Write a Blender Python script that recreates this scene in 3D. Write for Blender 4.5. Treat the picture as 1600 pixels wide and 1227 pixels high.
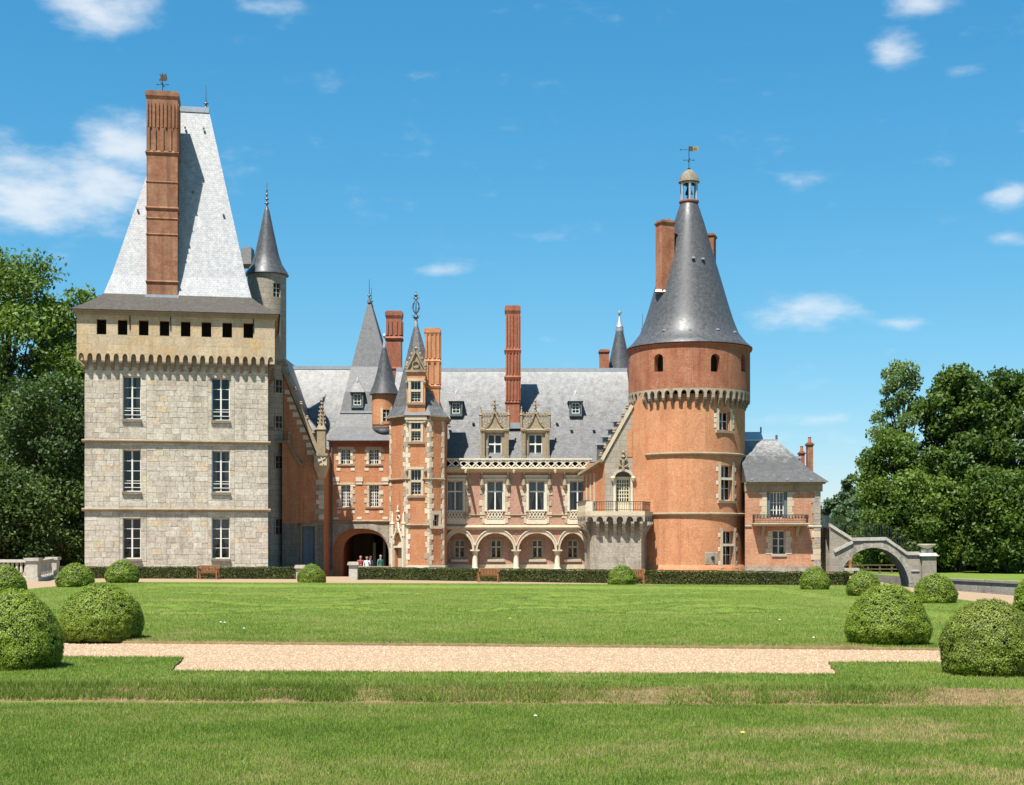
import bpy, math, random
import numpy as np
from math import sin, cos, pi, sqrt, radians, atan2
from mathutils import Vector, noise as mnoise

for o in list(bpy.data.objects): bpy.data.objects.remove(o)
S = bpy.context.scene
C = S.collection
random.seed(7)

# ---------------------------------------------------------------- camera, sky, sun, exposure
F, EYE, HY = 2200.0, 1.7, 850.0          # focal length in photo pixels, eye height, horizon row
cam = bpy.data.cameras.new('camera')
cam.sensor_fit = 'HORIZONTAL'; cam.sensor_width = 36.0
cam.lens = 36.0*F/1600.0
cam.shift_y = (HY-613.5)/1600.0
cam.clip_start = 0.5; cam.clip_end = 9000
camo = bpy.data.objects.new('camera', cam); C.objects.link(camo)
camo.location = (0, 0, EYE); camo.rotation_euler = (radians(90), 0, 0)
S.camera = camo

SUN_EL, SUN_AZ = radians(63.5), radians(28)      # azimuth: to the left of straight behind the camera
sdir = Vector((-sin(SUN_AZ)*cos(SUN_EL), -cos(SUN_AZ)*cos(SUN_EL), sin(SUN_EL)))
sl = bpy.data.lights.new('sun', 'SUN'); sl.energy = 5.0; sl.angle = radians(0.53); sl.color = (1.0, 0.955, 0.88)
so = bpy.data.objects.new('sun', sl); C.objects.link(so)
so.rotation_euler = (-sdir).to_track_quat('-Z', 'Y').to_euler(); so.location = (-60, -60, 90)

W = bpy.data.worlds.new('World'); S.world = W; W.use_nodes = True
wn = W.node_tree; wn.nodes.clear()
def wnode(t, **kw):
    n = wn.nodes.new(t)
    for k, v in kw.items(): setattr(n, k, v)
    return n
def wl(a, b): wn.links.new(a, b)
wout = wnode('ShaderNodeOutputWorld'); wbg = wnode('ShaderNodeBackground')
sky = wnode('ShaderNodeTexSky', sky_type='NISHITA', sun_disc=False)
sky.sun_elevation = SUN_EL; sky.sun_rotation = pi + SUN_AZ
sky.altitude = 200; sky.air_density = 1.0; sky.dust_density = 0.25; sky.ozone_density = 3.2
wbg.inputs['Strength'].default_value = 0.064
# fair-weather clouds: one noise field over the whole sky, with a few larger cumulus where the noise is gathered
tc = wnode('ShaderNodeTexCoord')
mp = wnode('ShaderNodeMapping'); mp.inputs['Scale'].default_value = (1, 1, 2.4); wl(tc.outputs['Generated'], mp.inputs['Vector'])
cn = wnode('ShaderNodeTexNoise'); cn.inputs['Scale'].default_value = 7.0; cn.inputs['Detail'].default_value = 9; cn.inputs['Roughness'].default_value = 0.58
wl(mp.outputs[0], cn.inputs['Vector'])
def sky_dir(px, py):
    v = Vector(((px-800)/F, 1.0, (HY-py)/F)); v.normalize(); return v
acc = None
for px, py, rx, ry, amp in [(150, 15, 75, 42, .40), (50, 300, 150, 60, .40), (150, 300, 110, 52, .38), (200, 222, 60, 40, .37), (1400, 82, 42, 30, .34), (1250, 490, 100, 26, .35),
                            (1420, 505, 46, 12, .24), (1575, 305, 36, 22, .34), (1440, 8, 60, 18, .26), (410, 5, 60, 18, .24), (680, 422, 56, 10, .22), (860, 532, 30, 10, .16),
                            (1270, 655, 90, 10, .16), (1270, 275, 50, 16, .17), (1580, 372, 30, 12, .24), (1500, 110, 30, 14, .14), (1190, 685, 60, 12, .18),
                            (-500, 250, 260, 60, .4), (-900, 500, 200, 40, .36), (2300, 200, 260, 60, .4), (2700, 480, 220, 50, .36), (2000, 420, 110, 30, .34), (-250, 60, 120, 50, .36)]:
    d = sky_dir(px, py)
    sub = wnode('ShaderNodeVectorMath', operation='SUBTRACT'); wl(tc.outputs['Generated'], sub.inputs[0]); sub.inputs[1].default_value = d
    mul = wnode('ShaderNodeVectorMath', operation='MULTIPLY'); wl(sub.outputs[0], mul.inputs[0]); mul.inputs[1].default_value = (F/rx, F/rx, F/ry)
    ln = wnode('ShaderNodeVectorMath', operation='LENGTH'); wl(mul.outputs[0], ln.inputs[0])
    mr = wnode('ShaderNodeMapRange', interpolation_type='SMOOTHSTEP'); wl(ln.outputs['Value'], mr.inputs['Value'])
    mr.inputs['From Min'].default_value = 1.7; mr.inputs['From Max'].default_value = 0.0; mr.inputs['To Min'].default_value = 0; mr.inputs['To Max'].default_value = amp
    if acc is None: acc = mr.outputs[0]
    else:
        ad = wnode('ShaderNodeMath', operation='MAXIMUM'); wl(acc, ad.inputs[0]); wl(mr.outputs[0], ad.inputs[1]); acc = ad.outputs[0]
fine = wnode('ShaderNodeTexNoise'); fine.inputs['Scale'].default_value = 24; fine.inputs['Detail'].default_value = 7; fine.inputs['Roughness'].default_value = .56
wl(mp.outputs[0], fine.inputs['Vector'])
nm = wnode('ShaderNodeMath', operation='MULTIPLY'); wl(fine.outputs['Fac'], nm.inputs[0]); nm.inputs[1].default_value = .70
nm2 = wnode('ShaderNodeMath', operation='MULTIPLY_ADD'); wl(cn.outputs['Fac'], nm2.inputs[0]); nm2.inputs[1].default_value = .26; wl(nm.outputs[0], nm2.inputs[2])
sm = wnode('ShaderNodeMath', operation='ADD'); wl(nm2.outputs[0], sm.inputs[0]); wl(acc, sm.inputs[1])
cr = wnode('ShaderNodeMapRange', interpolation_type='SMOOTHSTEP'); wl(sm.outputs[0], cr.inputs['Value'])
cr.inputs['From Min'].default_value = .55; cr.inputs['From Max'].default_value = .98; cr.inputs['To Max'].default_value = .84
# the pale blue veil that a bright afternoon puts over the deep blue of the clear-air model
sp = wnode('ShaderNodeSeparateColor'); wl(sky.outputs[0], sp.inputs[0]); hs = wnode('ShaderNodeCombineColor')
for i, (m, g, k) in enumerate(((.50, 1.45, .92), (.98, .80, 1.32), (1.08, .62, 1.98))):
    a = wnode('ShaderNodeMath', operation='MULTIPLY'); wl(sp.outputs[i], a.inputs[0]); a.inputs[1].default_value = m
    b = wnode('ShaderNodeMath', operation='POWER'); wl(a.outputs[0], b.inputs[0]); b.inputs[1].default_value = g
    c = wnode('ShaderNodeMath', operation='MULTIPLY'); wl(b.outputs[0], c.inputs[0]); c.inputs[1].default_value = k; wl(c.outputs[0], hs.inputs[i])
cmix = wnode('ShaderNodeMix', data_type='RGBA'); wl(cr.outputs[0], cmix.inputs['Factor']); wl(hs.outputs[0], cmix.inputs['A'])
cmix.inputs['B'].default_value = (6.6, 7.0, 7.4, 1)
wl(cmix.outputs['Result'], wbg.inputs['Color']); wl(wbg.outputs[0], wout.inputs[0])

S.view_settings.view_transform = 'Standard'; S.view_settings.look = 'None'
S.view_settings.exposure = 1.08; S.view_settings.gamma = 1.0; S.view_settings.use_curve_mapping = False
S.cycles.max_bounces = 6; S.cycles.diffuse_bounces = 3; S.cycles.transparent_max_bounces = 8
S.cycles.use_denoising = True

def PX(px, Y): return (px-800.0)*Y/F
def PZ(py, Y): return EYE+(HY-py)*Y/F
def GY(py, z=0.0): return F*(EYE-z)/(py-HY)      # distance of a ground point seen at row py

# ---------------------------------------------------------------- mesh helpers
def origin_of(o):
    v = Vector((0, 0, 0))
    while o is not None:
        v += o.location; o = o.parent
    return v
def thing(name, label, cat, loc=(0, 0, 0), group=None):
    o = bpy.data.objects.new(name, None); C.objects.link(o); o.location = loc
    o.empty_display_size = .3
    tag(o, label, cat, group); return o
def tag(o, label=None, cat=None, group=None, kind=None):
    if label: o['label'] = label
    if cat: o['category'] = cat
    if group: o['group'] = group
    if kind: o['kind'] = kind
    return o
def place(o, parent):
    C.objects.link(o)
    if parent is not None: o.parent = parent
    return o

class MB:
    def __init__(s): s.v = []; s.f = []; s.uv = {}; s.tone = []; s.t = .5; s.mi = {}
    def add(s, pts, uv=None, mi=0):
        n = len(s.v); s.v += [tuple(p) for p in pts]; s.tone += [s.t]*len(pts)
        if uv is not None: s.uv[len(s.f)] = uv
        if mi: s.mi[len(s.f)] = mi
        s.f.append(tuple(range(n, n+len(pts)))); return s
    def hexa(s, c):              # 8 corners: bottom 4 ccw, top 4 ccw
        for q in ((0,3,2,1),(4,5,6,7),(0,1,5,4),(1,2,6,5),(2,3,7,6),(3,0,4,7)): s.add([c[i] for i in q])
        return s
    def box(s, x0, x1, y0, y1, z0, z1):
        return s.hexa([(x0,y0,z0),(x1,y0,z0),(x1,y1,z0),(x0,y1,z0),(x0,y0,z1),(x1,y0,z1),(x1,y1,z1),(x0,y1,z1)])
    def mbox(s, M, u0, u1, z0, z1, d0, d1):
        return s.hexa([M(u0,z0,d0),M(u1,z0,d0),M(u1,z0,d1),M(u0,z0,d1),M(u0,z1,d0),M(u1,z1,d0),M(u1,z1,d1),M(u0,z1,d1)])
    def stone(s, M, u0, u1, z0, z1, d0, d1, ch=.02):   # block with a chamfered face
        a = [M(u0,z0,d1),M(u1,z0,d1),M(u1,z1,d1),M(u0,z1,d1)]
        b = [M(u0,z0,d0+ch),M(u1,z0,d0+ch),M(u1,z1,d0+ch),M(u0,z1,d0+ch)]
        c = [M(u0+ch,z0+ch,d0),M(u1-ch,z0+ch,d0),M(u1-ch,z1-ch,d0),M(u0+ch,z1-ch,d0)]
        for i in range(4):
            j = (i+1) % 4
            s.add([a[i],a[j],b[j],b[i]]); s.add([b[i],b[j],c[j],c[i]])
        s.add(c); return s
    def prism(s, poly, M, d0, d1):           # polygon of (u,z) pushed from d0 to d1
        a = [M(u,z,d0) for u,z in poly]; b = [M(u,z,d1) for u,z in poly]
        s.add(a); s.add(b[::-1])
        for i in range(len(poly)):
            j = (i+1) % len(poly); s.add([a[j],a[i],b[i],b[j]])
        return s
    def bar(s, p, q, w, up=None):            # square bar between two points
        p, q = Vector(p), Vector(q); d = (q-p).normalized()
        up = Vector(up) if up else (Vector((0,0,1)) if abs(d.z) < .9 else Vector((0,1,0)))
        x = d.cross(up).normalized()*w/2; y = x.cross(d).normalized()*w/2
        return s.hexa([p-x-y,p+x-y,p+x+y,p-x+y,q-x-y,q+x-y,q+x+y,q-x+y])
    def lathe(s, cx, cy, prof, n=24, a0=0.0, a1=2*pi, cap=False):
        rm = max(r for r,_ in prof); acc = 0
        for k in range(len(prof)-1):
            (r0,z0),(r1,z1) = prof[k],prof[k+1]; ln = sqrt((r1-r0)**2+(z1-z0)**2)
            for i in range(n):
                a, b = a0+(a1-a0)*i/n, a0+(a1-a0)*(i+1)/n
                p = [(cx+r0*cos(a),cy+r0*sin(a),z0),(cx+r0*cos(b),cy+r0*sin(b),z0),(cx+r1*cos(b),cy+r1*sin(b),z1),(cx+r1*cos(a),cy+r1*sin(a),z1)]
                u = [(a*rm,acc),(b*rm,acc),(b*rm,acc+ln),(a*rm,acc+ln)]
                if r1 < 1e-4: p, u = p[:3], u[:3]
                elif r0 < 1e-4: p, u = [p[0],p[2],p[3]], [u[0],u[2],u[3]]
                s.add(p, u)
            acc += ln
        return s
    def tube(s, pts, rs, n=8):
        pts = [Vector(p) for p in pts]; rings = []
        for i, p in enumerate(pts):
            d = (pts[min(i+1,len(pts)-1)]-pts[max(i-1,0)]).normalized()
            x = d.cross(Vector((0,0,1)) if abs(d.z) < .95 else Vector((0,1,0))).normalized(); y = d.cross(x)
            r = rs[i] if hasattr(rs,'__len__') else rs
            rings.append([p+x*r*cos(2*pi*k/n)+y*r*sin(2*pi*k/n) for k in range(n)])
        for a, b in zip(rings, rings[1:]):
            for k in range(n): s.add([a[k],a[(k+1)%n],b[(k+1)%n],b[k]])
        s.add(rings[0][::-1]); s.add(rings[-1]); return s
    def loft(s, rings, cap=True):
        for a, b in zip(rings, rings[1:]):
            n = len(a)
            for k in range(n):
                j = (k+1) % n
                q = [a[k],a[j],b[j],b[k]]
                r = []
                for p in q:
                    if not r or (Vector(p)-Vector(r[-1])).length > 1e-4: r.append(p)
                if (Vector(r[0])-Vector(r[-1])).length < 1e-4: r.pop()
                if len(r) > 2: s.add(r)
        if cap: s.add(rings[-1])
        return s
    def mesh(s, name, off=Vector((0,0,0)), smooth=False, merge=False):
        me = bpy.data.meshes.new(name)
        vs = [(p[0]-off[0],p[1]-off[1],p[2]-off[2]) for p in s.v]
        me.from_pydata(vs, [], s.f)
        ul = me.uv_layers.new(name='UVMap')
        dat = np.zeros((len(me.loops),2), np.float32)
        for pi_, p in enumerate(me.polygons):
            st, n = p.loop_start, p.loop_total
            if pi_ in s.uv:
                for k, t in enumerate(s.uv[pi_]): dat[st+k] = t
            else:
                nv = p.normal
                t = Vector((-nv.y, nv.x, 0))
                if t.length < .02: t = Vector((1,0,0))
                t.normalize(); b = nv.cross(t)
                for k in range(n):
                    q = Vector(s.v[s.f[pi_][k]]); dat[st+k] = (q.dot(t), q.dot(b))
        ul.data.foreach_set('uv', dat.ravel())
        at = me.attributes.new('tone', 'FLOAT', 'POINT'); at.data.foreach_set('value', np.array(s.tone, np.float32))
        if s.mi:
            for k, m in s.mi.items(): me.polygons[k].material_index = m
        if merge or smooth:
            import bmesh
            bm = bmesh.new(); bm.from_mesh(me); bmesh.ops.remove_doubles(bm, verts=bm.verts, dist=.0005); bm.to_mesh(me); bm.free()
        if smooth:
            me.polygons.foreach_set('use_smooth', np.ones(len(me.polygons), bool))
            if hasattr(me, 'set_sharp_from_angle'): me.set_sharp_from_angle(angle=radians(38))
        return me
    def build(s, name, mat, parent=None, smooth=False):
        me = s.mesh(name, origin_of(parent), smooth)
        for m in (mat if isinstance(mat, (list,tuple)) else [mat]): me.materials.append(m)
        return place(bpy.data.objects.new(name, me), parent)

def planeM(Y, x0=0.0):  return lambda u, z, d: (x0+u, Y+d, z)
def edgeM(p0, p1):
    dx, dy = p1[0]-p0[0], p1[1]-p0[1]; L = sqrt(dx*dx+dy*dy); ux, uy = dx/L, dy/L
    f = lambda u, z, d: (p0[0]+ux*u-uy*d, p0[1]+uy*u+ux*d, z)
    f.L = L; return f
def cylM(cx, cy, r):       # u is arc length, u=0 faces the camera (-Y), positive to the right
    return lambda u, z, d: (cx+(r-d)*sin(u/r), cy-(r-d)*cos(u/r), z)

def otop(o, u):
    r = o.get('rise', 0)
    if not r: return o['z1']
    c = (o['u0']+o['u1'])/2; h = (o['u1']-o['u0'])/2; t = max(-1, min(1, (u-c)/h))
    if o.get('pointed'):
        return o['z1']-r+r*(1-abs(t)**1.7)
    return o['z1']-r+r*sqrt(max(0, 1-abs(t)**o.get('pow', 2)))
def wall(mb, M, u0, u1, z0, z1, ops=(), depth=.3, du=None):
    zt = z1 if callable(z1) else (lambda u: z1)
    bp = {u0, u1}
    for o in ops:
        bp |= {o['u0'], o['u1']}
        if o.get('rise'):
            n = o.get('n', 14)
            c = (o['u0']+o['u1'])/2; h = (o['u1']-o['u0'])/2
            bp |= {c-h*cos(pi*k/n) for k in range(1, n)}
    if du:
        n = max(1, int(math.ceil((u1-u0)/du))); bp |= {u0+(u1-u0)*k/n for k in range(1, n)}
    bp = sorted(b for b in bp if u0-1e-6 <= b <= u1+1e-6)
    cl = [bp[0]]
    for b in bp[1:]:
        if b-cl[-1] > 1e-4: cl.append(b)
    for a, b in zip(cl, cl[1:]):
        m = (a+b)/2; cur = (z0, z0)
        for o in sorted([o for o in ops if o['u0'] < m < o['u1']], key=lambda o: o['z0']):
            if o['z0'] > max(cur)+1e-5:
                mb.add([M(a,cur[0],0),M(b,cur[1],0),M(b,o['z0'],0),M(a,o['z0'],0)], [(a,cur[0]),(b,cur[1]),(b,o['z0']),(a,o['z0'])])
            ta, tb = otop(o, a), otop(o, b)
            dd = o.get('depth', depth)
            mb.add([M(a,ta,0),M(b,tb,0),M(b,tb,dd),M(a,ta,dd)])
            if o['z0'] > z0+1e-5: mb.add([M(b,o['z0'],0),M(a,o['z0'],0),M(a,o['z0'],dd),M(b,o['z0'],dd)])
            cur = (ta, tb)
        mb.add([M(a,cur[0],0),M(b,cur[1],0),M(b,zt(b),0),M(a,zt(a),0)], [(a,cur[0]),(b,cur[1]),(b,zt(b)),(a,zt(a))])
    for o in ops:
        dd = o.get('depth', depth)
        for u, sg in ((o['u0'], 1), (o['u1'], -1)):
            t = otop(o, u)
            if t-o['z0'] > .01:
                q = [M(u,o['z0'],0),M(u,t,0),M(u,t,dd),M(u,o['z0'],dd)]
                mb.add(q if sg > 0 else q[::-1])
    return mb
def op(u0, u1, z0, z1, **k): return dict(u0=u0, u1=u1, z0=z0, z1=z1, **k)
# ---------------------------------------------------------------- materials
ALB = .79            # common scale on the surface colours
class NT:
    def __init__(s, name):
        s.m = bpy.data.materials.new(name); s.m.use_nodes = True; s.t = s.m.node_tree; s.t.nodes.clear()
        s.out = s.n('ShaderNodeOutputMaterial'); s.b = s.n('ShaderNodeBsdfPrincipled'); s.l(s.b.outputs[0], s.out.inputs[0])
    def n(s, t, **kw):
        x = s.t.nodes.new(t)
        for k, v in kw.items(): setattr(x, k, v)
        return x
    def l(s, a, b): s.t.links.new(a, b)
    def uv(s): return s.n('ShaderNodeUVMap', uv_map='UVMap').outputs[0]
    def obj(s): return s.n('ShaderNodeTexCoord').outputs['Object']
    def geo(s): return s.n('ShaderNodeNewGeometry').outputs['Position']
    def noise(s, vec, scale, detail=5, rough=.55, dist=0):
        x = s.n('ShaderNodeTexNoise'); x.inputs['Scale'].default_value = scale; x.inputs['Detail'].default_value = detail
        x.inputs['Roughness'].default_value = rough; x.inputs['Distortion'].default_value = dist
        s.l(vec, x.inputs['Vector']); return x.outputs['Fac']
    def scale(s, vec, sc):
        x = s.n('ShaderNodeMapping'); x.inputs['Scale'].default_value = sc; s.l(vec, x.inputs['Vector']); return x.outputs[0]
    def rng(s, v, a, b, c=0., d=1., smooth=False):
        x = s.n('ShaderNodeMapRange'); 
        if smooth: x.interpolation_type = 'SMOOTHSTEP'
        s.l(v, x.inputs['Value'])
        for k, q in zip(('From Min','From Max','To Min','To Max'), (a,b,c,d)): x.inputs[k].default_value = q
        return x.outputs[0]
    def mix(s, f, a, b, blend='MIX'):
        x = s.n('ShaderNodeMix', data_type='RGBA', blend_type=blend)
        for k, q in (('Factor', f), ('A', a), ('B', b)):
            if isinstance(q, (int, float)): x.inputs[k].default_value = q
            elif isinstance(q, tuple): x.inputs[k].default_value = (*q, 1)
            else: s.l(q, x.inputs[k])
        return x.outputs['Result']
    def math(s, o, a, b=None, c=None):
        x = s.n('ShaderNodeMath', operation=o)
        for i, q in enumerate((a, b, c)):
            if q is None: continue
            if isinstance(q, (int, float)): x.inputs[i].default_value = q
            else: s.l(q, x.inputs[i])
        return x.outputs[0]
    def grey(s, v):
        x = s.n('ShaderNodeCombineColor')
        for k in range(3): s.l(v, x.inputs[k])
        return x.outputs[0]
    def tone(s): return s.n('ShaderNodeAttribute', attribute_name='tone').outputs['Fac']
    def bump(s, h, strength=.3, dist=.02):
        x = s.n('ShaderNodeBump'); x.inputs['Strength'].default_value = strength; x.inputs['Distance'].default_value = dist
        s.l(h, x.inputs['Height']); s.l(x.outputs[0], s.b.inputs['Normal'])
    def fin(s, col, rough=.8, spec=.3, metal=0):
        col = tuple(x*ALB for x in col) if isinstance(col, tuple) else s.mix(1., col, (ALB, ALB, ALB), 'MULTIPLY')
        for k, q in (('Base Color', col), ('Roughness', rough)):
            if isinstance(q, tuple): s.b.inputs[k].default_value = (*q, 1)
            elif isinstance(q, (int, float)): s.b.inputs[k].default_value = q
            else: s.l(q, s.b.inputs[k])
        s.b.inputs['Specular IOR Level'].default_value = spec; s.b.inputs['Metallic'].default_value = metal
        return s.m

def m_plain(name, col, rough=.7, var=.15, scale=3., spec=.3, metal=0, bump=0):
    t = NT(name); o = t.obj(); n = t.noise(o, scale, 6)
    f = t.rng(n, .25, .75, 1-var, 1+var)
    c = t.mix(1., col, t.grey(f), 'MULTIPLY')
    if bump: t.bump(n, bump, .02)
    return t.fin(c, rough, spec, metal)

def m_brick(name, c1, c2, mortar, diaper=None, stain=.35, pale=.0):
    t = NT(name); uv = t.uv(); g = t.geo()
    b = t.n('ShaderNodeTexBrick'); b.offset = .5
    t.l(uv, b.inputs['Vector'])
    for k, q in (('Color1', c1), ('Color2', c2), ('Mortar', mortar)): b.inputs[k].default_value = (*q, 1)
    b.inputs['Scale'].default_value = 1; b.inputs['Brick Width'].default_value = .25; b.inputs['Row Height'].default_value = .085
    b.inputs['Mortar Size'].default_value = .009; b.inputs['Mortar Smooth'].default_value = .3; b.inputs['Bias'].default_value = -.1
    c = b.outputs['Color']
    if diaper:
        sp = t.n('ShaderNodeSeparateXYZ'); t.l(uv, sp.inputs[0])
        d = []
        for sg in (1, -1):
            q = t.math('MULTIPLY_ADD', sp.outputs['Y'], .9*sg, sp.outputs['X'])
            q = t.math('FRACT', t.math('DIVIDE', q, .40)); q = t.math('ABSOLUTE', t.math('SUBTRACT', q, .5))
            d.append(t.rng(q, .13, .09))
        f = t.math('MULTIPLY', t.math('MAXIMUM', *d), .5)
        c = t.mix(f, c, diaper)
    n1 = t.noise(g, .55, 6, .62); n2 = t.noise(t.scale(g, (1.2, 1.2, .35)), 1.6, 7, .6); n3 = t.noise(g, 11, 3)
    c = t.mix(t.rng(n1, .35, .72, 0, stain), c, tuple(x*.55 for x in c2))
    c = t.mix(t.rng(n2, .46, .72, 0, .45+pale), c, (min(1, c1[0]*.75+.17), c1[1]*.75+.15, c1[2]*.75+.09))
    n4 = t.noise(g, 1.5, 8, .7, .8); n5 = t.noise(t.scale(g, (2.5, 2.5, .16)), 1.1, 6, .65)
    c = t.mix(t.rng(n4, .48, .64, 0, stain*1.2), c, (c2[0]*.84, c2[1]*.74, c2[2]*.68))
    c = t.mix(t.rng(n5, .5, .74, 0, stain*1.1), c, tuple(x*.5 for x in c2))
    c = t.mix(1., c, t.grey(t.rng(n3, .3, .7, .82, 1.18)), 'MULTIPLY')
    t.bump(t.math('MULTIPLY_ADD', n3, .6, b.outputs['Fac']), -.35, .015)
    return t.fin(c, .88, .2)

def m_stone(name, col, ashlar=None, stain=(.30, .24, .15), dark=.5, bw=.7, bh=.33, rough=.85, var=.18, st=.5):
    t = NT(name); uv = t.uv(); g = t.geo(); c = col; h = None
    if ashlar:
        b = t.n('ShaderNodeTexBrick'); t.l(uv, b.inputs['Vector'])
        b.inputs['Color1'].default_value = (*col, 1); b.inputs['Color2'].default_value = (*tuple(x*.82 for x in col), 1); b.inputs['Mortar'].default_value = (*ashlar, 1)
        b.inputs['Scale'].default_value = 1; b.inputs['Brick Width'].default_value = bw; b.inputs['Row Height'].default_value = bh
        b.inputs['Mortar Size'].default_value = .014; b.inputs['Mortar Smooth'].default_value = .4
        c = b.outputs['Color']; h = b.outputs['Fac']
    n1 = t.noise(g, .8, 7, .65); n2 = t.noise(t.scale(g, (1.8, 1.8, .3)), 1.3, 7, .62); n3 = t.noise(g, 9, 5)
    c = t.mix(t.rng(n1, .44, .7, 0, st), c, stain)
    c = t.mix(t.rng(n2, .5, .76, 0, dark), c, tuple(x*.42 for x in col))
    c = t.mix(1., c, t.grey(t.rng(n3, .28, .72, 1-var, 1+var)), 'MULTIPLY')
    hh = n3 if h is None else t.math('MULTIPLY_ADD', h, -1.2, n3)
    t.bump(hh, .35, .02)
    return t.fin(c, rough, .25)

def m_blocks(name):          # the keep's squared rubble: each block its own tint
    t = NT(name); g = t.geo(); tn = t.tone()
    r = t.n('ShaderNodeValToRGB'); t.l(tn, r.inputs['Fac'])
    e = r.color_ramp.elements
    cols = [(0, (.42,.365,.29)), (.15, (.48,.42,.335)), (.35, (.54,.48,.385)), (.55, (.52,.475,.39)), (.72, (.57,.505,.405)), (.86, (.62,.57,.475)), (.93, (.57,.45,.28)), (1, (.54,.44,.345))]
    e[0].position, e[0].color = cols[0][0], (*cols[0][1], 1); e[1].position, e[1].color = 1, (*cols[-1][1], 1)
    for p, q in cols[1:-1]: x = e.new(p); x.color = (*q, 1)
    n1 = t.noise(g, .7, 7, .66); n3 = t.noise(g, 8, 6, .6); n2 = t.noise(t.scale(g, (1.5, 1.5, .25)), 1.2, 7)
    n5 = t.noise(g, 2.6, 8, .72, .6); n6 = t.noise(t.scale(g, (2.4, 2.4, .14)), 1.2, 7, .66)
    c = t.mix(t.rng(n1, .46, .7, 0, .4), r.outputs[0], (.38,.325,.25))
    c = t.mix(t.rng(n5, .52, .66, 0, .45), c, (.66,.62,.53))
    c = t.mix(t.rng(n5, .46, .34, 0, .42), c, (.34,.295,.23))
    c = t.mix(t.rng(n2, .52, .72, 0, .45), c, (.26,.235,.195))
    c = t.mix(t.rng(n6, .55, .75, 0, .5), c, (.25,.225,.19))
    c = t.mix(1., c, t.grey(t.rng(n3, .28, .72, .74, 1.3)), 'MULTIPLY')
    t.bump(n3, .6, .025)
    return t.fin(c, .9, .2)

def m_slate(name, c1, c2, lichen, amt, rough=.4, streak=.4, spec=.5, ridge=None):
    t = NT(name); uv = t.uv(); g = t.geo()
    b = t.n('ShaderNodeTexBrick'); t.l(uv, b.inputs['Vector'])
    b.inputs['Color1'].default_value = (*c1, 1); b.inputs['Color2'].default_value = (*c2, 1); b.inputs['Mortar'].default_value = (*tuple(x*.55 for x in c1), 1)
    b.inputs['Scale'].default_value = 1; b.inputs['Brick Width'].default_value = .2; b.inputs['Row Height'].default_value = .13; b.inputs['Mortar Size'].default_value = .008
    n1 = t.noise(t.scale(g, (1.3, 1.3, .4)), 1.1, 8, .68); n2 = t.noise(g, .5, 6, .6); n3 = t.noise(g, 14, 4); n4 = t.noise(g, 4.5, 6, .7)
    fl = t.math('MULTIPLY', t.rng(n4, .42, .66), t.rng(n1, .3, .66, .1, amt))
    if ridge:
        sz = t.n('ShaderNodeSeparateXYZ'); t.l(g, sz.inputs[0]); n5 = t.noise(t.scale(g, (2.2, 2.2, .28)), 1.5, 7, .6); n6 = t.noise(g, 7.5, 5, .75)
        up = t.math('ADD', t.rng(sz.outputs['Z'], ridge[0], ridge[1], -.32, .42), t.math('ADD', t.math('MULTIPLY', n5, .75), t.math('MULTIPLY', n6, .55)))
        fl = t.math('MULTIPLY', t.rng(up, .45, 1.05), amt)
    c = t.mix(fl, b.outputs['Color'], lichen)
    c = t.mix(t.rng(n1, .5, .8, 0, streak), c, tuple(x*.55 for x in c1))
    c = t.mix(1., c, t.grey(t.rng(n3, .3, .7, .78, 1.22)), 'MULTIPLY')
    t.bump(t.math('MULTIPLY_ADD', n3, 1.2, b.outputs['Fac']), -.5, .012)
    r = t.math('ADD', t.rng(n4, .3, .7, rough-.05, rough+.15), 0)
    return t.fin(c, r, spec)

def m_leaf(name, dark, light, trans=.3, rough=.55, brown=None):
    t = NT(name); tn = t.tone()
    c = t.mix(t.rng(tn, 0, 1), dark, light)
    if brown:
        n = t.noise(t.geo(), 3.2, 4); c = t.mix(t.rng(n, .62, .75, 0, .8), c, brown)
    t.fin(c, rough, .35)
    tr = t.n('ShaderNodeBsdfTranslucent'); t.l(t.mix(1., c, (1.1*ALB, 1.25*ALB, .5*ALB), 'MULTIPLY'), tr.inputs[0])
    mx = t.n('ShaderNodeMixShader'); mx.inputs[0].default_value = trans
    t.l(t.b.outputs[0], mx.inputs[1]); t.l(tr.outputs[0], mx.inputs[2]); t.l(mx.outputs[0], t.out.inputs[0])
    return t.m

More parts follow.
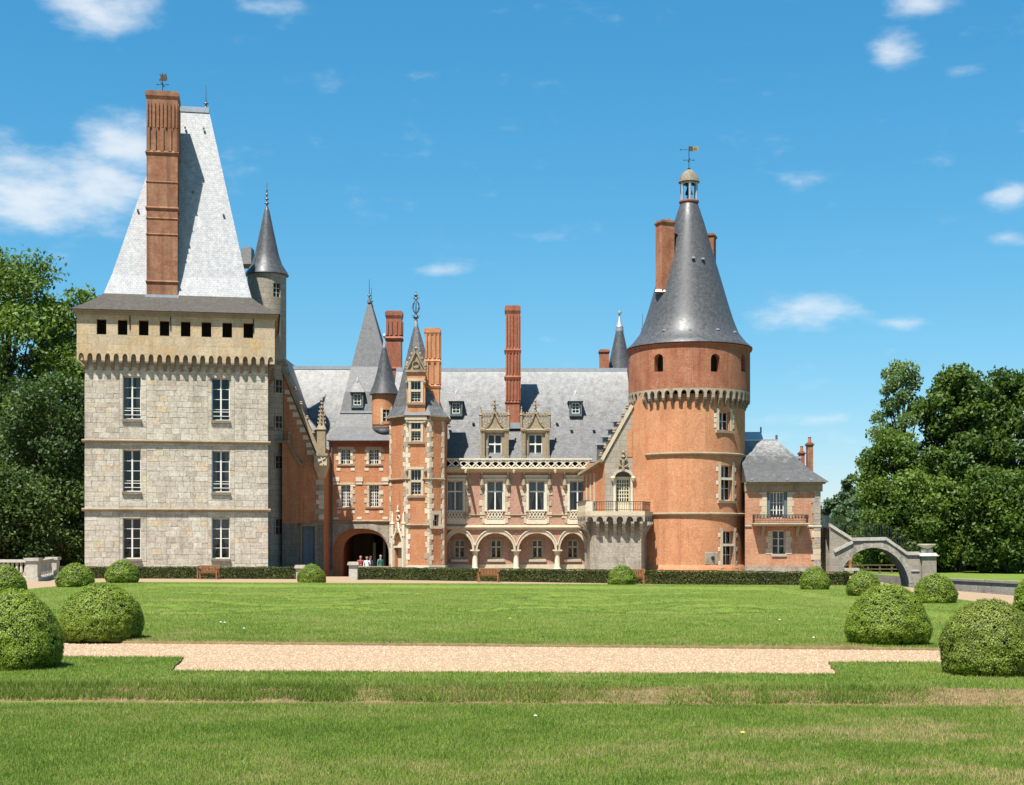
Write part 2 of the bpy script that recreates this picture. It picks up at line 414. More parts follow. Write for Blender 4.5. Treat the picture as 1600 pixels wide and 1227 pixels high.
def m_lawn(name):
    t = NT(name); g = t.geo()
    n1 = t.noise(g, .35, 6, .6); n2 = t.noise(t.scale(g, (1, .45, 1)), 1.4, 7, .65); n3 = t.noise(g, 30, 4, .7); n4 = t.noise(t.scale(g, (.5, 1.4, 1)), .5, 4)
    c = t.mix(t.rng(n1, .3, .7), (.125, .190, .030), (.170, .235, .038))
    c = t.mix(t.rng(n2, .5, .75, 0, .6), c, (.20, .255, .045))
    c = t.mix(t.rng(n4, .58, .8, 0, .5), c, (.23, .20, .08))
    c = t.mix(1., c, t.grey(t.rng(n3, .25, .75, .6, 1.4)), 'MULTIPLY')
    t.bump(n3, .8, .03)
    return t.fin(c, .9, .1)
def m_blade(name):
    t = NT(name); tn = t.tone(); r = t.n('ShaderNodeValToRGB'); t.l(tn, r.inputs['Fac'])
    e = r.color_ramp.elements; cols = [(0, (.105,.175,.026)), (.35, (.185,.285,.040)), (.6, (.27,.365,.058)), (.8, (.42,.375,.13)), (1, (.56,.43,.20))]
    e[0].color = (*cols[0][1], 1); e[1].color = (*cols[-1][1], 1)
    for p, q in cols[1:-1]: x = e.new(p); x.color = (*q, 1)
    t.fin(r.outputs[0], .6, .25)
    tr = t.n('ShaderNodeBsdfTranslucent'); t.l(t.mix(1., r.outputs[0], (ALB, ALB, ALB), 'MULTIPLY'), tr.inputs[0]); mx = t.n('ShaderNodeMixShader'); mx.inputs[0].default_value = .4
    t.l(t.b.outputs[0], mx.inputs[1]); t.l(tr.outputs[0], mx.inputs[2]); t.l(mx.outputs[0], t.out.inputs[0]); return t.m
def m_gravel(name):
    t = NT(name); g = t.geo(); v = t.n('ShaderNodeTexVoronoi'); v.inputs['Scale'].default_value = 28; t.l(g, v.inputs['Vector'])
    hs = t.n('ShaderNodeSeparateColor'); t.l(v.outputs['Color'], hs.inputs[0])
    c = t.mix(hs.outputs[0], (.33, .215, .125), (.53, .385, .25))
    c = t.mix(t.rng(t.noise(g, .8, 5), .35, .7, 0, .35), c, (.42, .285, .165))
    c = t.mix(t.rng(v.outputs['Distance'], .0, .55, 0, .45), c, (.25, .175, .11))
    t.bump(v.outputs['Distance'], -.8, .03)
    return t.fin(c, .9, .15)
def m_pebble(name):
    t = NT(name); tn = t.tone(); c = t.mix(tn, (.34, .225, .13), (.59, .435, .29)); return t.fin(c, .8, .25)
def m_glass(name):
    t = NT(name); t.fin((.012, .016, .020), .04, .5)
    gl = t.n('ShaderNodeBsdfGlossy'); gl.inputs['Roughness'].default_value = .03
    tr = t.n('ShaderNodeBsdfTransparent'); tr.inputs[0].default_value = (.5, .54, .55, 1)
    fr = t.n('ShaderNodeFresnel'); fr.inputs[0].default_value = 1.52
    f = t.math('MULTIPLY_ADD', fr.outputs[0], .85, .015)
    n = t.noise(t.geo(), 2.2, 2); bp = t.n('ShaderNodeBump'); bp.inputs['Strength'].default_value = .06; bp.inputs['Distance'].default_value = .05
    t.l(n, bp.inputs['Height']); t.l(bp.outputs[0], gl.inputs['Normal'])
    mx = t.n('ShaderNodeMixShader'); t.l(f, mx.inputs[0]); t.l(tr.outputs[0], mx.inputs[1]); t.l(gl.outputs[0], mx.inputs[2]); t.l(mx.outputs[0], t.out.inputs[0])
    return t.m
def m_water(name):
    t = NT(name); g = t.geo(); n = t.noise(t.scale(g, (1, .4, 1)), 2.0, 4); t.bump(n, .12, .05)
    return t.fin((.018, .024, .014), .04, .5)

MT = dict(
    brick=m_brick('brick_orange', (.57,.240,.112), (.505,.195,.09), (.52,.31,.18), stain=.3),
    brick_tower=m_brick('brick_tower', (.63,.285,.138), (.565,.238,.112), (.56,.34,.20), stain=.42),
    brick_drum=m_brick('brick_weathered', (.45,.160,.075), (.36,.120,.060), (.40,.30,.22), stain=.6),
    brick_pink=m_brick('brick_diaper', (.47,.235,.152), (.42,.192,.124), (.50,.37,.29), diaper=(.47,.335,.265), stain=.15),
    brick_pav=m_brick('brick_faded', (.54,.255,.145), (.44,.180,.095), (.56,.42,.30), stain=.3, pale=.3),
    brick_chim=m_brick('brick_chimney', (.42,.180,.095), (.31,.140,.080), (.30,.22,.15), stain=.75),
    brick_red=m_brick('brick_red', (.40,.125,.068), (.33,.10,.055), (.38,.22,.15), stain=.4),
    blocks=m_blocks('keep_blocks'),
    mortar=m_plain('mortar', (.45,.385,.29), .95, .2, 6),
    ashlar=m_stone('ashlar_grey', (.41,.36,.285), (.24,.21,.17)),
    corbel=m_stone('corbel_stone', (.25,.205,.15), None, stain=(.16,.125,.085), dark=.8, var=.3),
    band=m_stone('corbel_band', (.42,.355,.265), None, stain=(.26,.21,.15), dark=.7, var=.25),
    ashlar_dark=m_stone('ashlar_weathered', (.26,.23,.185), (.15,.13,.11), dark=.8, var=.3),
    ochre=m_stone('ochre_ashlar', (.58,.465,.315), (.43,.34,.23), stain=(.50,.31,.125), dark=.5, bw=.8, bh=.5, st=.75, var=.2),
    base=m_stone('bastion_stone', (.42,.375,.30), (.31,.27,.22), stain=(.26,.22,.17), dark=.95, bw=.62, bh=.3, var=.3),
    lime=m_stone('limestone_trim', (.60,.50,.355), None, stain=(.46,.36,.23), dark=.35, var=.12),
    lime_pale=m_stone('limestone_pale', (.70,.63,.49), None, stain=(.58,.47,.32), dark=.25, var=.12),
    carved=m_stone('carved_stone', (.35,.28,.185), None, stain=(.22,.17,.11), dark=.7),
    bridge=m_stone('bridge_stone', (.36,.315,.245), (.28,.24,.19), stain=(.33,.27,.2), dark=.6, bw=.8, bh=.4),
    balus=m_stone('balustrade_stone', (.50,.46,.38), None, stain=(.42,.37,.28), dark=.5),
    slate=m_slate('slate', (.085,.087,.092), (.12,.122,.127), (.28,.275,.26), .55, .50, .4, spec=.30),
    slate_keep=m_slate('slate_keep', (.29,.29,.295), (.37,.37,.375), (.58,.575,.565), .8, .50, .12, spec=1.0),  # pale base colour: part of the roof's sun glare is painted in
    slate_old=m_slate('slate_mossy', (.066,.058,.049), (.09,.08,.068), (.15,.13,.105), .5, .65, .4, spec=.2),
    slate_main=m_slate('slate_lichen', (.105,.104,.104), (.15,.149,.148), (.40,.39,.37), .74, .52, .35, spec=.30, ridge=(7.8, 14.2)),
    slate_pav=m_slate('slate_pavilion', (.085,.084,.082), (.12,.118,.115), (.50,.49,.465), .85, .5, .3, spec=.3, ridge=(6.3, 9.2)),
    slate_cone=m_slate('slate_cone', (.062,.064,.069), (.09,.092,.097), (.17,.17,.165), .4, .40, .45, spec=.34),
    lead=m_plain('lead', (.48,.50,.53), .42, .15, 5, .6, .5),
    lead_dark=m_plain('lead_dark', (.13,.135,.145), .45, .2, 5, .5, .3),
    white=m_plain('white_paint', (.76,.74,.66), .55, .06, 6),
    cream=m_plain('cream_paint', (.70,.62,.42), .6, .08, 6),
    blue=m_plain('blue_grey_paint', (.115,.155,.165), .6, .12, 6),
    bluedoor=m_plain('door_paint', (.16,.195,.225), .6, .15, 4),
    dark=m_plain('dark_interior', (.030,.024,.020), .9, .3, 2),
    timber=m_plain('old_timber', (.16,.11,.065), .75, .3, 8),
    teak=m_plain('bench_timber', (.29,.118,.045), .6, .25, 9),
    iron=m_plain('wrought_iron', (.030,.031,.034), .5, .2, 8, .5, .4),
    rust=m_plain('rusty_iron', (.075,.055,.04), .7, .25, 8),
    gilt=m_plain('gilded_sheet', (.48,.36,.12), .45, .2, 8, .5, .6),
    curtain=m_plain('curtain', (.62,.58,.52), .9, .1, 6),
    curtain_red=m_plain('curtain_dark', (.10,.045,.035), .9, .1, 6),
    terracotta=m_plain('terracotta', (.42,.16,.09), .8, .15, 8),
    glass=m_glass('window_glass'), water=m_water('canal_water'),
    lawn=m_lawn('lawn'), blade=m_blade('grass_blade'), gravel=m_gravel('gravel'), pebble=m_pebble('pebble'),
    soil=m_plain('bare_earth', (.19,.135,.07), .95, .35, 9, .1, 0, .6),
    turf=m_plain('rough_turf', (.085,.105,.035), .95, .35, 3, .1),
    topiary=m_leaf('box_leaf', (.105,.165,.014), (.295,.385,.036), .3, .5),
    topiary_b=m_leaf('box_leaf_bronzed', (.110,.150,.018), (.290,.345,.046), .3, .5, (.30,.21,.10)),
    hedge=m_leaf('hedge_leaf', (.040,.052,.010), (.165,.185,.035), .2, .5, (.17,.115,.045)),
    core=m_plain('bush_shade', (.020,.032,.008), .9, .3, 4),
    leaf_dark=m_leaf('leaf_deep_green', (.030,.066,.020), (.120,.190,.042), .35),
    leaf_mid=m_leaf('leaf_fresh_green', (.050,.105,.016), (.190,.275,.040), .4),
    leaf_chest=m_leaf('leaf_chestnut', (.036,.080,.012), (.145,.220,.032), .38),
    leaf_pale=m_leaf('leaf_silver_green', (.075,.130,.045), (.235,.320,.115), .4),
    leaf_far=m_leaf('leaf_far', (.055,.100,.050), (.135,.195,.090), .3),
    bark=m_plain('bark', (.085,.065,.048), .95, .35, 6, .1, 0, .8),
    skin=m_plain('skin', (.50,.31,.22), .6, .05, 4), hair=m_plain('hair', (.05,.032,.02), .7, .2, 9),
    cl_red=m_plain('cloth_red', (.42,.085,.075), .85, .1, 5), cl_white=m_plain('cloth_white', (.74,.74,.74), .85, .06, 5),
    cl_green=m_plain('cloth_green', (.08,.24,.19), .85, .1, 5), cl_blue=m_plain('cloth_navy', (.035,.045,.11), .85, .1, 5),
    cl_tan=m_plain('cloth_tan', (.30,.22,.14), .85, .1, 5),
    daisy=m_plain('petal_white', (.8,.8,.76), .7, .05), dandelion=m_plain('petal_yellow', (.75,.52,.03), .7, .05),
)

# ---------------------------------------------------------------- shared architectural parts
def window(par, M, u0, u1, z0, z1, d, vb, hb, fr=.06, bw=.035, mat='white', split=True, curtain=None, room=.9, thick=None, hthick=None, backmat='dark', name='window'):
    """casement set at depth d: vb/hb are the glazing-bar positions (0..1); panes become sub-parts"""
    vb = sorted(vb); hb = sorted(hb)
    mb = MB()
    mb.mbox(M, u0, u1, z0, z0+fr, d, d+.07); mb.mbox(M, u0, u1, z1-fr, z1, d, d+.07)
    mb.mbox(M, u0, u0+fr, z0+fr, z1-fr, d+.001, d+.071); mb.mbox(M, u1-fr, u1, z0+fr, z1-fr, d+.001, d+.071)
    iu0, iu1, iz0, iz1 = u0+fr, u1-fr, z0+fr, z1-fr
    us = [iu0]+[iu0+(iu1-iu0)*v for v in vb]+[iu1]; zs = [iz0]+[iz0+(iz1-iz0)*h for h in hb]+[iz1]
    for i, u in enumerate(us[1:-1]):
        w = (thick or {}).get(i, bw); mb.mbox(M, u-w/2, u+w/2, iz0, iz1, d-.006, d+.055)
    for j, z in enumerate(zs[1:-1]):
        w = (hthick or {}).get(j, bw); mb.mbox(M, iu0, iu1, z-w/2, z+w/2, d-.002, d+.05)
    o = mb.build(name, MT[mat], par)
    if split:
        for a, b in zip(us, us[1:]):
            for c, e in zip(zs, zs[1:]):
                g = MB(); j = random.uniform(-.004, .004)
                g.add([M(a,c,d+.03+j),M(b,c,d+.03-j),M(b,e,d+.03-j*.5),M(a,e,d+.03+j*.7)]); g.build('pane', MT['glass'], o)
    else:
        g = MB()
        for a, b in zip(us, us[1:]):
            for c, e in zip(zs, zs[1:]):
                j = random.uniform(-.005, .005)
                g.add([M(a,c,d+.03+j),M(b,c,d+.03-j),M(b,e,d+.03-j*.5),M(a,e,d+.03+j*.7)])
        g.build('glazing', MT['glass'], o)
    r = MB(); a, b, c, e = u0-.05, u1+.05, z0-.05, z1+.05; n, f = d+.073, d+room
    r.add([M(a,c,f),M(b,c,f),M(b,e,f),M(a,e,f)]); r.add([M(a,c,n),M(a,c,f),M(a,e,f),M(a,e,n)]); r.add([M(b,c,n),M(b,c,f),M(b,e,f),M(b,e,n)])
    r.add([M(a,c,n),M(b,c,n),M(b,c,f),M(a,c,f)]); r.add([M(a,e,n),M(b,e,n),M(b,e,f),M(a,e,f)])
    r.build('room_recess', MT[backmat], o)
    if curtain:
        w = u1-u0
        for sg in (0, 1):
            k = MB(); n = 7
            for i in range(n):        # gathered cloth, drawn wider at the top and tied back below
                def ed(t, zt): 
                    spread = .46*(zt**1.6) + .16 if curtain == 'tied' else .26
                    uu = spread*w*t
                    return (u0+.03+uu) if sg == 0 else (u1-.03-uu)
                for j in range(6):
                    za, zb = j/6, (j+1)/6
                    da, db = d+.15+.03*(i % 2), d+.15+.03*((i+1) % 2)
                    k.add([M(ed(i/n,za),iz0+(iz1-iz0)*za,da),M(ed((i+1)/n,za),iz0+(iz1-iz0)*za,db),M(ed((i+1)/n,zb),iz0+(iz1-iz0)*zb,db),M(ed(i/n,zb),iz0+(iz1-iz0)*zb,da)])
            k.build('curtain', MT['curtain'], o)
    return o

def sill(par, M, u0, u1, z, h=.12, out=.12, mat='lime', d1=.25):
    mb = MB(); mb.hexa([M(u0,z-h,-out+.03),M(u1,z-h,-out+.03),M(u1,z-h,d1),M(u0,z-h,d1),M(u0,z-.02,-out),M(u1,z-.02,-out),M(u1,z,d1),M(u0,z,d1)])
    return mb.build('sill', MT[mat], par)
def quoins(par, M, u, sg, z0, z1, h=.31, long=.46, short=.27, d=-.022, mat='lime_pale', wrap=None):
    z = z0; k = 0
    while z < z1-.08:
        hh = min(h*random.uniform(.85, 1.15), z1-z); L = (long if k % 2 else short)*random.uniform(.85, 1.15)
        a, b = (u, u+L) if sg > 0 else (u-L, u)
        if wrap: a, b = (a-wrap, b) if sg > 0 else (a, b+wrap)
        mb = MB(); mb.t = random.random(); mb.stone(M, a, b, z+.006, z+hh-.006, d-random.uniform(0, .012), .03, .012); mb.build('quoin', MT[random.choice((mat, mat, 'lime', 'band'))], par)
        z += hh; k += 1
def string(par, M, u0, u1, z, h=.16, out=.12, mat='lime', du=None, name='string_course'):
    mb = MB(); n = max(1, int((u1-u0)/du)) if du else 1
    prof = [(0.0, z-h*.55), (-out*.5, z-h*.45), (-out, z), (-out, z+h*.25), (0.0, z+h*.5)]
    for i in range(n):
        a, b = u0+(u1-u0)*i/n, u0+(u1-u0)*(i+1)/n
        for (d0, za), (d1, zb) in zip(prof, prof[1:]):
            mb.add([M(a,za,d0),M(b,za,d0),M(b,zb,d1),M(a,zb,d1)])
    for u in (u0, u1): mb.add([M(u,q,d) for d, q in prof])
    return mb.build(name, MT[mat], par)
def chimney(par, cx, cy, w, d, z0, z1, mat='brick_red', bands=(), flutes=(), cap=.35, rot=0., pots=0, capmat=None, stone=None):
    ca, sa = cos(rot), sin(rot)
    M = lambda u, z, q: (cx+u*ca-q*sa, cy+u*sa+q*ca, z)
    mb = MB(); mb.mbox(M, -w/2, w/2, z0, z1-cap, -d/2, d/2)
    o = mb.build('chimney', MT[mat], par)
    cm = MT[capmat or mat]
    e = .07
    c = MB(); c.hexa([M(-w/2,z1-cap,-d/2),M(w/2,z1-cap,-d/2),M(w/2,z1-cap,d/2),M(-w/2,z1-cap,d/2),M(-w/2-e,z1-cap*.6,-d/2-e),M(w/2+e,z1-cap*.6,-d/2-e),M(w/2+e,z1-cap*.6,d/2+e),M(-w/2-e,z1-cap*.6,d/2+e)])
    c.mbox(M, -w/2-e, w/2+e, z1-cap*.6+.001, z1-.08, -d/2-e, d/2+e); c.mbox(M, -w/2, w/2, z1-.079, z1, -d/2, d/2)
    c.build('cap', cm, o)
    for bz, bh, be in bands:
        b = MB(); b.hexa([M(-w/2-be*.4,bz-bh/2,-d/2-be*.4),M(w/2+be*.4,bz-bh/2,-d/2-be*.4),M(w/2+be*.4,bz-bh/2,d/2+be*.4),M(-w/2-be*.4,bz-bh/2,d/2+be*.4),
                          M(-w/2-be,bz,-d/2-be),M(w/2+be,bz,-d/2-be),M(w/2+be,bz,d/2+be),M(-w/2-be,bz,d/2+be)])
        b.hexa([M(-w/2-be,bz+.001,-d/2-be),M(w/2+be,bz+.001,-d/2-be),M(w/2+be,bz+.001,d/2+be),M(-w/2-be,bz+.001,d/2+be),
                M(-w/2-be*.2,bz+bh/2,-d/2-be*.2),M(w/2+be*.2,bz+bh/2,-d/2-be*.2),M(w/2+be*.2,bz+bh/2,d/2+be*.2),M(-w/2-be*.2,bz+bh/2,d/2+be*.2)])
        b.build('band', MT[stone] if stone else cm, o)
    for fz0, fz1, n in flutes:
        for i in range(n+1):
            u = -w/2+w*i/n; rw = w/n*.42
            u = max(-w/2+rw/2+.001, min(w/2-rw/2-.001, u))
            r = MB(); r.mbox(M, u-rw/2, u+rw/2, fz0, fz1, -d/2-.07, -d/2+.02); r.build('rib', MT[mat], o)
        m = max(1, round(n*d/w))
        for i in range(m+1):
            q = -d/2+d*i/m; rw = d/m*.42; q = max(-d/2+rw/2, min(d/2-rw/2, q))
            r = MB(); r.mbox(M, w/2-.02, w/2+.07, fz0, fz1, q-rw/2, q+rw/2); r.build('rib', MT[mat], o)
    for i in range(pots):
        u = (i-(pots-1)/2)*.35
        p = MB(); p.lathe(*M(u, 0, 0)[:2], [(.11, z1), (.09, z1+.3), (.12, z1+.34), (.07, z1+.36), (0, z1+.36)], 10); p.build('chimney_pot', MT['terracotta'], o, True)
    return o
def finial(par, x, y, z, h, r=.12, mat='lead_dark', spikes=3, name='finial'):
    mb = MB(); pr = [(r, z-.15), (r*.8, z), (r*.45, z+h*.12)]
    for k in range(spikes):
        b = z+h*(.18+.6*k/max(1, spikes)); q = r*(.95-.18*k)
        pr += [(r*.2, b), (q, b+h*.035), (q*.9, b+h*.06), (r*.18, b+h*.1)]
    pr += [(r*.12, z+h*.92), (0, z+h)]
    mb.lathe(x, y, pr, 10); return mb.build(name, MT[mat], par, True)
def leaves(name, cen, nor, size, tone, mat, parent=None, seed=0, flat=.6, aspect=.6, off=(0, 0, 0)):
    """one mesh of many small leaf faces (folded rhombs)"""
    rg = np.random.default_rng(seed); n = len(cen)
    r = rg.normal(size=(n, 3)); nn = nor*flat+r*(1-flat)*.9; nn /= np.linalg.norm(nn, axis=1)[:, None]+1e-9
    a = rg.normal(size=(n, 3)); t = np.cross(nn, a); t /= np.linalg.norm(t, axis=1)[:, None]+1e-9; b = np.cross(nn, t)
    s = (size*rg.uniform(.65, 1.25, n))[:, None]
    V = np.empty((n, 4, 3), np.float32)
    V[:, 0] = cen-t*s; V[:, 2] = cen+t*s; V[:, 1] = cen+b*s*aspect-nn*s*.15; V[:, 3] = cen-b*s*aspect-nn*s*.15
    V -= np.array(off, np.float32)
    me = bpy.data.meshes.new(name); me.vertices.add(4*n); me.vertices.foreach_set('co', V.ravel())
    me.loops.add(4*n); me.loops.foreach_set('vertex_index', np.arange(4*n, dtype=np.int32))
    me.polygons.add(n); me.polygons.foreach_set('loop_start', np.arange(0, 4*n, 4, dtype=np.int32)); me.polygons.foreach_set('loop_total', np.full(n, 4, np.int32))
    at = me.attributes.new('tone', 'FLOAT', 'POINT'); at.data.foreach_set('value', np.repeat(np.clip(tone, 0, 1), 4).astype(np.float32))
    me.update(calc_edges=True); me.materials.append(mat)
    return place(bpy.data.objects.new(name, me), parent)
# ---------------------------------------------------------------- the setting: terrain, terrace, lawns, paths, canal
def sheet(name, poly, z, mat, skirt=0, skirtmat=None):
    mb = MB(); mb.add([(x, y, z) for x, y in poly])
    if skirt:
        for i in range(len(poly)):
            a, b = poly[i], poly[(i+1) % len(poly)]
            mb.add([(a[0],a[1],z-skirt),(b[0],b[1],z-skirt),(b[0],b[1],z),(a[0],a[1],z)], mi=1)
    o = mb.build(name, [MT[mat], MT[skirtmat or mat]]); o['kind'] = 'structure'; return o
sheet('terrain', [(-3500, -400), (3500, -400), (3500, 4500), (-3500, 4500)], -1.75, 'turf')
LZ = -.12                                            # front lawn lies a hand lower than the garden
sheet('front_lawn', [(-60, -30), (60, -30), (60, 16.0-.05*60+2.99), (0, 16.05), (-60, 16.0+.05*60)], LZ, 'lawn', .5, 'soil')
TERR = [(-90, 16.4+4.5), (0, 16.4), (22, 16.4-1.1), (19, 17.6), (17.4, 38), (16.6, 45.6), (15.95, 52), (15.5, 55), (18.75, 82.4), (18.75, 110), (-6.95, 110), (-6.95, 73.2), (-11.6, 73.2), (-11.6, 110), (-90, 110)]
sheet('gravel_terrace', TERR, 0.0, 'gravel', 1.8, 'base')
sheet('gate_court', [(-11.62, 73.1), (-6.93, 73.1), (-6.93, 99), (-11.62, 99)], -.55, 'gravel')
sheet('canal', [(14.5, 30), (60, 30), (60, 112), (14.5, 112)], -1.25, 'water')
sheet('far_bank', [(24.4, 83.2), (26.0, 76), (31, 55), (90, 20), (160, 20), (160, 240), (17, 240), (17, 114), (24, 108), (24.3, 90)], -.34, 'lawn', 1.5, 'base')
# grass verge between the gravel cross-walk and the front lawn
def vy(x, y): return y-.05*x
VERGE = [(-30, vy(-30,16.34)), (-15, vy(-15,16.34)), (0, 16.34), (12, vy(12,16.34)), (18.5, vy(18.5,16.34)), (18.5, vy(18.5,20.2)), (4.45, vy(4.45,20.15)), (4.2, vy(4.2,18.3)), (0, 18.3), (-4.5, vy(-4.5,18.3)), (-4.85, vy(-4.85,20.55)), (-30, vy(-30,20.6))]
def rough(poly, step=.22, amp=.05):
    out = []
    for a, b in zip(poly, poly[1:]+poly[:1]):
        L = math.hypot(b[0]-a[0], b[1]-a[1]); n = max(1, int(L/step))
        if min(a[1]+.05*a[0], b[1]+.05*b[0]) < 16.6: n = 1
        for k in range(n):
            x, y = a[0]+(b[0]-a[0])*k/n, a[1]+(b[1]-a[1])*k/n
            out.append((x, y) if n == 1 else (x+amp*mnoise.noise((x*2.1, y*2.1, 5)), y+amp*1.6*mnoise.noise((x*2.3, y*2.3, 9))+amp*mnoise.noise((x*7, y*7, 2))))
    return out
VERGE = rough(VERGE)
sheet('grass_verge', VERGE, .03, 'lawn', .03, 'soil')
def bankmesh():
    mb = MB(); n = 240; rg = random.Random(3)
    pr = [(15.93, LZ-.02), (16.0, LZ+.03), (16.12, -.035), (16.2, .01), (16.36, .047)]
    rows = []
    for i in range(n+1):
        x = -30+48*i/n; w = .05*mnoise.noise((x*1.7, 3, 0))+.03*mnoise.noise((x*6, 9, 0))
        rows.append([(x, vy(x, y+w*(1 if k < 4 else 0)), z+(.012*mnoise.noise((x*9, k*3., 1)) if 0 < k < 4 else 0)) for k, (y, z) in enumerate(pr)])
    for a, b in zip(rows, rows[1:]):
        for k in range(len(pr)-1): mb.add([a[k], b[k], b[k+1], a[k+1]])
    o = mb.build('verge_bank', MT['soil'], None, True); o['kind'] = 'structure'
bankmesh()

# parterre: raised turf border round a shallow sunk lawn with faint scrolls left from an old embroidered bed
PL, PR = -16.8, 12.6
def pf(x): return 23.25-.12*x
def pb(x): return 55.4-.18*x
SCR = []
def scroll(pts): SCR.append([Vector((*p, 0)) for p in pts])
for sx in (1, -1):
    cx = -2.0
    scroll([(cx+sx*(1.2+.55*k), 35.0+1.4*sin(k*.55)) for k in range(12)])
    scroll([(cx+sx*(2.0+.5*k), 39.5-1.8*sin(k*.42)) for k in range(13)])
    scroll([(cx+sx*(7.6+1.3*cos(a*.5)), 36.2+1.6*sin(a*.5)) for a in range(11)])
    scroll([(cx+sx*(3.8+1.0*cos(a*.5)), 43.2+1.9*sin(a*.5)) for a in range(12)])
    scroll([(cx+sx*(1.0+.6*k), 46.5+.9*sin(k*.6)) for k in range(14)])
def lawn_z(x, y):
    dl = x+13.35; dr = 9.35-x+.02*(45-y); db = (pb(x)-3.3)-y
    t = min(dl, dr, db)
    s = max(0.0, min(1.0, t/.28+.5)); z = .135*(1-s)+.045*s
    if s > .5:
        z += .016*mnoise.noise((x*.5, y*.35, 0))+.012*mnoise.noise((x*1.6, y*.9, 4))
        for sc in SCR:
            if not (sc[0].y-6 < y < sc[0].y+6): continue
            d = min((x-p.x)**2+((y-p.y)*.8)**2 for p in sc)
            if d < 1.0: z += .05*math.exp(-d/.10)-.045*math.exp(-((sqrt(d)-.42)/.16)**2)
    return max(z, .012)
LH = np.zeros((151, 191))
def lawn_zs(x, y):
    a = np.clip((x-PL)/(PR-PL)*190, 0, 189.99); b = np.clip((y-(23.25-.12*x))/(32.15-.06*x)*150, 0, 149.99); i, j = a.astype(int), b.astype(int); a, b = a-i, b-j
    return (LH[j, i]*(1-a)+LH[j, i+1]*a)*(1-b)+(LH[j+1, i]*(1-a)+LH[j+1, i+1]*a)*b
def lawnmesh():
    nx, ny = 190, 150; V = []; Fc = []
    for j in range(ny+1):
        for i in range(nx+1):
            x = PL+(PR-PL)*i/nx; t = j/ny; y = pf(x)+(pb(x)-pf(x))*t
            V.append((x, y, lawn_z(x, y))); LH[j, i] = V[-1][2]
    w = nx+1
    for j in range(ny):
        for i in range(nx): Fc.append((j*w+i, j*w+i+1, (j+1)*w+i+1, (j+1)*w+i))
    top = len(V)
    edge = [i for i in range(w)]+[j*w+nx for j in range(1, ny+1)]+[ny*w+i for i in range(nx-1, -1, -1)]+[j*w for j in range(ny-1, 0, -1)]
    for e in edge: V.append((V[e][0], V[e][1], -.02))
    m = len(edge)
    for k in range(m): Fc.append((edge[(k+1) % m], edge[k], top+k, top+(k+1) % m))
    me = bpy.data.meshes.new('parterre_lawn'); me.from_pydata(V, [], Fc); me.materials.append(MT['lawn']); me.materials.append(MT['soil'])
    for k in range(m): me.polygons[len(Fc)-1-k].material_index = 1
    me.polygons.foreach_set('use_smooth', np.ones(len(me.polygons), bool))
    o = place(bpy.data.objects.new('parterre_lawn', me), None); o['kind'] = 'structure'
lawnmesh()
# canal retaining wall on the far bank: coping and joints proud of the bank skirt
def canalwall():
    pts = [(24.4, 83.0), (26.0, 75.8), (31, 54.8)]
    t = thing('canal_wall', 'low stone retaining wall along the far side of the canal, right of the bridge', 'wall', (24.4, 83, -1.25))
    for k, (a, b) in enumerate(zip(pts, pts[1:])):
        M = edgeM(b, a) if False else edgeM(a, b)
        # outward side faces the canal (left of the run a->b seen from the water)
        L = M.L; mb = MB(); mb.mbox(M, 0, L, -1.6, -.40, -.02, .28); mb.build('wall', MT['base'], t)
        u = 0
        while u < L-.2:
            w = min(random.uniform(.9, 1.5), L-u); c = MB(); c.mbox(M, u+.01, u+w-.01, -.40, -.27+random.uniform(-.01,.01), -.08, .36); c.build('coping_stone', MT['bridge'], t); u += w
canalwall()
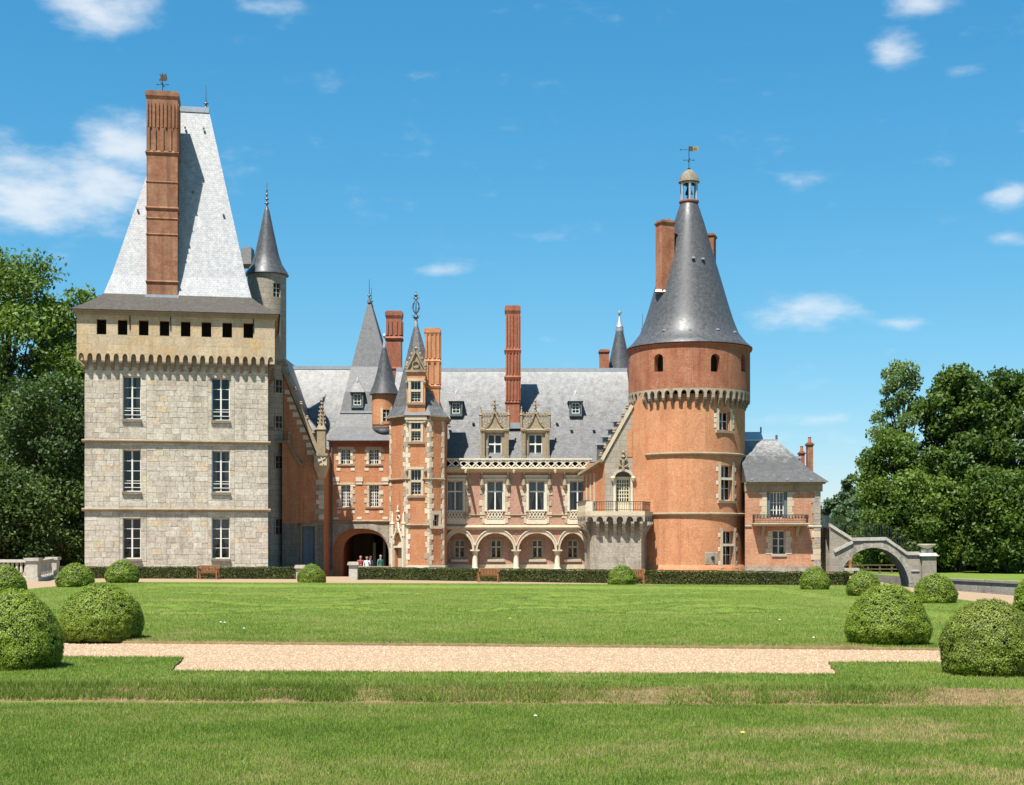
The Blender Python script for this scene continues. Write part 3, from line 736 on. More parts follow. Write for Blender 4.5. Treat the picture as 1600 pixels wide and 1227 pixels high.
# ---------------------------------------------------------------- square stone keep
KO = Vector((PX(132, 76.4), 76.4, 0)); KR = Vector((PX(419, 78.1), 78.1, 0))
KW = (KR-KO).length; KU = (KR-KO)/KW; KV = Vector((-KU.y, KU.x, 0)); KD = 7.8
def KM(u, z, d): p = KO+KU*u+KV*d; return (p.x, p.y, z)
def ku(px, v=0.0):
    t = (px-800)/F; return (t*(KO.y+v*KV.y)-KO.x-v*KV.x)/(KU.x-t*KU.y)
def kz(py, u, v=0.0): return PZ(py, KO.y+u*KU.y+v*KV.y)
def build_keep():
    K = thing('stone_keep', 'tall square pale stone keep with a steep slate roof and a huge brick chimney', 'tower', (*KM(KW/2, 0, KD/2)[:2], 0))
    zc = kz(571, KW/2); zp0 = kz(560, KW/2); zp1 = kz(497, KW/2); zs = [kz(797, KW/2), kz(690.5, KW/2)]
    cols = [(ku(192), ku(220)), (ku(331), ku(359))]; bays = [(ku(186.5), ku(229)), (ku(325), ku(366.5))]
    rows = [(kz(873, 4), kz(810, 4)), (kz(768.5, 4), kz(703.5, 4)), (kz(655.5, 4), kz(589, 4))]
    ops = [op(a, b, z0, z1) for a, b in cols for z0, z1 in rows]
    mb = MB(); wall(mb, lambda u, z, d: KM(u, z, d+.024), 0, KW, -.3, zp0+.3, ops, .30)
    mb.build('wall', MT['mortar'], K)
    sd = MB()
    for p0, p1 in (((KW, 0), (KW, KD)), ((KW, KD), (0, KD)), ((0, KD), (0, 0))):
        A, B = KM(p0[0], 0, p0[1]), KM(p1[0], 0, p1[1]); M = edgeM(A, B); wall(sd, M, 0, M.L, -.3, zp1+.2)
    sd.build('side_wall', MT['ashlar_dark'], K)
    # squared rubble, course by course
    rg = random.Random(11); st = []
    regs = [(0, bays[0][0]), bays[0], (bays[0][1], bays[1][0]), bays[1], (bays[1][1], KW)]
    for ri, (a, b) in enumerate(regs):
        bay = ri in (1, 3)
        z = -.25
        while z < zc+.25:
            h = rg.uniform(.24, .34) if not bay else rg.uniform(.31, .36)
            u = a
            while u < b-.02:
                w = rg.uniform(.28, .70) if not bay else (b-a)*rg.choice((.5, 1, 1))
                if b-(u+w) < .25: w = b-u
                pieces = [(u, u+w, z, z+h)]
                if bay:
                    c0, c1 = cols[ri//2]; out = []
                    for (p, q, r, s) in pieces:
                        hit = [(z0, z1) for z0, z1 in rows if s > z0-.16 and r < z1]
                        if hit:
                            z0, z1 = hit[0]
                            if p < c0-.05: out.append((p, c0, r, s))
                            if q > c1+.05: out.append((c1, q, r, s))
                            if s > z1+.06: out.append((max(p,c0), min(q,c1), max(r, z1), s))
                            if r < z0-.24: out.append((max(p,c0), min(q,c1), r, z0-.17))
                        else: out.append((p, q, r, s))
                    pieces = out
                st += [(p, q, r, s) for p, q, r, s in pieces if q-p > .06 and s-r > .06]
                u += w
            z += h
    st = [s for s in st if not any(s[2] < zz+.07 and s[3] > zz-.09 and False for zz in zs)]
    st.sort(key=lambda s: -(s[1]-s[0])*(s[3]-s[2]))
    rest = MB()
    for i, (p, q, r, s) in enumerate(st):
        tn = rg.random(); tn = tn*.86 if rg.random() < .93 else rg.uniform(.88, 1)
        d0 = -rg.uniform(0, .014); g = rg.uniform(.002, .006)
        t = rest if i >= 290 else MB()
        t.t = tn; t.stone(KM, p+g, q-g, r+g, s-g, d0+.012, .04, .009)
        if i < 290: t.build('stone', MT['blocks'], K)
    o = rest.build('small_stones', MT['blocks'], K); o['kind'] = 'stuff'
    for zz in zs: string(K, KM, -.14, KW+.14, zz, .17, .16, 'carved')
    for ci, (a, b) in enumerate(cols):
        for rix, (z0, z1) in enumerate(rows):
            w = window(K, KM, a, b, z0, z1, .22, [.5], [.25, .5, .75], .05, .03, 'white', True, thick={0: .085}, room=1.1, curtain='straight' if (ci, rix) in ((1, 1), (0, 2)) else ('tied' if (ci, rix) == (1, 0) else None))
            sill(w, KM, a-.04, b+.04, z0, .16, .13, 'ashlar')
            sh = MB(); sh.mbox(KM, a+.012, a+.05, z0, z1, .03, .215); sh.build('shutter', MT['blue'], w)
            if rix:
                br = MB()
                for k in (.10, .2): zz = z0+(z1-z0)*k; br.mbox(KM, a, b, zz-.018, zz+.018, .08, .11)
                br.build('guard_rail', MT['white'], w)
    # machicolated parapet
    OV = .36
    PM = lambda u, z, d: KM(u, z, d-OV)
    hz0, hz1 = kz(527, KW/2), kz(503.5, KW/2)
    hops = [op(ku(c-7.6, -OV), ku(c+7.6, -OV), hz0, hz1) for c in (158.5, 191.5, 224.5, 257, 290, 322.5, 355, 388)]
    mb = MB(); n = 23; cw = (KW+2*OV)/n
    aops = [op(-OV+cw*(i+.2), -OV+cw*(i+.8), zp0-.25, zp0+.14, rise=.24, n=8) for i in range(n)]
    wall(mb, PM, -OV, KW+OV, zp0-.25, zp1, hops+aops, .35)
    def parside(A, B, fro, to):
        M = edgeM(A, B); m = int(M.L/cw); c2 = M.L/m
        wall(mb, M, 0, M.L, zp0-.25, zp1, [op(c2*(i+.2), c2*(i+.8), zp0-.25, zp0+.14, rise=.24, n=6) for i in range(m)], .3)
    c = [KM(-OV, 0, -OV), KM(KW+OV, 0, -OV), KM(KW+OV, 0, KD+OV), KM(-OV, 0, KD+OV)]
    parside(c[1], c[2], 0, 0); parside(c[3], c[0], 0, 0); parside(c[2], c[3], 0, 0)
    mb.add([KM(-OV, zp1, -OV), KM(KW+OV, zp1, -OV), KM(KW+OV, zp1, KD+OV), KM(-OV, zp1, KD+OV)])
    mb.add([KM(.35-OV, zp0+.15, .35-OV), KM(KW+OV-.35, zp0+.15, .35-OV), KM(KW, zp0+.15, .25), KM(0, zp0+.15, .25)])
    par = mb.build('parapet', MT['ochre'], K)
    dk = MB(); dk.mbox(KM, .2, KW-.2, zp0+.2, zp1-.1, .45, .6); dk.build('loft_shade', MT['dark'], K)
    cm = MB()
    pr = [(.06, zp0-.252), (-OV+.005, zp0-.252), (-OV+.005, zp0-.33), (-.22, zp0-.40), (-.20, zp0-.50), (-.1, zp0-.57), (-.09, zp0-.68), (.0, zp0-.74), (.06, zp0-.74)]
    w2 = cw*.19
    a = [Vector((-w2, d, z)) for d, z in pr]; b = [Vector((w2, d, z)) for d, z in pr]
    cm.add(a); cm.add(b[::-1])
    for i in range(len(pr)):
        j = (i+1) % len(pr); cm.add([a[j], a[i], b[i], b[j]])
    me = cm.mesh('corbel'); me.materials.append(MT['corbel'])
    org = origin_of(K)
    def corbel(p, ang):
        o = place(bpy.data.objects.new('corbel', me), K); o.location = (p[0]-org.x, p[1]-org.y, 0); o.rotation_euler = (0, 0, ang)
    ang = atan2(KU.y, KU.x)
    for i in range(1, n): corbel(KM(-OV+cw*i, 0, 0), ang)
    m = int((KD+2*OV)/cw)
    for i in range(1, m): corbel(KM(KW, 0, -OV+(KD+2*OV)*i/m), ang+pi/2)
    ev = MB(); ev.mbox(KM, -OV-.1, KW+OV+.1, zp1, zp1+.16, -OV-.1, KD+OV+.1); ev.mbox(KM, -OV-.2, KW+OV+.2, zp1+.161, zp1+.26, -OV-.2, KD+OV+.2)
    ev.build('cornice', MT['carved'], K)
    for u in (2.4, 4.55, 9.0):
        sp = MB(); sp.mbox(KM, u, u+.05, zp1-.75, zp1-.002, -OV-.04, -OV-.002); sp.build('iron_strap', MT['iron'], K)
    # bell-cast roof
    e = OV+.30; z0 = zp1+.262
    def ring(ul, ur, vf, vb_, z): return [KM(ul, z, vf), KM(ur, z, vf), KM(ur, z, vb_), KM(ul, z, vb_)]
    vb1 = 1.15; zb = kz(461, 4, vb1)
    ub0, ub1 = ku(162, vb1), ku(393, vb1)
    vr0, vr1 = KD/2-.15, KD/2+.15; zr = kz(169, 4.6, KD/2)
    ur0, ur1 = ku(267, KD/2), ku(326, KD/2)
    mid = .35; lerp = lambda a, b, t: a+(b-a)*t
    sk = MB(); sk.loft([ring(-e, KW+e, -e, KD+e, z0), ring(lerp(-e, ub0, .42), lerp(KW+e, ub1, .42), lerp(-e, vb1, .42), lerp(KD+e, KD-vb1, .42), lerp(z0, zb, .36)),
                        ring(lerp(-e, ub0, .8), lerp(KW+e, ub1, .8), lerp(-e, vb1, .8), lerp(KD+e, KD-vb1, .8), lerp(z0, zb, .74)), ring(ub0, ub1, vb1, KD-vb1, zb)], False)
    skirt = sk.build('roof_skirt', MT['slate_old'], K)
    rf = MB(); t1 = .12
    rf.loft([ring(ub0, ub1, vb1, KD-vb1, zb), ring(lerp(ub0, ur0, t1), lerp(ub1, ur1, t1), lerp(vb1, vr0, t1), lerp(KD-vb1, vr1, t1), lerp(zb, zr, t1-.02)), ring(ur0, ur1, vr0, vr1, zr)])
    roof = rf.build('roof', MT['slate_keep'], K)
    rd = MB(); rd.mbox(KM, ur0-.03, ur1+.03, zr-.25, zr+.06, vr0-.1, vr1+.1); rd.build('ridge_capping', MT['lead'], roof)
    for px in (194, 246, 303, 350, 398):
        u = ku(px, -.1); h = MB(); zz = kz(487, 4, -.1); h.mbox(KM, u, u+.16, zz, zz+.07, -.32, -.12); h.build('roof_hook', MT['lead'], skirt)
    for px, py in ((288, 200), (317, 200), (214, 332), (348, 334), (300, 300)):
        v = lerp(vb1, vr0, (kz(py, 4, 3)-zb)/(zr-zb)); u = ku(px, v); h = MB(); zz = kz(py, 4, v); h.mbox(KM, u, u+.1, zz, zz+.1, v-.13, v-.02); h.build('roof_hook', MT['lead_dark'], roof)
    # chimney on the front slope
    cu0, cu1 = ku(229, 1.1), ku(277.5, 1.1); cz1 = kz(141, 3.5, 1.1); cx, cy, _ = KM((cu0+cu1)/2, 0, 1.1+.8)
    q = lambda py: kz(py, 3.5, 1.1)
    ch = chimney(K, cx, cy, cu1-cu0, 1.6, q(468), cz1, 'brick_chim', [(q(238), .22, .08), (q(284), .09, .04), (q(325), .2, .07), (q(341), .1, .04), (q(366), .1, .04), (q(440), .16, .07)],
                 [(q(236), q(200), 4), (q(199), q(160), 8)], .5, atan2(KU.y, KU.x), 0, 'brick_chim')
    fl = MB(); fl.mbox(KM, cu0-.08, cu1+.08, q(468), q(461), .95, 1.3); fl.build('lead_flashing', MT['lead'], ch)
    vane(K, KM((cu0+cu1)/2, 0, 1.5)[:2], cz1, 1.1, 'rust')
    f = finial(K, *KM(ur1-.15, 0, KD/2)[:2], zr, 1.55, .16, 'lead_dark', 1)
    # stair turret on the far right corner
    TY = 86.0; tx = PX(417, TY); r = 30.0/F*TY
    z = lambda py: PZ(py, TY)
    mb = MB(); TM = cylM(tx, TY, r)
    tops = [op(-.05+r*.55, .45+r*.55, z(468), z(447))]
    wall(mb, TM, -pi*r, pi*r, -.3, z(431), tops, .2, .22); tu = mb.build('stair_turret', MT['ashlar'], K, True)
    for zz, o2 in ((z(570), .12), (z(672), .06)): string(tu, TM, -pi*r, pi*r, zz, .22, o2, 'ashlar_dark', .25)
    for py0, py1 in ((616, 596), (672, 652), (733, 714), (835, 812)):
        zz0, zz1 = z(py0), z(py1); u0 = r*.62
        fw = MB(); fw.mbox(TM, u0-.06, u0+.5, zz0-.08, zz0, -.06, .05); fw.mbox(TM, u0-.06, u0+.5, zz1, zz1+.08, -.06, .05)
        fw.mbox(TM, u0-.06, u0, zz0, zz1, -.06, .05); fw.mbox(TM, u0+.44, u0+.5, zz0, zz1, -.06, .05); fw.mbox(TM, u0+.2, u0+.24, zz0, zz1, -.055, .04); fw.mbox(TM, u0, u0+.44, (zz0+zz1)/2-.02, (zz0+zz1)/2+.02, -.055, .04)
        fw.build('window_frame', MT['ashlar'], tu)
        g = MB(); g.mbox(TM, u0, u0+.44, zz0, zz1, -.04, .03); g.build('window_glass', MT['dark'], tu)
    g = MB(); g.mbox(TM, tops[0]['u0']-.02, tops[0]['u1']+.02, tops[0]['z0'], tops[0]['z1'], .15, .19); g.build('window_glass', MT['dark'], tu)
    g = MB(); a, b, c0, c1 = tops[0]['u0'], tops[0]['u1'], tops[0]['z0'], tops[0]['z1']
    g.mbox(TM, (a+b)/2-.02, (a+b)/2+.02, c0, c1, .1, .14)
    for k in (.33, .66): g.mbox(TM, a, b, c0+(c1-c0)*k-.018, c0+(c1-c0)*k+.018, .1, .14)
    g.build('window_frame', MT['white'], tu)
    cn = MB(); cn.lathe(tx, TY, [(r*.9, z(431)-.05), (r+.16, z(431)), (r+.12, z(428)), (r*.80, z(414)), (r*.62, z(398)), (r*.36, z(362)), (r*.14, z(330)), (.09, z(325)), (0, z(323))], 32)
    cone = cn.build('turret_roof', MT['slate_cone'], K, True)
    finial(cone, tx, TY, z(328), z(283)-z(328), .16, 'lead_dark', 4)
    sb = MB(); bx = PX(386, TY+1); sb.hexa([(bx-.4, TY+.5, z(410)), (bx+.35, TY+.5, z(410)), (bx+.35, TY+2, z(410)), (bx-.4, TY+2, z(410)), (bx-.3, TY+.8, z(382)), (bx+.3, TY+.8, z(382)), (bx+.3, TY+1.8, z(382)), (bx-.3, TY+1.8, z(382))])
    sb.build('stair_roof', MT['slate'], K)
def vane(par, xy, z, h, mat='iron', flag=False):
    x, y = xy; mb = MB(); mb.tube([(x, y, z-.05), (x, y, z+h)], .022, 6)
    mb.lathe(x, y, [(0, z), (.09, z+.05), (.09, z+.1), (0, z+.15)], 8)
    for a in (0, pi/2): mb.bar((x-.28*cos(a), y-.28*sin(a), z+h*.42), (x+.28*cos(a), y+.28*sin(a), z+h*.42), .025)
    for a in range(4):
        c_, s_ = cos(a*pi/2)*.3, sin(a*pi/2)*.3; mb.lathe(x+c_, y+s_, [(0, z+h*.42-.05), (.05, z+h*.42), (0, z+h*.42+.05)], 6)
    o = mb.build('weathervane', MT['iron'], par)
    p = MB()
    if flag:
        p.box(x+.03, x+.24, y-.012, y+.012, z+h*.80, z+h*1.0); p.build('pennant_field', MT['rust'], o)
        q = MB(); q.prism([(x+.241, z+h*.80), (x+.62, z+h*.80), (x+.54, z+h*.84), (x+.60, z+h*.89), (x+.54, z+h*.94), (x+.62, z+h*.98), (x+.241, z+h*1.0)], lambda u, zz, d: (u, y+d, zz), -.012, .012)
        q.build('pennant', MT['gilt'], o)
        q2 = MB()
        for k in (.32, .43): q2.prism([(x+k-.03, z+h*.83), (x+k+.03, z+h*.83), (x+k+.035, z+h*.9), (x+k, z+h*.97), (x+k-.035, z+h*.9)], lambda u, zz, d: (u, y+d, zz), -.018, -.0121)
        q2.build('pennant_emblem', MT['rust'], o)
        ar = MB(); ar.bar((x-.5, y, z+h*.86), (x-.02, y, z+h*.86), .02); ar.lathe(x-.52, y, [(0, z+h*.83), (.06, z+h*.86), (0, z+h*.89)], 6); ar.build('pointer', MT['iron'], o)
    else:
        p.prism([(x-.22, z+h*.62), (x+.2, z+h*.60), (x+.26, z+h*.72), (x+.2, z+h*.98), (x+.02, z+h*.9), (x-.2, z+h*.98), (x-.1, z+h*.8)], lambda u, zz, d: (u, y+d, zz), -.012, .012); p.build('vane_blade', MT[mat], o)
    return o
build_keep()
# ---------------------------------------------------------------- gabled wing between the keep and the gatehouse
def lucarne(par, px, py0, py1, Y, wpx, roofpy, back=1.6, name='roof_dormer'):
    """small hipped slate dormer with a white casement"""
    x = PX(px, Y); w = wpx*Y/F; z0, z1, zr = PZ(py1, Y), PZ(py0, Y), PZ(roofpy, Y)
    mb = MB()
    mb.box(x-w/2, x-w/2+.09, Y, Y+back, z0-.1, z1); mb.box(x+w/2-.09, x+w/2, Y, Y+back, z0-.1, z1); mb.box(x-w/2+.09, x+w/2-.09, Y+.001, Y+back, z1-.09, z1-.001); mb.box(x-w/2+.09, x+w/2-.09, Y+.002, Y+.2, z0-.1, z0+.06)
    d = mb.build(name, MT['blue'], par)
    M = planeM(Y); r = MB(); e = .1
    r.loft([[(x-w/2-e, Y-e, z1), (x+w/2+e, Y-e, z1), (x+w/2+e, Y+back, z1), (x-w/2-e, Y+back, z1)], [(x-.03, Y+w*.4, zr), (x+.03, Y+w*.4, zr), (x+.03, Y+back, zr), (x-.03, Y+back, zr)]])
    r.build('dormer_roof', MT['slate_main'], d)
    k = MB(); k.lathe(x, Y+w*.4, [(.13, zr-.16), (.08, zr), (0, zr+.14)], 8); k.build('lead_knob', MT['lead'], d)
    window(par, M, x-w/2+.14, x+w/2-.14, z0+.08, z1-.1, .10, [.5], [.33, .66], .05, .03, 'white', False, room=.6, name='dormer_window')
    return d
def build_gable_wing():
    Y = 85.5; X = lambda p: PX(p, Y); Z = lambda p: PZ(p, Y); M = planeM(Y)
    A = thing('gable_wing', 'orange brick wing with a steep gable and stone pinnacle, squeezed behind the keep', 'building', (-14.5, 90, 0))
    xr = X(506); ze = Z(712); xe = X(494.5); za = 13.65; xa = xe-(za-ze)/2.43
    top = lambda u: ze if u > xe else (za-2.43*(u-xa) if u > xa else za-2.43*(xa-u))
    zb = Z(818); dops = [op(X(472.5), X(492), -.3, Z(823))]
        # exact slope corners
    mb2 = MB(); xl = 2*xa-xe
    xs = -13.86; zx = top(xs); mb2.add([M(xs,zb,0),M(xr,zb,0),M(xr,ze,0),M(xe,ze,0),M(xs,zx,0)], [(xs,zb),(xr,zb),(xr,ze),(xe,ze),(xs,zx)]); SX = edgeM((xs, 97), (xs, Y)); wall(mb2, SX, 0, SX.L, -.3, zx-.3)
    mb2.build('gable_wall', MT['brick'], A)
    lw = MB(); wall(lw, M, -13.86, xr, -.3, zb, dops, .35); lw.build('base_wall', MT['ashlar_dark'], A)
    S_ = MB(); SM = edgeM((xr, Y), (xr, 88.2)); wall(S_, SM, 0, SM.L, -.3, ze+.5); S_.build('side_wall', MT['brick'], A)
    string(A, M, X(487), xr+.03, zb, .16, .1, 'carved')
    dl = MB(); a, b = dops[0]['u0'], dops[0]['u1']; m = (a+b)/2; z1 = Z(823)
    dr = MB(); dr.mbox(M, a, m-.008, -.2, z1, .2, .26); o1 = dr.build('door', MT['bluedoor'], A)
    dr = MB(); dr.mbox(M, m+.008, b, -.2, z1, .2, .26); o2 = dr.build('door', MT['bluedoor'], A)
    for o, (p, q) in ((o1, (a, m)), (o2, (m, b))):
        for k in range(3):
            pl = MB(); pl.mbox(M, p+.06, q-.06, .1+k*.72, .72+k*.72, .185, .199); pl.build('door_panel', MT['bluedoor'], o)
    jb = MB(); jb.mbox(M, a-.12, a, -.2, z1+.02, -.03, .15); jb.mbox(M, b, b+.12, -.2, z1+.02, -.03, .15); jb.mbox(M, a-.14, b+.14, z1+.021, z1+.15, -.04, .15); jb.build('door_surround', MT['carved'], A)
    # raking coping with crockets, stone toothing below it
    n = Vector((2.43, 0, 1)).normalized(); cp = MB(); p0, p1 = Vector((xe+.1, Y-.12, ze-.02)), Vector((xa, Y-.12, za+.05))
    w = n*.22; cp.hexa([p0, p0+Vector((0,.55,0)), p1+Vector((0,.55,0)), p1, p0+w, p0+w+Vector((0,.55,0)), p1+w+Vector((0,.55,0)), p1+w]); cop = cp.build('coping', MT['carved'], A)
    for k in range(7):
        p = p0+(p1-p0)*(.06+.13*k)+w+Vector((.02, .2, .02)); c = MB(); c.lathe(p.x, p.y, [(.0, p.z-.1), (.1, p.z-.03), (.13, p.z+.05), (.07, p.z+.12), (.1, p.z+.17), (0, p.z+.24)], 7); c.build('crocket', MT['carved'], cop)
    for k in range(9):
        zq = ze+.05+k*.46; ue = xe-(zq-ze)/2.43; q = MB(); L = random.uniform(.26, .42)
        q.prism([(ue-L-.13, zq), (ue-.04, zq), (ue-.04-.27/2.43, zq+.27), (ue-L-.13, zq+.27)], M, -.025, .03); q.build('quoin', MT['lime_pale'], A)
    quoins(A, M, xr, -1, Z(812), Z(745), .32, .52, .32)
    # corbelled bracket and pinnacle
    br = MB(); x0, x1 = X(492), X(512)
    br.hexa([(X(497), Y-.05, Z(746)), (xr, Y-.05, Z(746)), (xr, Y+.7, Z(746)), (X(497), Y+.7, Z(746)), (x0, Y-.42, Z(728)), (x1, Y-.42, Z(728)), (x1, Y+.8, Z(728)), (x0, Y+.8, Z(728))])
    br.box(x0, x1, Y-.42, Y+.8, Z(728)+.001, Z(713)); br.build('bracket', MT['lime'], A)
    for k in range(3):
        t = MB(); xx = x0+.1+(x1-x0-.2)*k/2; t.bar((x0+.08, Y-.45, Z(727)+.1), (x1-.08, Y-.45, Z(714)-.08), .06) if k == 0 else t.bar((xx-.1, Y-.45, Z(726)), (xx-.25, Y-.45, Z(715)), .05); t.build('tracery', MT['lime_pale'], A)
    cp2 = MB(); cp2.box(x0-.06, x1+.06, Y-.5, Y+.8, Z(713)+.001, Z(709)); cp2.build('bracket_cap', MT['carved'], A)
    px_, w = X(503), .5
    pn = MB(); pn.box(px_-w/2, px_+w/2, Y-.35, Y+.15, Z(709), Z(672)); 
    pn.loft([[(px_-w/2-.05,Y-.4,Z(672)),(px_+w/2+.05,Y-.4,Z(672)),(px_+w/2+.05,Y+.2,Z(672)),(px_-w/2-.05,Y+.2,Z(672))],[(px_-.17,Y-.27,Z(664)),(px_+.17,Y-.27,Z(664)),(px_+.17,Y+.07,Z(664)),(px_-.17,Y+.07,Z(664))],[(px_-.03,Y-.13,Z(632)),(px_+.03,Y-.13,Z(632)),(px_+.03,Y-.07,Z(632)),(px_-.03,Y-.07,Z(632))]])
    pin = pn.build('pinnacle', MT['carved'], A)
    for k in range(5):
        zz = Z(662-k*6); rr = .22-.03*k
        for sx, sy in ((1,0),(-1,0),(0,-1)):
            c = MB(); c.lathe(px_+sx*rr, Y-.1+sy*rr, [(0, zz-.06), (.06, zz), (.05, zz+.07), (0, zz+.11)], 6); c.build('crocket', MT['carved'], pin)
    fi = MB(); fi.lathe(px_, Y-.1, [(0, Z(633)), (.1, Z(631)), (.03, Z(629)), (.09, Z(626)), (0, Z(622))], 8); fi.build('finial', MT['carved'], pin)
    # lean-to wall beside the keep
    Y2 = 84.9; M2 = planeM(Y2); xr2 = PX(471.5, Y2); zt0, zt1 = PZ(729, Y2), PZ(692, Y2); xl2 = PX(450, Y2)
    f = lambda u: zt0+(zt1-zt0)*max(0, min(1, (xr2-u)/(xr2-xl2)))**1.35
    l = MB(); wall(l, M2, -13.86, xr2, PZ(818, Y2), f, [], .3, .12); EM = edgeM((xr2, Y2), (xr2, Y)); wall(l, EM, 0, EM.L, PZ(818, Y2), zt0); l.build('lean_to_wall', MT['brick'], A)
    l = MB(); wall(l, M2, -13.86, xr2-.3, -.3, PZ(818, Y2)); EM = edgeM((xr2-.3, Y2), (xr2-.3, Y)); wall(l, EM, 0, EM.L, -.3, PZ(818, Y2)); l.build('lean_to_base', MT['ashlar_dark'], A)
    cpl = MB(); N = 12
    for i in range(N):
        a, b = xl2-.7+(xr2+.06-xl2+.7)*i/N, xl2-.7+(xr2+.06-xl2+.7)*(i+1)/N
        cpl.hexa([M2(a,f(a),-.1),M2(b,f(b),-.1),M2(b,f(b),.9),M2(a,f(a),.9),M2(a,f(a)+.14,-.1),M2(b,f(b)+.14,-.1),M2(b,f(b)+.14,.9),M2(a,f(a)+.14,.9)])
    cpl.build('lean_to_coping', MT['carved'], A)
    vs = MB(); xv = xl2+.02; vs.lathe(xv, Y2, [(.1, zt1), (.14, zt1+.15), (.07, zt1+.25), (.07, zt1+.5), (.14, zt1+.62), (0, zt1+.8)], 8); vs.build('scroll_post', MT['carved'], A)
    # roofs
    r = MB(); ry0, ry1 = Y+.1, 97
    r.add([(xe+.22,ry0,ze-.1),(xe+.22,ry1,ze-.1),(xa,ry1,za),(xa,ry0,za)]); r.add([(xa,ry0,za),(xa,ry1,za),(2*xa-xe-.1,ry1,ze-.1),(2*xa-xe-.1,ry0,ze-.1)])
    roof = r.build('roof', MT['slate'], A)
    g = MB(); g.box(xe+.1, xe+.42, 85.95, 95, ze-.22, ze-.1); g.build('gutter', MT['lead'], roof)
    dm = MB(); dm.box(-13.55, -12.15, 87.0, 88.3, ze-.2, PZ(672, 87)); dmo = dm.build('side_dormer', MT['blue'], A)
    dm = MB(); dm.hexa([(-14,86.8,PZ(672,87)),(-12.0,86.8,PZ(672,87)),(-12.0,88.5,PZ(672,87)),(-14,88.5,PZ(672,87)),(-14,87.2,PZ(654,87)),(-12.6,87.2,PZ(654,87)),(-12.6,88.1,PZ(654,87)),(-14,88.1,PZ(654,87))]); dm.build('dormer_roof', MT['slate'], dmo)
    br = MB(); yb = 93.0; zr = PZ(575, yb)       # long roof behind
    br.add([(-19,88.4,7.4),(-8.5,88.4,7.4),(-8.5,90.0,9.6),(-19,90.0,9.6)]); br.add([(-19,90.0,9.6),(-8.5,90.0,9.6),(-8.5,yb,zr),(-19,yb,zr)]); br.add([(-19,yb,zr),(-8.5,yb,zr),(-8.5,98,7.4),(-19,98,7.4)]); br.add([(-19,88.4,7.4),(-19,yb,zr),(-19,98,7.4)])
    o = br.build('rear_roof', MT['slate_main'], A)
    rc = MB(); rc.box(-19, -8.5, yb-.14, yb+.14, zr-.12, zr+.1); rc.build('ridge_capping', MT['lead'], o)
    bw = MB(); bw.box(-19, -8.5, 97.5, 97.9, -.3, 7.9); bw.build('rear_wall', MT['brick'], A)
build_gable_wing()

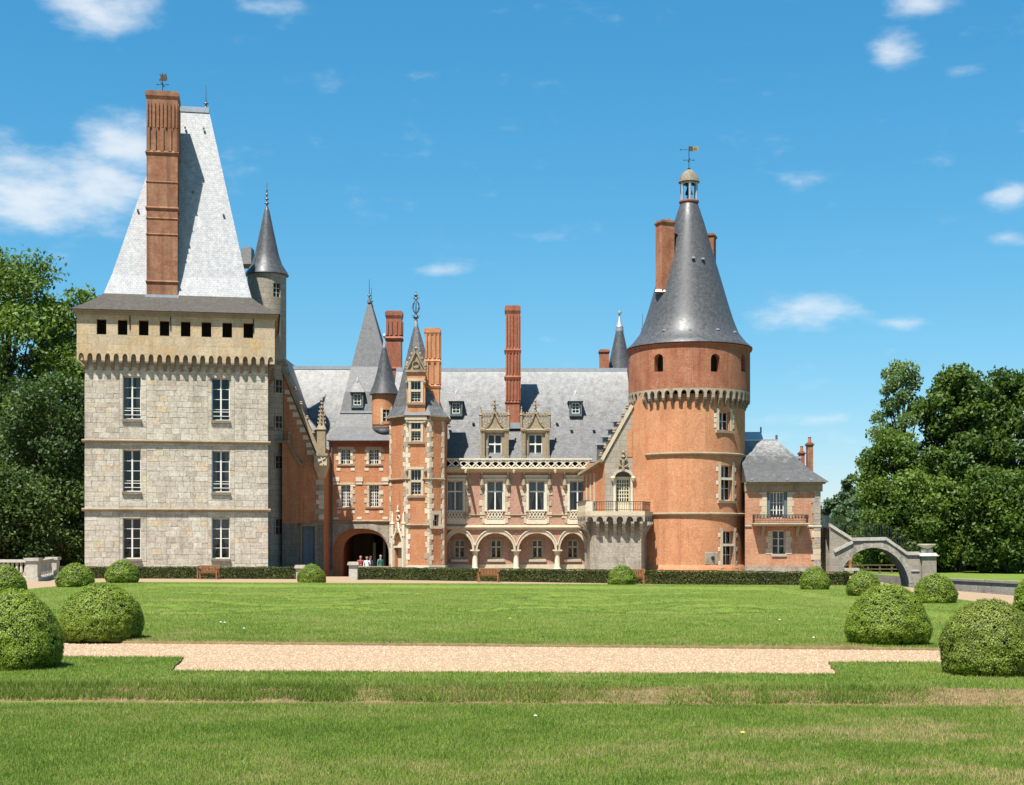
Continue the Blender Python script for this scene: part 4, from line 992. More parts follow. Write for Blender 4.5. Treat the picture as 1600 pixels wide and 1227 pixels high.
# ---------------------------------------------------------------- gatehouse with the carriage arch
def build_gatehouse():
    Y = 88.0; X = lambda p: PX(p, Y); Z = lambda p: PZ(p, Y); M = planeM(Y)
    B = thing('gatehouse', 'orange brick gatehouse with a wide carriage arch and a tall slate pavilion roof', 'building', (-9.5, 91, 0))
    x0, x1 = -11.43, X(613)
    arch = op(X(517.5), X(607.5), -.7, Z(826), rise=Z(826)-Z(866), pow=2.5, depth=.75, n=20)
    wo = []
    for (a, b) in ((532.5, 547.5), (576.5, 592)):
        wo += [op(X(a), X(b), Z(725.5), Z(702)), op(X(a+.5), X(b), Z(792), Z(758))]
    mb = MB(); wall(mb, M, x0, x1, Z(815), Z(692), wo, .28); mb.build('wall', MT['brick'], B)
    mb = MB(); wall(mb, M, x0, x1, -.7, Z(815), [arch], .75); mb.build('arch_wall', MT['ashlar'], B)
    n = 19                                   # arch ring of separate voussoirs
    for i in range(n):
        a0, a1 = pi-pi*i/n, pi-pi*(i+1)/n; c, h = (arch['u0']+arch['u1'])/2, (arch['u1']-arch['u0'])/2; zs = arch['z1']-arch['rise']; q = []
        for (aa, g) in ((a0, -.006), (a1, .006)):
            ux, uz = abs(cos(aa))**.8*(1 if cos(aa) > 0 else -1), max(0, sin(aa))**.8
            for e in (0.0, .36): q.append((c+ux*(h+e*1.0)+g, zs+uz*(arch['rise']+e)))
        v = MB(); v.prism([q[0], q[1], q[3], q[2]], M, -.03-random.uniform(0, .012), .05); v.build('voussoir', MT['base'], B)
    # inner arch, passage
    M2 = planeM(Y+.75); ia = op(X(533), X(606), -.7, Z(833), rise=Z(833)-Z(862), pow=2.5, depth=.6, n=18)
    mb = MB(); wall(mb, M2, x0, x1+.3, -.7, Z(815), [ia], .6); mb.build('inner_arch', MT['brick'], B)
    ps = MB(); yb = 97.0; ps.box(x0-.2, ia['u0'], Y+1.36, yb, -.7, 2.9); ps.box(ia['u1'], x1+.5, Y+1.36, yb, -.7, 2.9); ps.add([(x0,Y+1.35,2.6),(x1+.5,Y+1.35,2.6),(x1+.5,yb,2.6),(x0,yb,2.6)]); ps.build('passage_wall', MT['brick_red'], B)
    gt = MB(); gt.box(ia['u0'], ia['u0']+1.4, 95.0, 95.12, -.6, 2.5); dg = gt.build('timber_gate', MT['timber'], B)
    for k in range(6):
        p = MB(); p.box(ia['u0']+.04+k*.225, ia['u0']+.24+k*.225, 94.96, 94.999, -.3, 2.4); p.build('plank', MT['timber'], dg)
    for px in (585, 600.5):
        ps2 = MB(); xx = PX(px, 93); ps2.box(xx-.09, xx+.09, 93, 93.3, -.3, PZ(848 if px < 590 else 838, 93)); ps2.build('gate_post', MT['lime'], B)
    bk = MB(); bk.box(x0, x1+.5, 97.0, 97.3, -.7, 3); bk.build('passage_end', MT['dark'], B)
    for o in wo:
        tall = o['z1']-o['z0'] > 1.1
        w = window(B, M, o['u0'], o['u1'], o['z0'], o['z1'], .16, [.25, .5, .75], [k/6 for k in range(1, 6)] if tall else [.25, .5, .75], .04, .03, 'white', False, thick={1: .07})
        sill(w, M, o['u0']-.25, o['u1']+.25, o['z0'], .11, .09, 'lime_pale')
        quoins(B, M, o['u0'], -1, o['z0'], o['z1'], .26, .30, .15); quoins(B, M, o['u1'], 1, o['z0'], o['z1'], .26, .30, .15)
        li = MB(); li.mbox(M, o['u0']-.2, o['u1']+.2, o['z1']+.005, o['z1']+.15, -.025, .05); li.build('lintel', MT['lime'], B)
        for sx in (o['u0']-.27, o['u1']+.02):
            b = MB(); b.stone(M, sx, sx+.26, o['z0']-.42, o['z0']-.24, -.025, .04, .012); b.build('quoin', MT['lime_pale'], B)
    for px in (525, 561.5, 602):
        b = MB(); x = X(px); b.mbox(M, x-.22, x+.22, Z(752.5), Z(746), -.07, .05); b.mbox(M, x-.18, x+.18, Z(757), Z(754), -.05, .05); b.build('stone_block', MT['lime_pale'], B)
        b = MB(); b.stone(M, x-.16, x+.16, Z(812), Z(808), -.03, .04, .012); b.build('quoin', MT['lime_pale'], B)
    string(B, M, x0, x1, Z(815), .16, .11, 'carved')
    string(B, M, x0, x1, Z(757)+.0, .05, .03, 'lime', name='fillet')
    co = MB(); co.mbox(M, x0, x1, Z(698), Z(692), -.12, .1); co.mbox(M, x0, x1, Z(692)+.001, Z(689), -.28, .1); cor = co.build('cornice', MT['brick_red'], B)
    gu = MB(); gu.mbox(M, x0+.1, x1, Z(689)+.001, Z(685.5), -.36, -.1); gu.build('gutter', MT['lead'], cor)
    dp = MB(); dp.tube([(x0+.18, Y-.1, Z(690)), (x0+.18, Y-.1, .1)], .055, 8); dp.build('downpipe', MT['lead_dark'], B)
    # pavilion roof
    R = lambda xa, xb, ya, yb_, z: [(xa,ya,z),(xb,ya,z),(xb,yb_,z),(xa,yb_,z)]
    sk = MB(); zb = PZ(645, 89.0); ze = PZ(688, 87.7)
    sk.loft([R(x0-.15, x1+.4, 87.66, 97.3, ze), R(x0+.3, -7.15, 88.45, 96.5, ze+(zb-ze)*.5), R(PX(531, 89), -7.0, 89.0, 96, zb)], False); s = sk.build('roof_skirt', MT['slate'], B)
    xm0, xm1 = PX(549, 90.6), PX(606, 90.6); xc = PX(577, 92)
    up = MB(); up.loft([R(PX(531, 89)+.02, -7.02, 89.02, 95.9, zb), R(PX(539, 89.5), PX(619, 89.5), 89.5, 95.5, PZ(612, 89.5)), R(xm0, xm1, 90.6, 95, PZ(573, 90.6)), R(xc-.06, xc+.06, 92, 93.4, PZ(470, 92))])
    rf = up.build('roof', MT['slate'], B)
    fl2 = MB(); fl2.bar((PX(531, 89), 88.97, zb+.02), (PX(582, 89), 88.97, zb+.02), .12); fl2.build('lead_flashing', MT['lead'], s)
    finial(rf, xc, 92, PZ(470, 92), 1.5, .14, 'lead_dark', 1); finial(rf, xc, 93.4, PZ(472, 92), 1.25, .14, 'lead_dark', 1)
    lucarne(B, 558, 613, 635, 89.0, 19, 592)
    # corbelled brick turret
    ty = 88.55; tx = PX(600.5, ty); r = 19.2*ty/F; z = lambda p: PZ(p, ty); TM = cylM(tx, ty, r)
    t = MB(); wo2 = op(-.02, .42, z(660), z(642)); wall(t, TM, -pi*r, pi*r, z(664), z(617), [op(-.02, .42, z(660), z(642))], .15, .14)
    t.lathe(tx, ty, [(.05, z(678)), (r*.6, z(674)), (r*.9, z(669)), (r, z(664))], 30); tu = t.build('round_turret', MT['brick_tower'], B, True)
    fr = MB(); fr.mbox(TM, -.16, -.02, z(662), z(640), -.03, .05); fr.mbox(TM, .42, .56, z(662), z(640), -.03, .05); fr.mbox(TM, -.16, .56, z(640), z(637), -.03, .05); fr.mbox(TM, -.16, .56, z(665), z(662), -.05, .05); fr.build('window_surround', MT['lime'], tu)
    gl = MB(); gl.mbox(TM, -.02, .42, z(662), z(640), .1, .13); gl.build('window_glass', MT['dark'], tu)
    br = MB(); br.mbox(TM, .18, .22, z(662), z(640), .06, .1)
    for p in (647, 654): br.mbox(TM, -.02, .42, z(p)-.015, z(p)+.015, .06, .1)
    br.build('window_frame', MT['white'], tu)
    lf = MB(); lf.lathe(tx, ty-.02, [(.05, z(681.5)), (r*.66, z(677)), (r*.97, z(671)), (r*1.02, z(668.5)), (r*.9, z(668))], 30); lf.build('lead_flashing', MT['lead'], tu, True)
    c = MB(); c.lathe(tx, ty, [(r*.9, z(616)), (r+.17, z(617)), (r+.13, z(614)), (r*.86, z(600)), (r*.62, z(583)), (r*.34, z(558)), (r*.15, z(543))], 30); co = c.build('turret_roof', MT['slate_cone'], B, True)
    c = MB(); c.lathe(tx, ty, [(r*.15, z(556)), (r*.17, z(545)), (r*.12, z(538)), (.03, z(528)), (.1, z(526)), (.1, z(524)), (0, z(520))], 12); c.build('lead_cap', MT['lead'], co, True)
    cy = 96; w = 25*cy/F; q = lambda p: PZ(p, cy)
    chimney(B, PX(616, cy), cy, w*.95, .8, 9.5, q(487), 'brick_red', [(q(530), .3, .1), (q(577), .2, .06)], [(q(525), q(503), 3)], .55)
    bw = MB(); bw.box(x0, x1+.5, 97.31, 97.6, -.3, ze+.2); bw.build('rear_wall', MT['brick'], B)
build_gatehouse()

# ---------------------------------------------------------------- polygonal stair tower
def build_stair():
    Tt = thing('stair_tower', 'slender polygonal brick stair tower with white quoins, gabled dormer and slate spire', 'tower', (-5.7, 86, 0))
    P = [(-7.42, 85.4), (PX(634, 84), 84.0), (PX(671, 84), 84.0), (-4.07, 84.62), (-4.0, 87.4)]
    Z = lambda p: PZ(p, 84.0); zc = Z(652)
    Ms = [edgeM(a, b) for a, b in zip(P, P[1:])]
    FM = Ms[1]; L = FM.L; uX = lambda px: PX(px, 84)-P[1][0]
    wf = [op(uX(642), uX(658), Z(773), Z(734)), op(uX(642.5), uX(657.5), Z(689), Z(658))]
    RM = Ms[2]; slit = op(RM.L*.22, RM.L*.62, Z(822), Z(804))
    dM = Ms[0]; door = op(dM.L*.34, dM.L*.82, -.3, Z(849), rise=.0); 
    mb = MB(); wall(mb, dM, 0, dM.L, -.3, zc, [op(dM.L*.34, dM.L*.84, -.25, Z(856)), op(dM.L*.30, dM.L*.86, Z(854), Z(836), rise=.62, pointed=1)], .3)
    wall(mb, FM, 0, L, -.3, zc, wf, .25); wall(mb, RM, 0, RM.L, -.3, zc, [slit], .25); wall(mb, Ms[3], 0, Ms[3].L, -.3, zc)
    bkM = edgeM((-4.0, 87.4), (-7.42, 88)); wall(mb, bkM, 0, bkM.L, -.3, zc); lM = edgeM((-7.42, 88), P[0]); wall(mb, lM, 0, lM.L, -.3, zc)
    mb.build('wall', MT['brick'], Tt)
    pl = MB()
    for Mx in Ms[1:]: pl.mbox(Mx, 0, Mx.L, -.3, .42, -.05, .05)
    pl.build('plinth', MT['lime_pale'], Tt)
    for i, Mx in enumerate(Ms[:3]):
        quoins(Tt, Mx, 0, 1, .44, zc-.1, .31, .27, .15) if i else quoins(Tt, Mx, 0, 1, .44, zc-.1, .31, .22, .13)
        if i != 0: quoins(Tt, Mx, Mx.L, -1, .44, zc-.1, .31, .26 if i == 1 else .22, .14)
        else: quoins(Tt, Mx, Mx.L, -1, Z(800), zc-.1, .31, .28, .16)
    for zz in (Z(749), Z(821)):
        for i, Mx in enumerate(Ms[:3]):
            if i == 1 and zz > 5:
                string(Tt, Mx, 0, uX(640.5), zz, .16, .11, 'carved'); string(Tt, Mx, uX(660), L, zz, .16, .11, 'carved')
            elif i == 0 and zz < 4: continue
            elif i == 2 and zz < 4: continue
            else: string(Tt, Mx, 0, Mx.L, zz, .16, .11, 'carved')
    def twolight(M, o, dep=.14, moulded=True):
        w = window(Tt, M, o['u0'], o['u1'], o['z0'], o['z1'], dep, [.33, .66], [.13, .26, .40], .035, .022, 'white', False, room=.8)
        zm = o['z0']+(o['z1']-o['z0'])*.54
        t = MB(); t.mbox(M, o['u0'], o['u1'], zm-.07, zm+.07, -.03, .2); t.build('transom', MT['lime'], w)
        s = MB(); a, b, c, e = o['u0'], o['u1'], o['z0'], o['z1']
        s.mbox(M, a-.15, a, c-.06, e+.01, -.055, .1); s.mbox(M, b, b+.15, c-.06, e+.01, -.055, .1); s.mbox(M, a-.19, b+.19, e+.011, e+.16, -.07, .1); s.build('stone_surround', MT['lime'], w)
        sill(w, M, a-.22, b+.22, c-.061, .12, .12, 'lime')
        for q in (a-.24, b+.24):
            kx = MB(); p = M(q, 0, -.08); kx.lathe(p[0], p[1], [(0, e-.22), (.07, e-.15), (.09, e-.06), (.05, e+.02)], 7); kx.build('carved_stop', MT['carved'], w)
    for o in wf: twolight(FM, o)
    sl_ = window(Tt, RM, slit['u0'], slit['u1'], slit['z0'], slit['z1'], .16, [.5], [.5], .03, .02, 'white', False)
    s = MB(); a, b, c, e = slit['u0'], slit['u1'], slit['z0'], slit['z1']; s.mbox(RM, a-.16, a, c, e, -.04, .1); s.mbox(RM, b, b+.16, c, e, -.04, .1); s.mbox(RM, a-.16, b+.16, e+.001, e+.22, -.04, .1); s.mbox(RM, a-.2, b+.2, c-.16, c-.001, -.09, .1); s.build('stone_surround', MT['lime'], sl_)
    # cornice
    for i, Mx in enumerate(Ms):
        if i == 1: continue
        c = MB(); c.mbox(Mx, -.05, Mx.L+.05, zc-.12, zc+.03, -.14, .1); c.mbox(Mx, -.08, Mx.L+.08, zc+.031, zc+.12, -.22, .1); c.build('cornice', MT['carved'], Tt)
    # dormer bay breaking the eaves
    b0, b1 = uX(635.5), uX(664.5); zt = Z(582); do = op(uX(642), uX(657.5), Z(628), Z(596))
    BM = lambda u, z, d: FM(u, z, d-.06)
    mb = MB(); wall(mb, BM, b0, b1, zc-.05, zt, [do], .25)
    for u in (b0, b1): mb.add([BM(u,zc-.05,0),BM(u,zc-.05,1.8),BM(u,zt,1.8),BM(u,zt,0)])
    mb.build('dormer_bay', MT['brick_tower'], Tt)
    twolight(BM, do)
    hm = MB(); hm.mbox(BM, b0-.1, b1+.1, zc-.17, zc+.04, -.08, .1); hm.mbox(BM, b0+.1, b1-.1, zc-.34, zc-.171, -.04, .1); hm.build('bay_corbel', MT['lime'], Tt)
    ca = MB(); ca.mbox(BM, b0-.08, b1+.08, zt, zt+.14, -.1, .3); ca.build('bay_cornice', MT['carved'], Tt)
    uc = (b0+b1)/2; hw = (b1-b0)/2
    gb = MB(); gb.prism([(uc-hw*.95, zt+.141), (uc+hw*.95, zt+.141), (uc+hw*.34, zt+.75), (uc, zt+1.25), (uc-hw*.34, zt+.75)], BM, 0, .22); g = gb.build('gable', MT['carved'], Tt)
    gd = MB(); gd.bar(BM(uc-hw*1.0, zt+.16, -.06), BM(uc, zt+1.3, -.06), .1); gd.bar(BM(uc+hw*1.0, zt+.16, -.06), BM(uc, zt+1.3, -.06), .1); gd.build('gable_moulding', MT['carved'], g)
    rs = MB(); p = BM(uc, zt+.45, -.02); N = 12
    for k in range(N): a0, a1 = 2*pi*k/N, 2*pi*(k+1)/N; rs.bar((p[0]+.2*cos(a0), p[1]-.03, p[2]+.2*sin(a0)), (p[0]+.2*cos(a1), p[1]-.03, p[2]+.2*sin(a1)), .06)
    rs.build('rosette', MT['carved'], g)
    for sx in (-1, 1):
        for k in range(4):
            c = MB(); pt = BM(uc+sx*hw*(1-.22*k), zt+.25+.27*k, .05); c.lathe(pt[0]+sx*.06, pt[1], [(0, pt[2]-.05), (.08, pt[2]), (.06, pt[2]+.09), (0, pt[2]+.16)], 6); c.build('crocket', MT['carved'], g)
        pn = MB(); pt = BM(uc+sx*hw*1.0, zt, .05); pn.lathe(pt[0], pt[1], [(.09, pt[2]), (.08, pt[2]+.35), (.12, pt[2]+.38), (0, pt[2]+.75)], 6); pn.build('pinnacle', MT['carved'], g)
    fi = MB(); pt = BM(uc, zt+1.2, .1); fi.lathe(pt[0], pt[1], [(.05, pt[2]), (.04, pt[2]+.15), (.13, pt[2]+.24), (.03, pt[2]+.32), (0, pt[2]+.45)], 8); fi.build('finial', MT['carved'], g)
    # spire
    cx, cy = PX(650, 85.7), 85.7
    base = [(-7.62,85.3),(P[1][0]-.1,83.8),(P[2][0]+.1,83.8),(-3.86,84.5),(-3.8,87.5),(-7.6,88.1)]
    def ring(t, z): return [(cx+(x-cx)*t, cy+(y-cy)*t, z) for x, y in base]
    zs = Z(650)+.02; za = PZ(505, cy)
    sp = MB(); sp.loft([ring(1.0, zs), ring(.78, zs+.6), ring(.58, zs+1.7), ring(.17, za-.9), ring(.04, za)]); spire = sp.build('spire', MT['slate'], Tt)
    lc = MB(); lc.lathe(cx, cy, [(.16, za-.75), (.13, za-.05), (.05, za+.5), (0, za+.5)], 10); lc.build('lead_cap', MT['lead'], spire, True)
    h = PZ(453, cy)-za
    fn = MB(); fn.lathe(cx, cy, [(.05, za), (.04, za+h*.1), (.2, za+h*.17), (.06, za+h*.24), (.03, za+h*.3), (.03, za+h*.7), (.1, za+h*.73), (.04, za+h*.78), (.13, za+h*.84), (.03, za+h*.9), (0, za+h)], 10)
    for k in range(8):
        a = 2*pi*k/8; q = [(.03,.28),(.16,.36),(.24,.46),(.18,.58),(.05,.68)]
        fn.tube([(cx+r*cos(a), cy+r*sin(a), za+h*t) for r, t in q], .022, 5)
    for zz, rr in ((.18, .26), (.72, .2)):
        for k in range(6): a = 2*pi*k/6; fn.tube([(cx, cy, za+h*zz), (cx+rr*.7*cos(a), cy+rr*.7*sin(a), za+h*(zz+.01)), (cx+rr*cos(a), cy+rr*sin(a), za+h*(zz+.06))], [.03,.025,.01], 5)
    fn.build('finial', MT['lead_dark'], spire, False)
    # chimney rising from the right-hand face
    yq = 85.2; q = lambda p: PZ(p, yq); w = 22*yq/F
    fo = MB(); xx = PX(676, yq); fo.hexa([(xx-w*.72,yq-.85,q(655)),(xx+w*.8,yq-.55,q(655)),(xx+w*.8,yq+.8,q(655)),(xx-w*.72,yq+.8,q(655)),(xx-w/2,yq-.46,q(640)),(xx+w/2,yq-.46,q(640)),(xx+w/2,yq+.46,q(640)),(xx-w/2,yq+.46,q(640))]); fo.build('chimney_base', MT['carved'], Tt)
    chimney(Tt, xx, yq, w, .9, q(642), q(514), 'brick_tower', [(q(566), .3, .09), (q(605), .25, .07)], [(q(602), q(568), 2), (q(562), q(524), 3)], .5)
    # gothic doorway on the left-hand face
    dz = Z(856)
    a, b = dM.L*.34, dM.L*.84
    dd = MB(); dd.mbox(dM, a, a+.36, -.25, dz, .22, .27); dd.build('door_leaf', MT['lime'], Tt)
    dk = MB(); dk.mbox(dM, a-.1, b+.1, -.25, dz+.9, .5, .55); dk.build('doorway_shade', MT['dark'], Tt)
    tp = MB(); tp.mbox(dM, dM.L*.30, dM.L*.86, Z(854), Z(833), .16, .22); tp.build('tympanum', MT['lime'], Tt)
    po = MB(); po.mbox(dM, a-.06, b+.06, dz, Z(853), -.07, .2)
    for u in (dM.L*.24, dM.L*.92): po.mbox(dM, u-.09, u+.09, -.25, Z(838), -.14, .05)
    po.build('portal_frame', MT['lime_pale'], Tt)
    for u in (dM.L*.24, dM.L*.92):
        pn = MB(); p = dM(u, 0, -.07); pn.lathe(p[0], p[1], [(.13, Z(838)), (.12, Z(820)), (.16, Z(818)), (.1, Z(816)), (.07, Z(806)), (0, Z(798))], 6); pn.build('portal_pinnacle', MT['lime_pale'], Tt)
    og = MB(); uc = dM.L*.58
    pts = [(-.5, Z(850)), (-.46, Z(842)), (-.3, Z(834)), (-.12, Z(828)), (0, Z(816))]
    for sg in (1, -1):
        for (u0, z0), (u1, z1) in zip(pts, pts[1:]): og.bar(dM(uc+sg*u0, z0, -.07), dM(uc+sg*u1, z1, -.07), .12)
    og.build('ogee_hood', MT['lime_pale'], Tt)
    tr = MB()
    for k, (u, zq, r) in enumerate(((0, 809, .16), (-.2, 825, .1), (.2, 825, .1))):
        p = dM(uc+u, Z(zq), -.06)
        for j in range(10):
            a0, a1 = 2*pi*j/10, 2*pi*(j+1)/10; q0, q1 = dM(uc+u+r*cos(a0), Z(zq)+r*sin(a0), -.06), dM(uc+u+r*cos(a1), Z(zq)+r*sin(a1), -.06); tr.bar(q0, q1, .07)
    tr.mbox(dM, uc-.36, uc+.36, Z(832), Z(830.5), -.1, .0); tr.mbox(dM, uc-.36, uc+.36, Z(821), Z(820), -.08, .0); tr.build('blind_tracery', MT['lime_pale'], Tt)
    fi = MB(); p = dM(uc, 0, -.08); fi.lathe(p[0], p[1], [(.05, Z(803)), (.05, Z(800)), (.12, Z(799)), (.04, Z(797)), (.05, Z(792)), (0, Z(788))], 8); fi.build('portal_finial', MT['lime_pale'], Tt)
build_stair()
# ---------------------------------------------------------------- arcaded gallery wing
def build_gallery():
    Y = 87.0; X = lambda p: PX(p, Y); Z = lambda p: PZ(p, Y); M = planeM(Y)
    D = thing('gallery_wing', 'long pink brick wing with an arcaded ground floor and two carved stone dormers', 'building', (0.3, 90, 0))
    x0, x1 = X(690), X(925)
    zsp = Z(859)
    colpx = [742, 806.5, 871]; bounds = [(697, 738), (746, 802.5), (810.5, 867), (875, 914)]
    arcs = [op(X(a), X(b), zsp, Z(833), rise=Z(833)-zsp-.001, n=18, depth=.4) for a, b in bounds]
    wc = [711, 773.5, 838.5, 902.5]
    wins = [op(X(c-12.5), X(c+12.5), Z(798), Z(752)) for c in wc]
    mb = MB(); wall(mb, M, x0, x1, zsp, Z(737), arcs+wins, .4); mb.build('wall', MT['brick_pink'], D)
    # end piers below the springing
    for a, b in ((690, 697), (914, 926)):
        p = MB(); p.mbox(M, X(a), X(b), -.3, zsp, 0, .4); p.build('end_pier', MT['ashlar'], D)
    sf = MB(); sf.add([M(x0, zsp, .4), M(x1, zsp, .4), M(x1, zsp+1.4, .4), M(x0, zsp+1.4, .4)]) if False else None
    for px in colpx:
        c = MB(); x = X(px); yc = Y+.2
        c.lathe(x, yc, [(.27, -.3), (.27, .12), (.2, .2), (.165, .28), (.16, Z(866.5)), (.2, Z(866)), (.2, Z(865)), (.17, Z(864.5)), (.25, Z(861))], 16); c.mbox(M, x-.29, x+.29, Z(861), zsp-.001, -.08, .48)
        c.build('column', MT['lime_pale'], D, True)
    # archivolts, each stone apart
    for o in arcs:
        c, h = (o['u0']+o['u1'])/2, (o['u1']-o['u0'])/2; n = 11
        for i in range(n):
            q = []
            for a in (pi-pi*i/n, pi-pi*(i+1)/n):
                for e in (.0, .26): q.append((c+cos(a)*(h+e*.62), zsp+sin(a)*(o['rise']+e)))
            v = MB(); v.prism([q[0], q[1], q[3], q[2]], M, -.06, .05); v.build('voussoir', MT['lime'], D)
        hm = MB()
        for i in range(16):
            a, b = pi-pi*i/16, pi-pi*(i+1)/16
            hm.bar(M(c+cos(a)*(h+.17), zsp+sin(a)*(o['rise']+.28), -.07), M(c+cos(b)*(h+.17), zsp+sin(b)*(o['rise']+.28), -.07), .07)
        hm.build('hood_mould', MT['lime_pale'], D)
    for px in (757, 806.5, 855):
        k = MB(); x = X(px); 
        if px == 806.5: k.prism([(x-.13, Z(832)), (x, Z(832)-.13), (x+.13, Z(832)), (x, Z(832)+.13)], M, -.04, .05); k.build('stone_diamond', MT['carved'], D)
    # shallow gallery: back wall, floor and ceiling
    yb = .66; G = lambda u, z, d: M(u, z, d+yb)
    bops = [op(X(c-8), X(c+8), Z(872), Z(844)) for c in (717.5, 775, 840, 895.5)]
    mb = MB(); wall(mb, G, x0, x1+.2, .42, 3.0, bops, .2); mb.build('gallery_wall', MT['brick_pink'], D)
    lw = MB(); wall(lw, lambda u, z, d: M(u, z, d+yb-.06), x0, x1+.2, -.3, .42); lw.add([M(x0,.42,yb-.06),M(x1,.42,yb-.06),M(x1,.42,yb+.02),M(x0,.42,yb+.02)]); lw.build('gallery_plinth', MT['lime'], D)
    ce = MB(); ce.add([M(x0, Z(833)+.12, .4), M(x1, Z(833)+.12, .4), M(x1, Z(833)+.12, yb), M(x0, Z(833)+.12, yb)]); ce.add([M(x0, zsp, .4), M(x1, zsp, .4), M(x1, Z(833)+.12, .4), M(x0, Z(833)+.12, .4)]) if False else None
    ce.build('gallery_ceiling', MT['lime'], D)
    fl = MB(); fl.box(x0, x1, Y+.0, Y+.7, -.28, .06); fl.build('gallery_floor', MT['ashlar'], D)
    for o in bops:
        w = window(D, G, o['u0'], o['u1'], o['z0'], o['z1'], .1, [.5], [.62], .05, .05, 'lime', True, thick={0: .09}, hthick={0: .08}, room=.7)
        sill(w, G, o['u0']-.22, o['u1']+.22, o['z0']-.08, .16, .16, 'lime_pale')
        s = MB(); s.mbox(G, o['u0']-.16, o['u0'], o['z0']-.05, o['z1']+.14, -.03, .05); s.mbox(G, o['u1'], o['u1']+.16, o['z0']-.05, o['z1']+.14, -.03, .05); s.mbox(G, o['u0'], o['u1'], o['z1'], o['z1']+.14, -.03, .05); s.build('stone_surround', MT['carved'], w)
    # principal storey
    for i, o in enumerate(wins):
        a, b, c, e = o['u0'], o['u1'], o['z0'], o['z1']
        w = window(D, M, a, b, c, e, .17, [.5], [.66], .05, .05, 'white', True, thick={0: .085}, hthick={0: .085}, curtain='tied' if i in (1, 2) else 'straight', room=1.4)
        s = MB(); s.mbox(M, a-.14, a, c-.05, e+.02, -.05, .1); s.build('moulded_jamb', MT['lime_pale'], w); s = MB(); s.mbox(M, b, b+.14, c-.05, e+.02, -.05, .1); s.build('moulded_jamb', MT['lime_pale'], w)
        quoins(D, M, a-.14, -1, Z(818), Z(748), .34, .34, .16, -.03, 'lime'); quoins(D, M, b+.14, 1, Z(818), Z(748), .34, .34, .16, -.03, 'lime')
        h = MB(); h.mbox(M, a-.3, b+.3, e+.021, e+.15, -.09, .1); h.mbox(M, a-.36, b+.36, e+.26, e+.36, -.14, .1); h.mbox(M, a-.22, b+.22, e+.151, e+.259, -.04, .1); h.build('window_hood', MT['lime_pale'], w)
        for k in range(9):
            d = MB(); u = a-.2+(b-a+.4)*k/8; d.mbox(M, u-.035, u+.035, e+.155, e+.255, -.085, -.041); d.build('dentil', MT['lime'], w)
        for u in (a-.3, b+.3):
            p = M(u, 0, -.1); k = MB(); k.lathe(p[0], p[1], [(.05, Z(741)), (.1, Z(742)), (.07, Z(746)), (.12, Z(754)), (.15, Z(758)), (.09, Z(763)), (0, Z(766))][::-1], 8); k.build('carved_bracket', MT['carved'], w)
            pn = MB(); pn.lathe(p[0], p[1]+.02, [(.07, e+.36), (.06, e+.5), (0, e+.72)], 6); pn.build('hood_pinnacle', MT['lime_pale'], w)
        # pierced apron below each window
        z0, z1 = Z(809.5), Z(799.5)
        bk = MB(); bk.mbox(M, a-.14, b+.14, Z(819), z0-.05, -.035, .05); bk.build('apron', MT['lime_pale'], w)
        dk = MB(); dk.mbox(M, a, b, z0-.04, z1+.02, -.012, .1); dk.build('apron_shade', MT['carved'], w)
        ap = MB(); m = 5
        for k in range(m):
            u, v = a+(b-a)*k/m, a+(b-a)*(k+1)/m
            ap.bar(M(u, z0, -.04), M(v, z1, -.04), .055); ap.bar(M(v, z0, -.042), M(u, z1, -.042), .055)
        ap.mbox(M, a-.02, b+.02, z1, z1+.06, -.09, .05); ap.mbox(M, a-.02, b+.02, z0-.05, z0, -.06, .05); ap.build('apron_tracery', MT['lime_pale'], w)
    for a, b in zip([x0]+[o['u1']+.14 for o in wins], [o['u0']-.14 for o in wins]+[x1]):
        if b-a > .3: string(D, M, a, b, Z(805), .1, .07, 'carved')
    string(D, M, x0, x1, Z(824.5), .26, .2, 'lime')
    for px in (775, 839.5):
        k = MB(); k.mbox(M, X(px-9), X(px+9), Z(829.5), Z(827.5), -.05, .03); k.build('plaque', MT['carved'], D)
    # cornice, gargoyles, flamboyant balustrade
    fz = MB(); fz.mbox(M, x0, x1, Z(748), Z(737), -.02, .05); fz.build('frieze', MT['brick_pink'], D)
    co = MB(); pr = [(0, Z(739)), (-.12, Z(738)), (-.2, Z(736.5)), (-.42, Z(735)), (-.46, Z(733)), (.5, Z(733))]
    for (d0, za), (d1, zb) in zip(pr, pr[1:]): co.add([M(x0,za,d0),M(x1,za,d0),M(x1,zb,d1),M(x0,zb,d1)])
    co.build('cornice', MT['lime'], D)
    for px in (728.5, 803, 867):
        g = MB(); x = X(px); g.tube([(x, Y-.3, Z(735.5)), (x, Y-.7, Z(736.5)), (x, Y-1.05, Z(738.5)), (x, Y-1.12, Z(741))], [.1, .1, .075, .05], 7); g.build('gargoyle', MT['carved'], D)
    zb0, zb1 = Z(732), Z(717); xs, xe = X(700), X(923); n = 9; pw = (xe-xs)/n; yb2 = -.36
    B = lambda u, z, d: M(u, z, d+yb2)
    rl = MB(); rl.mbox(B, xs-.05, xe+.05, zb1-.09, zb1+.01, -.05, .13); rl.mbox(B, xs-.05, xe+.05, zb0-.04, zb0+.06, -.04, .12); rl.build('balustrade_rail', MT['lime_pale'], D)
    pm = MB()
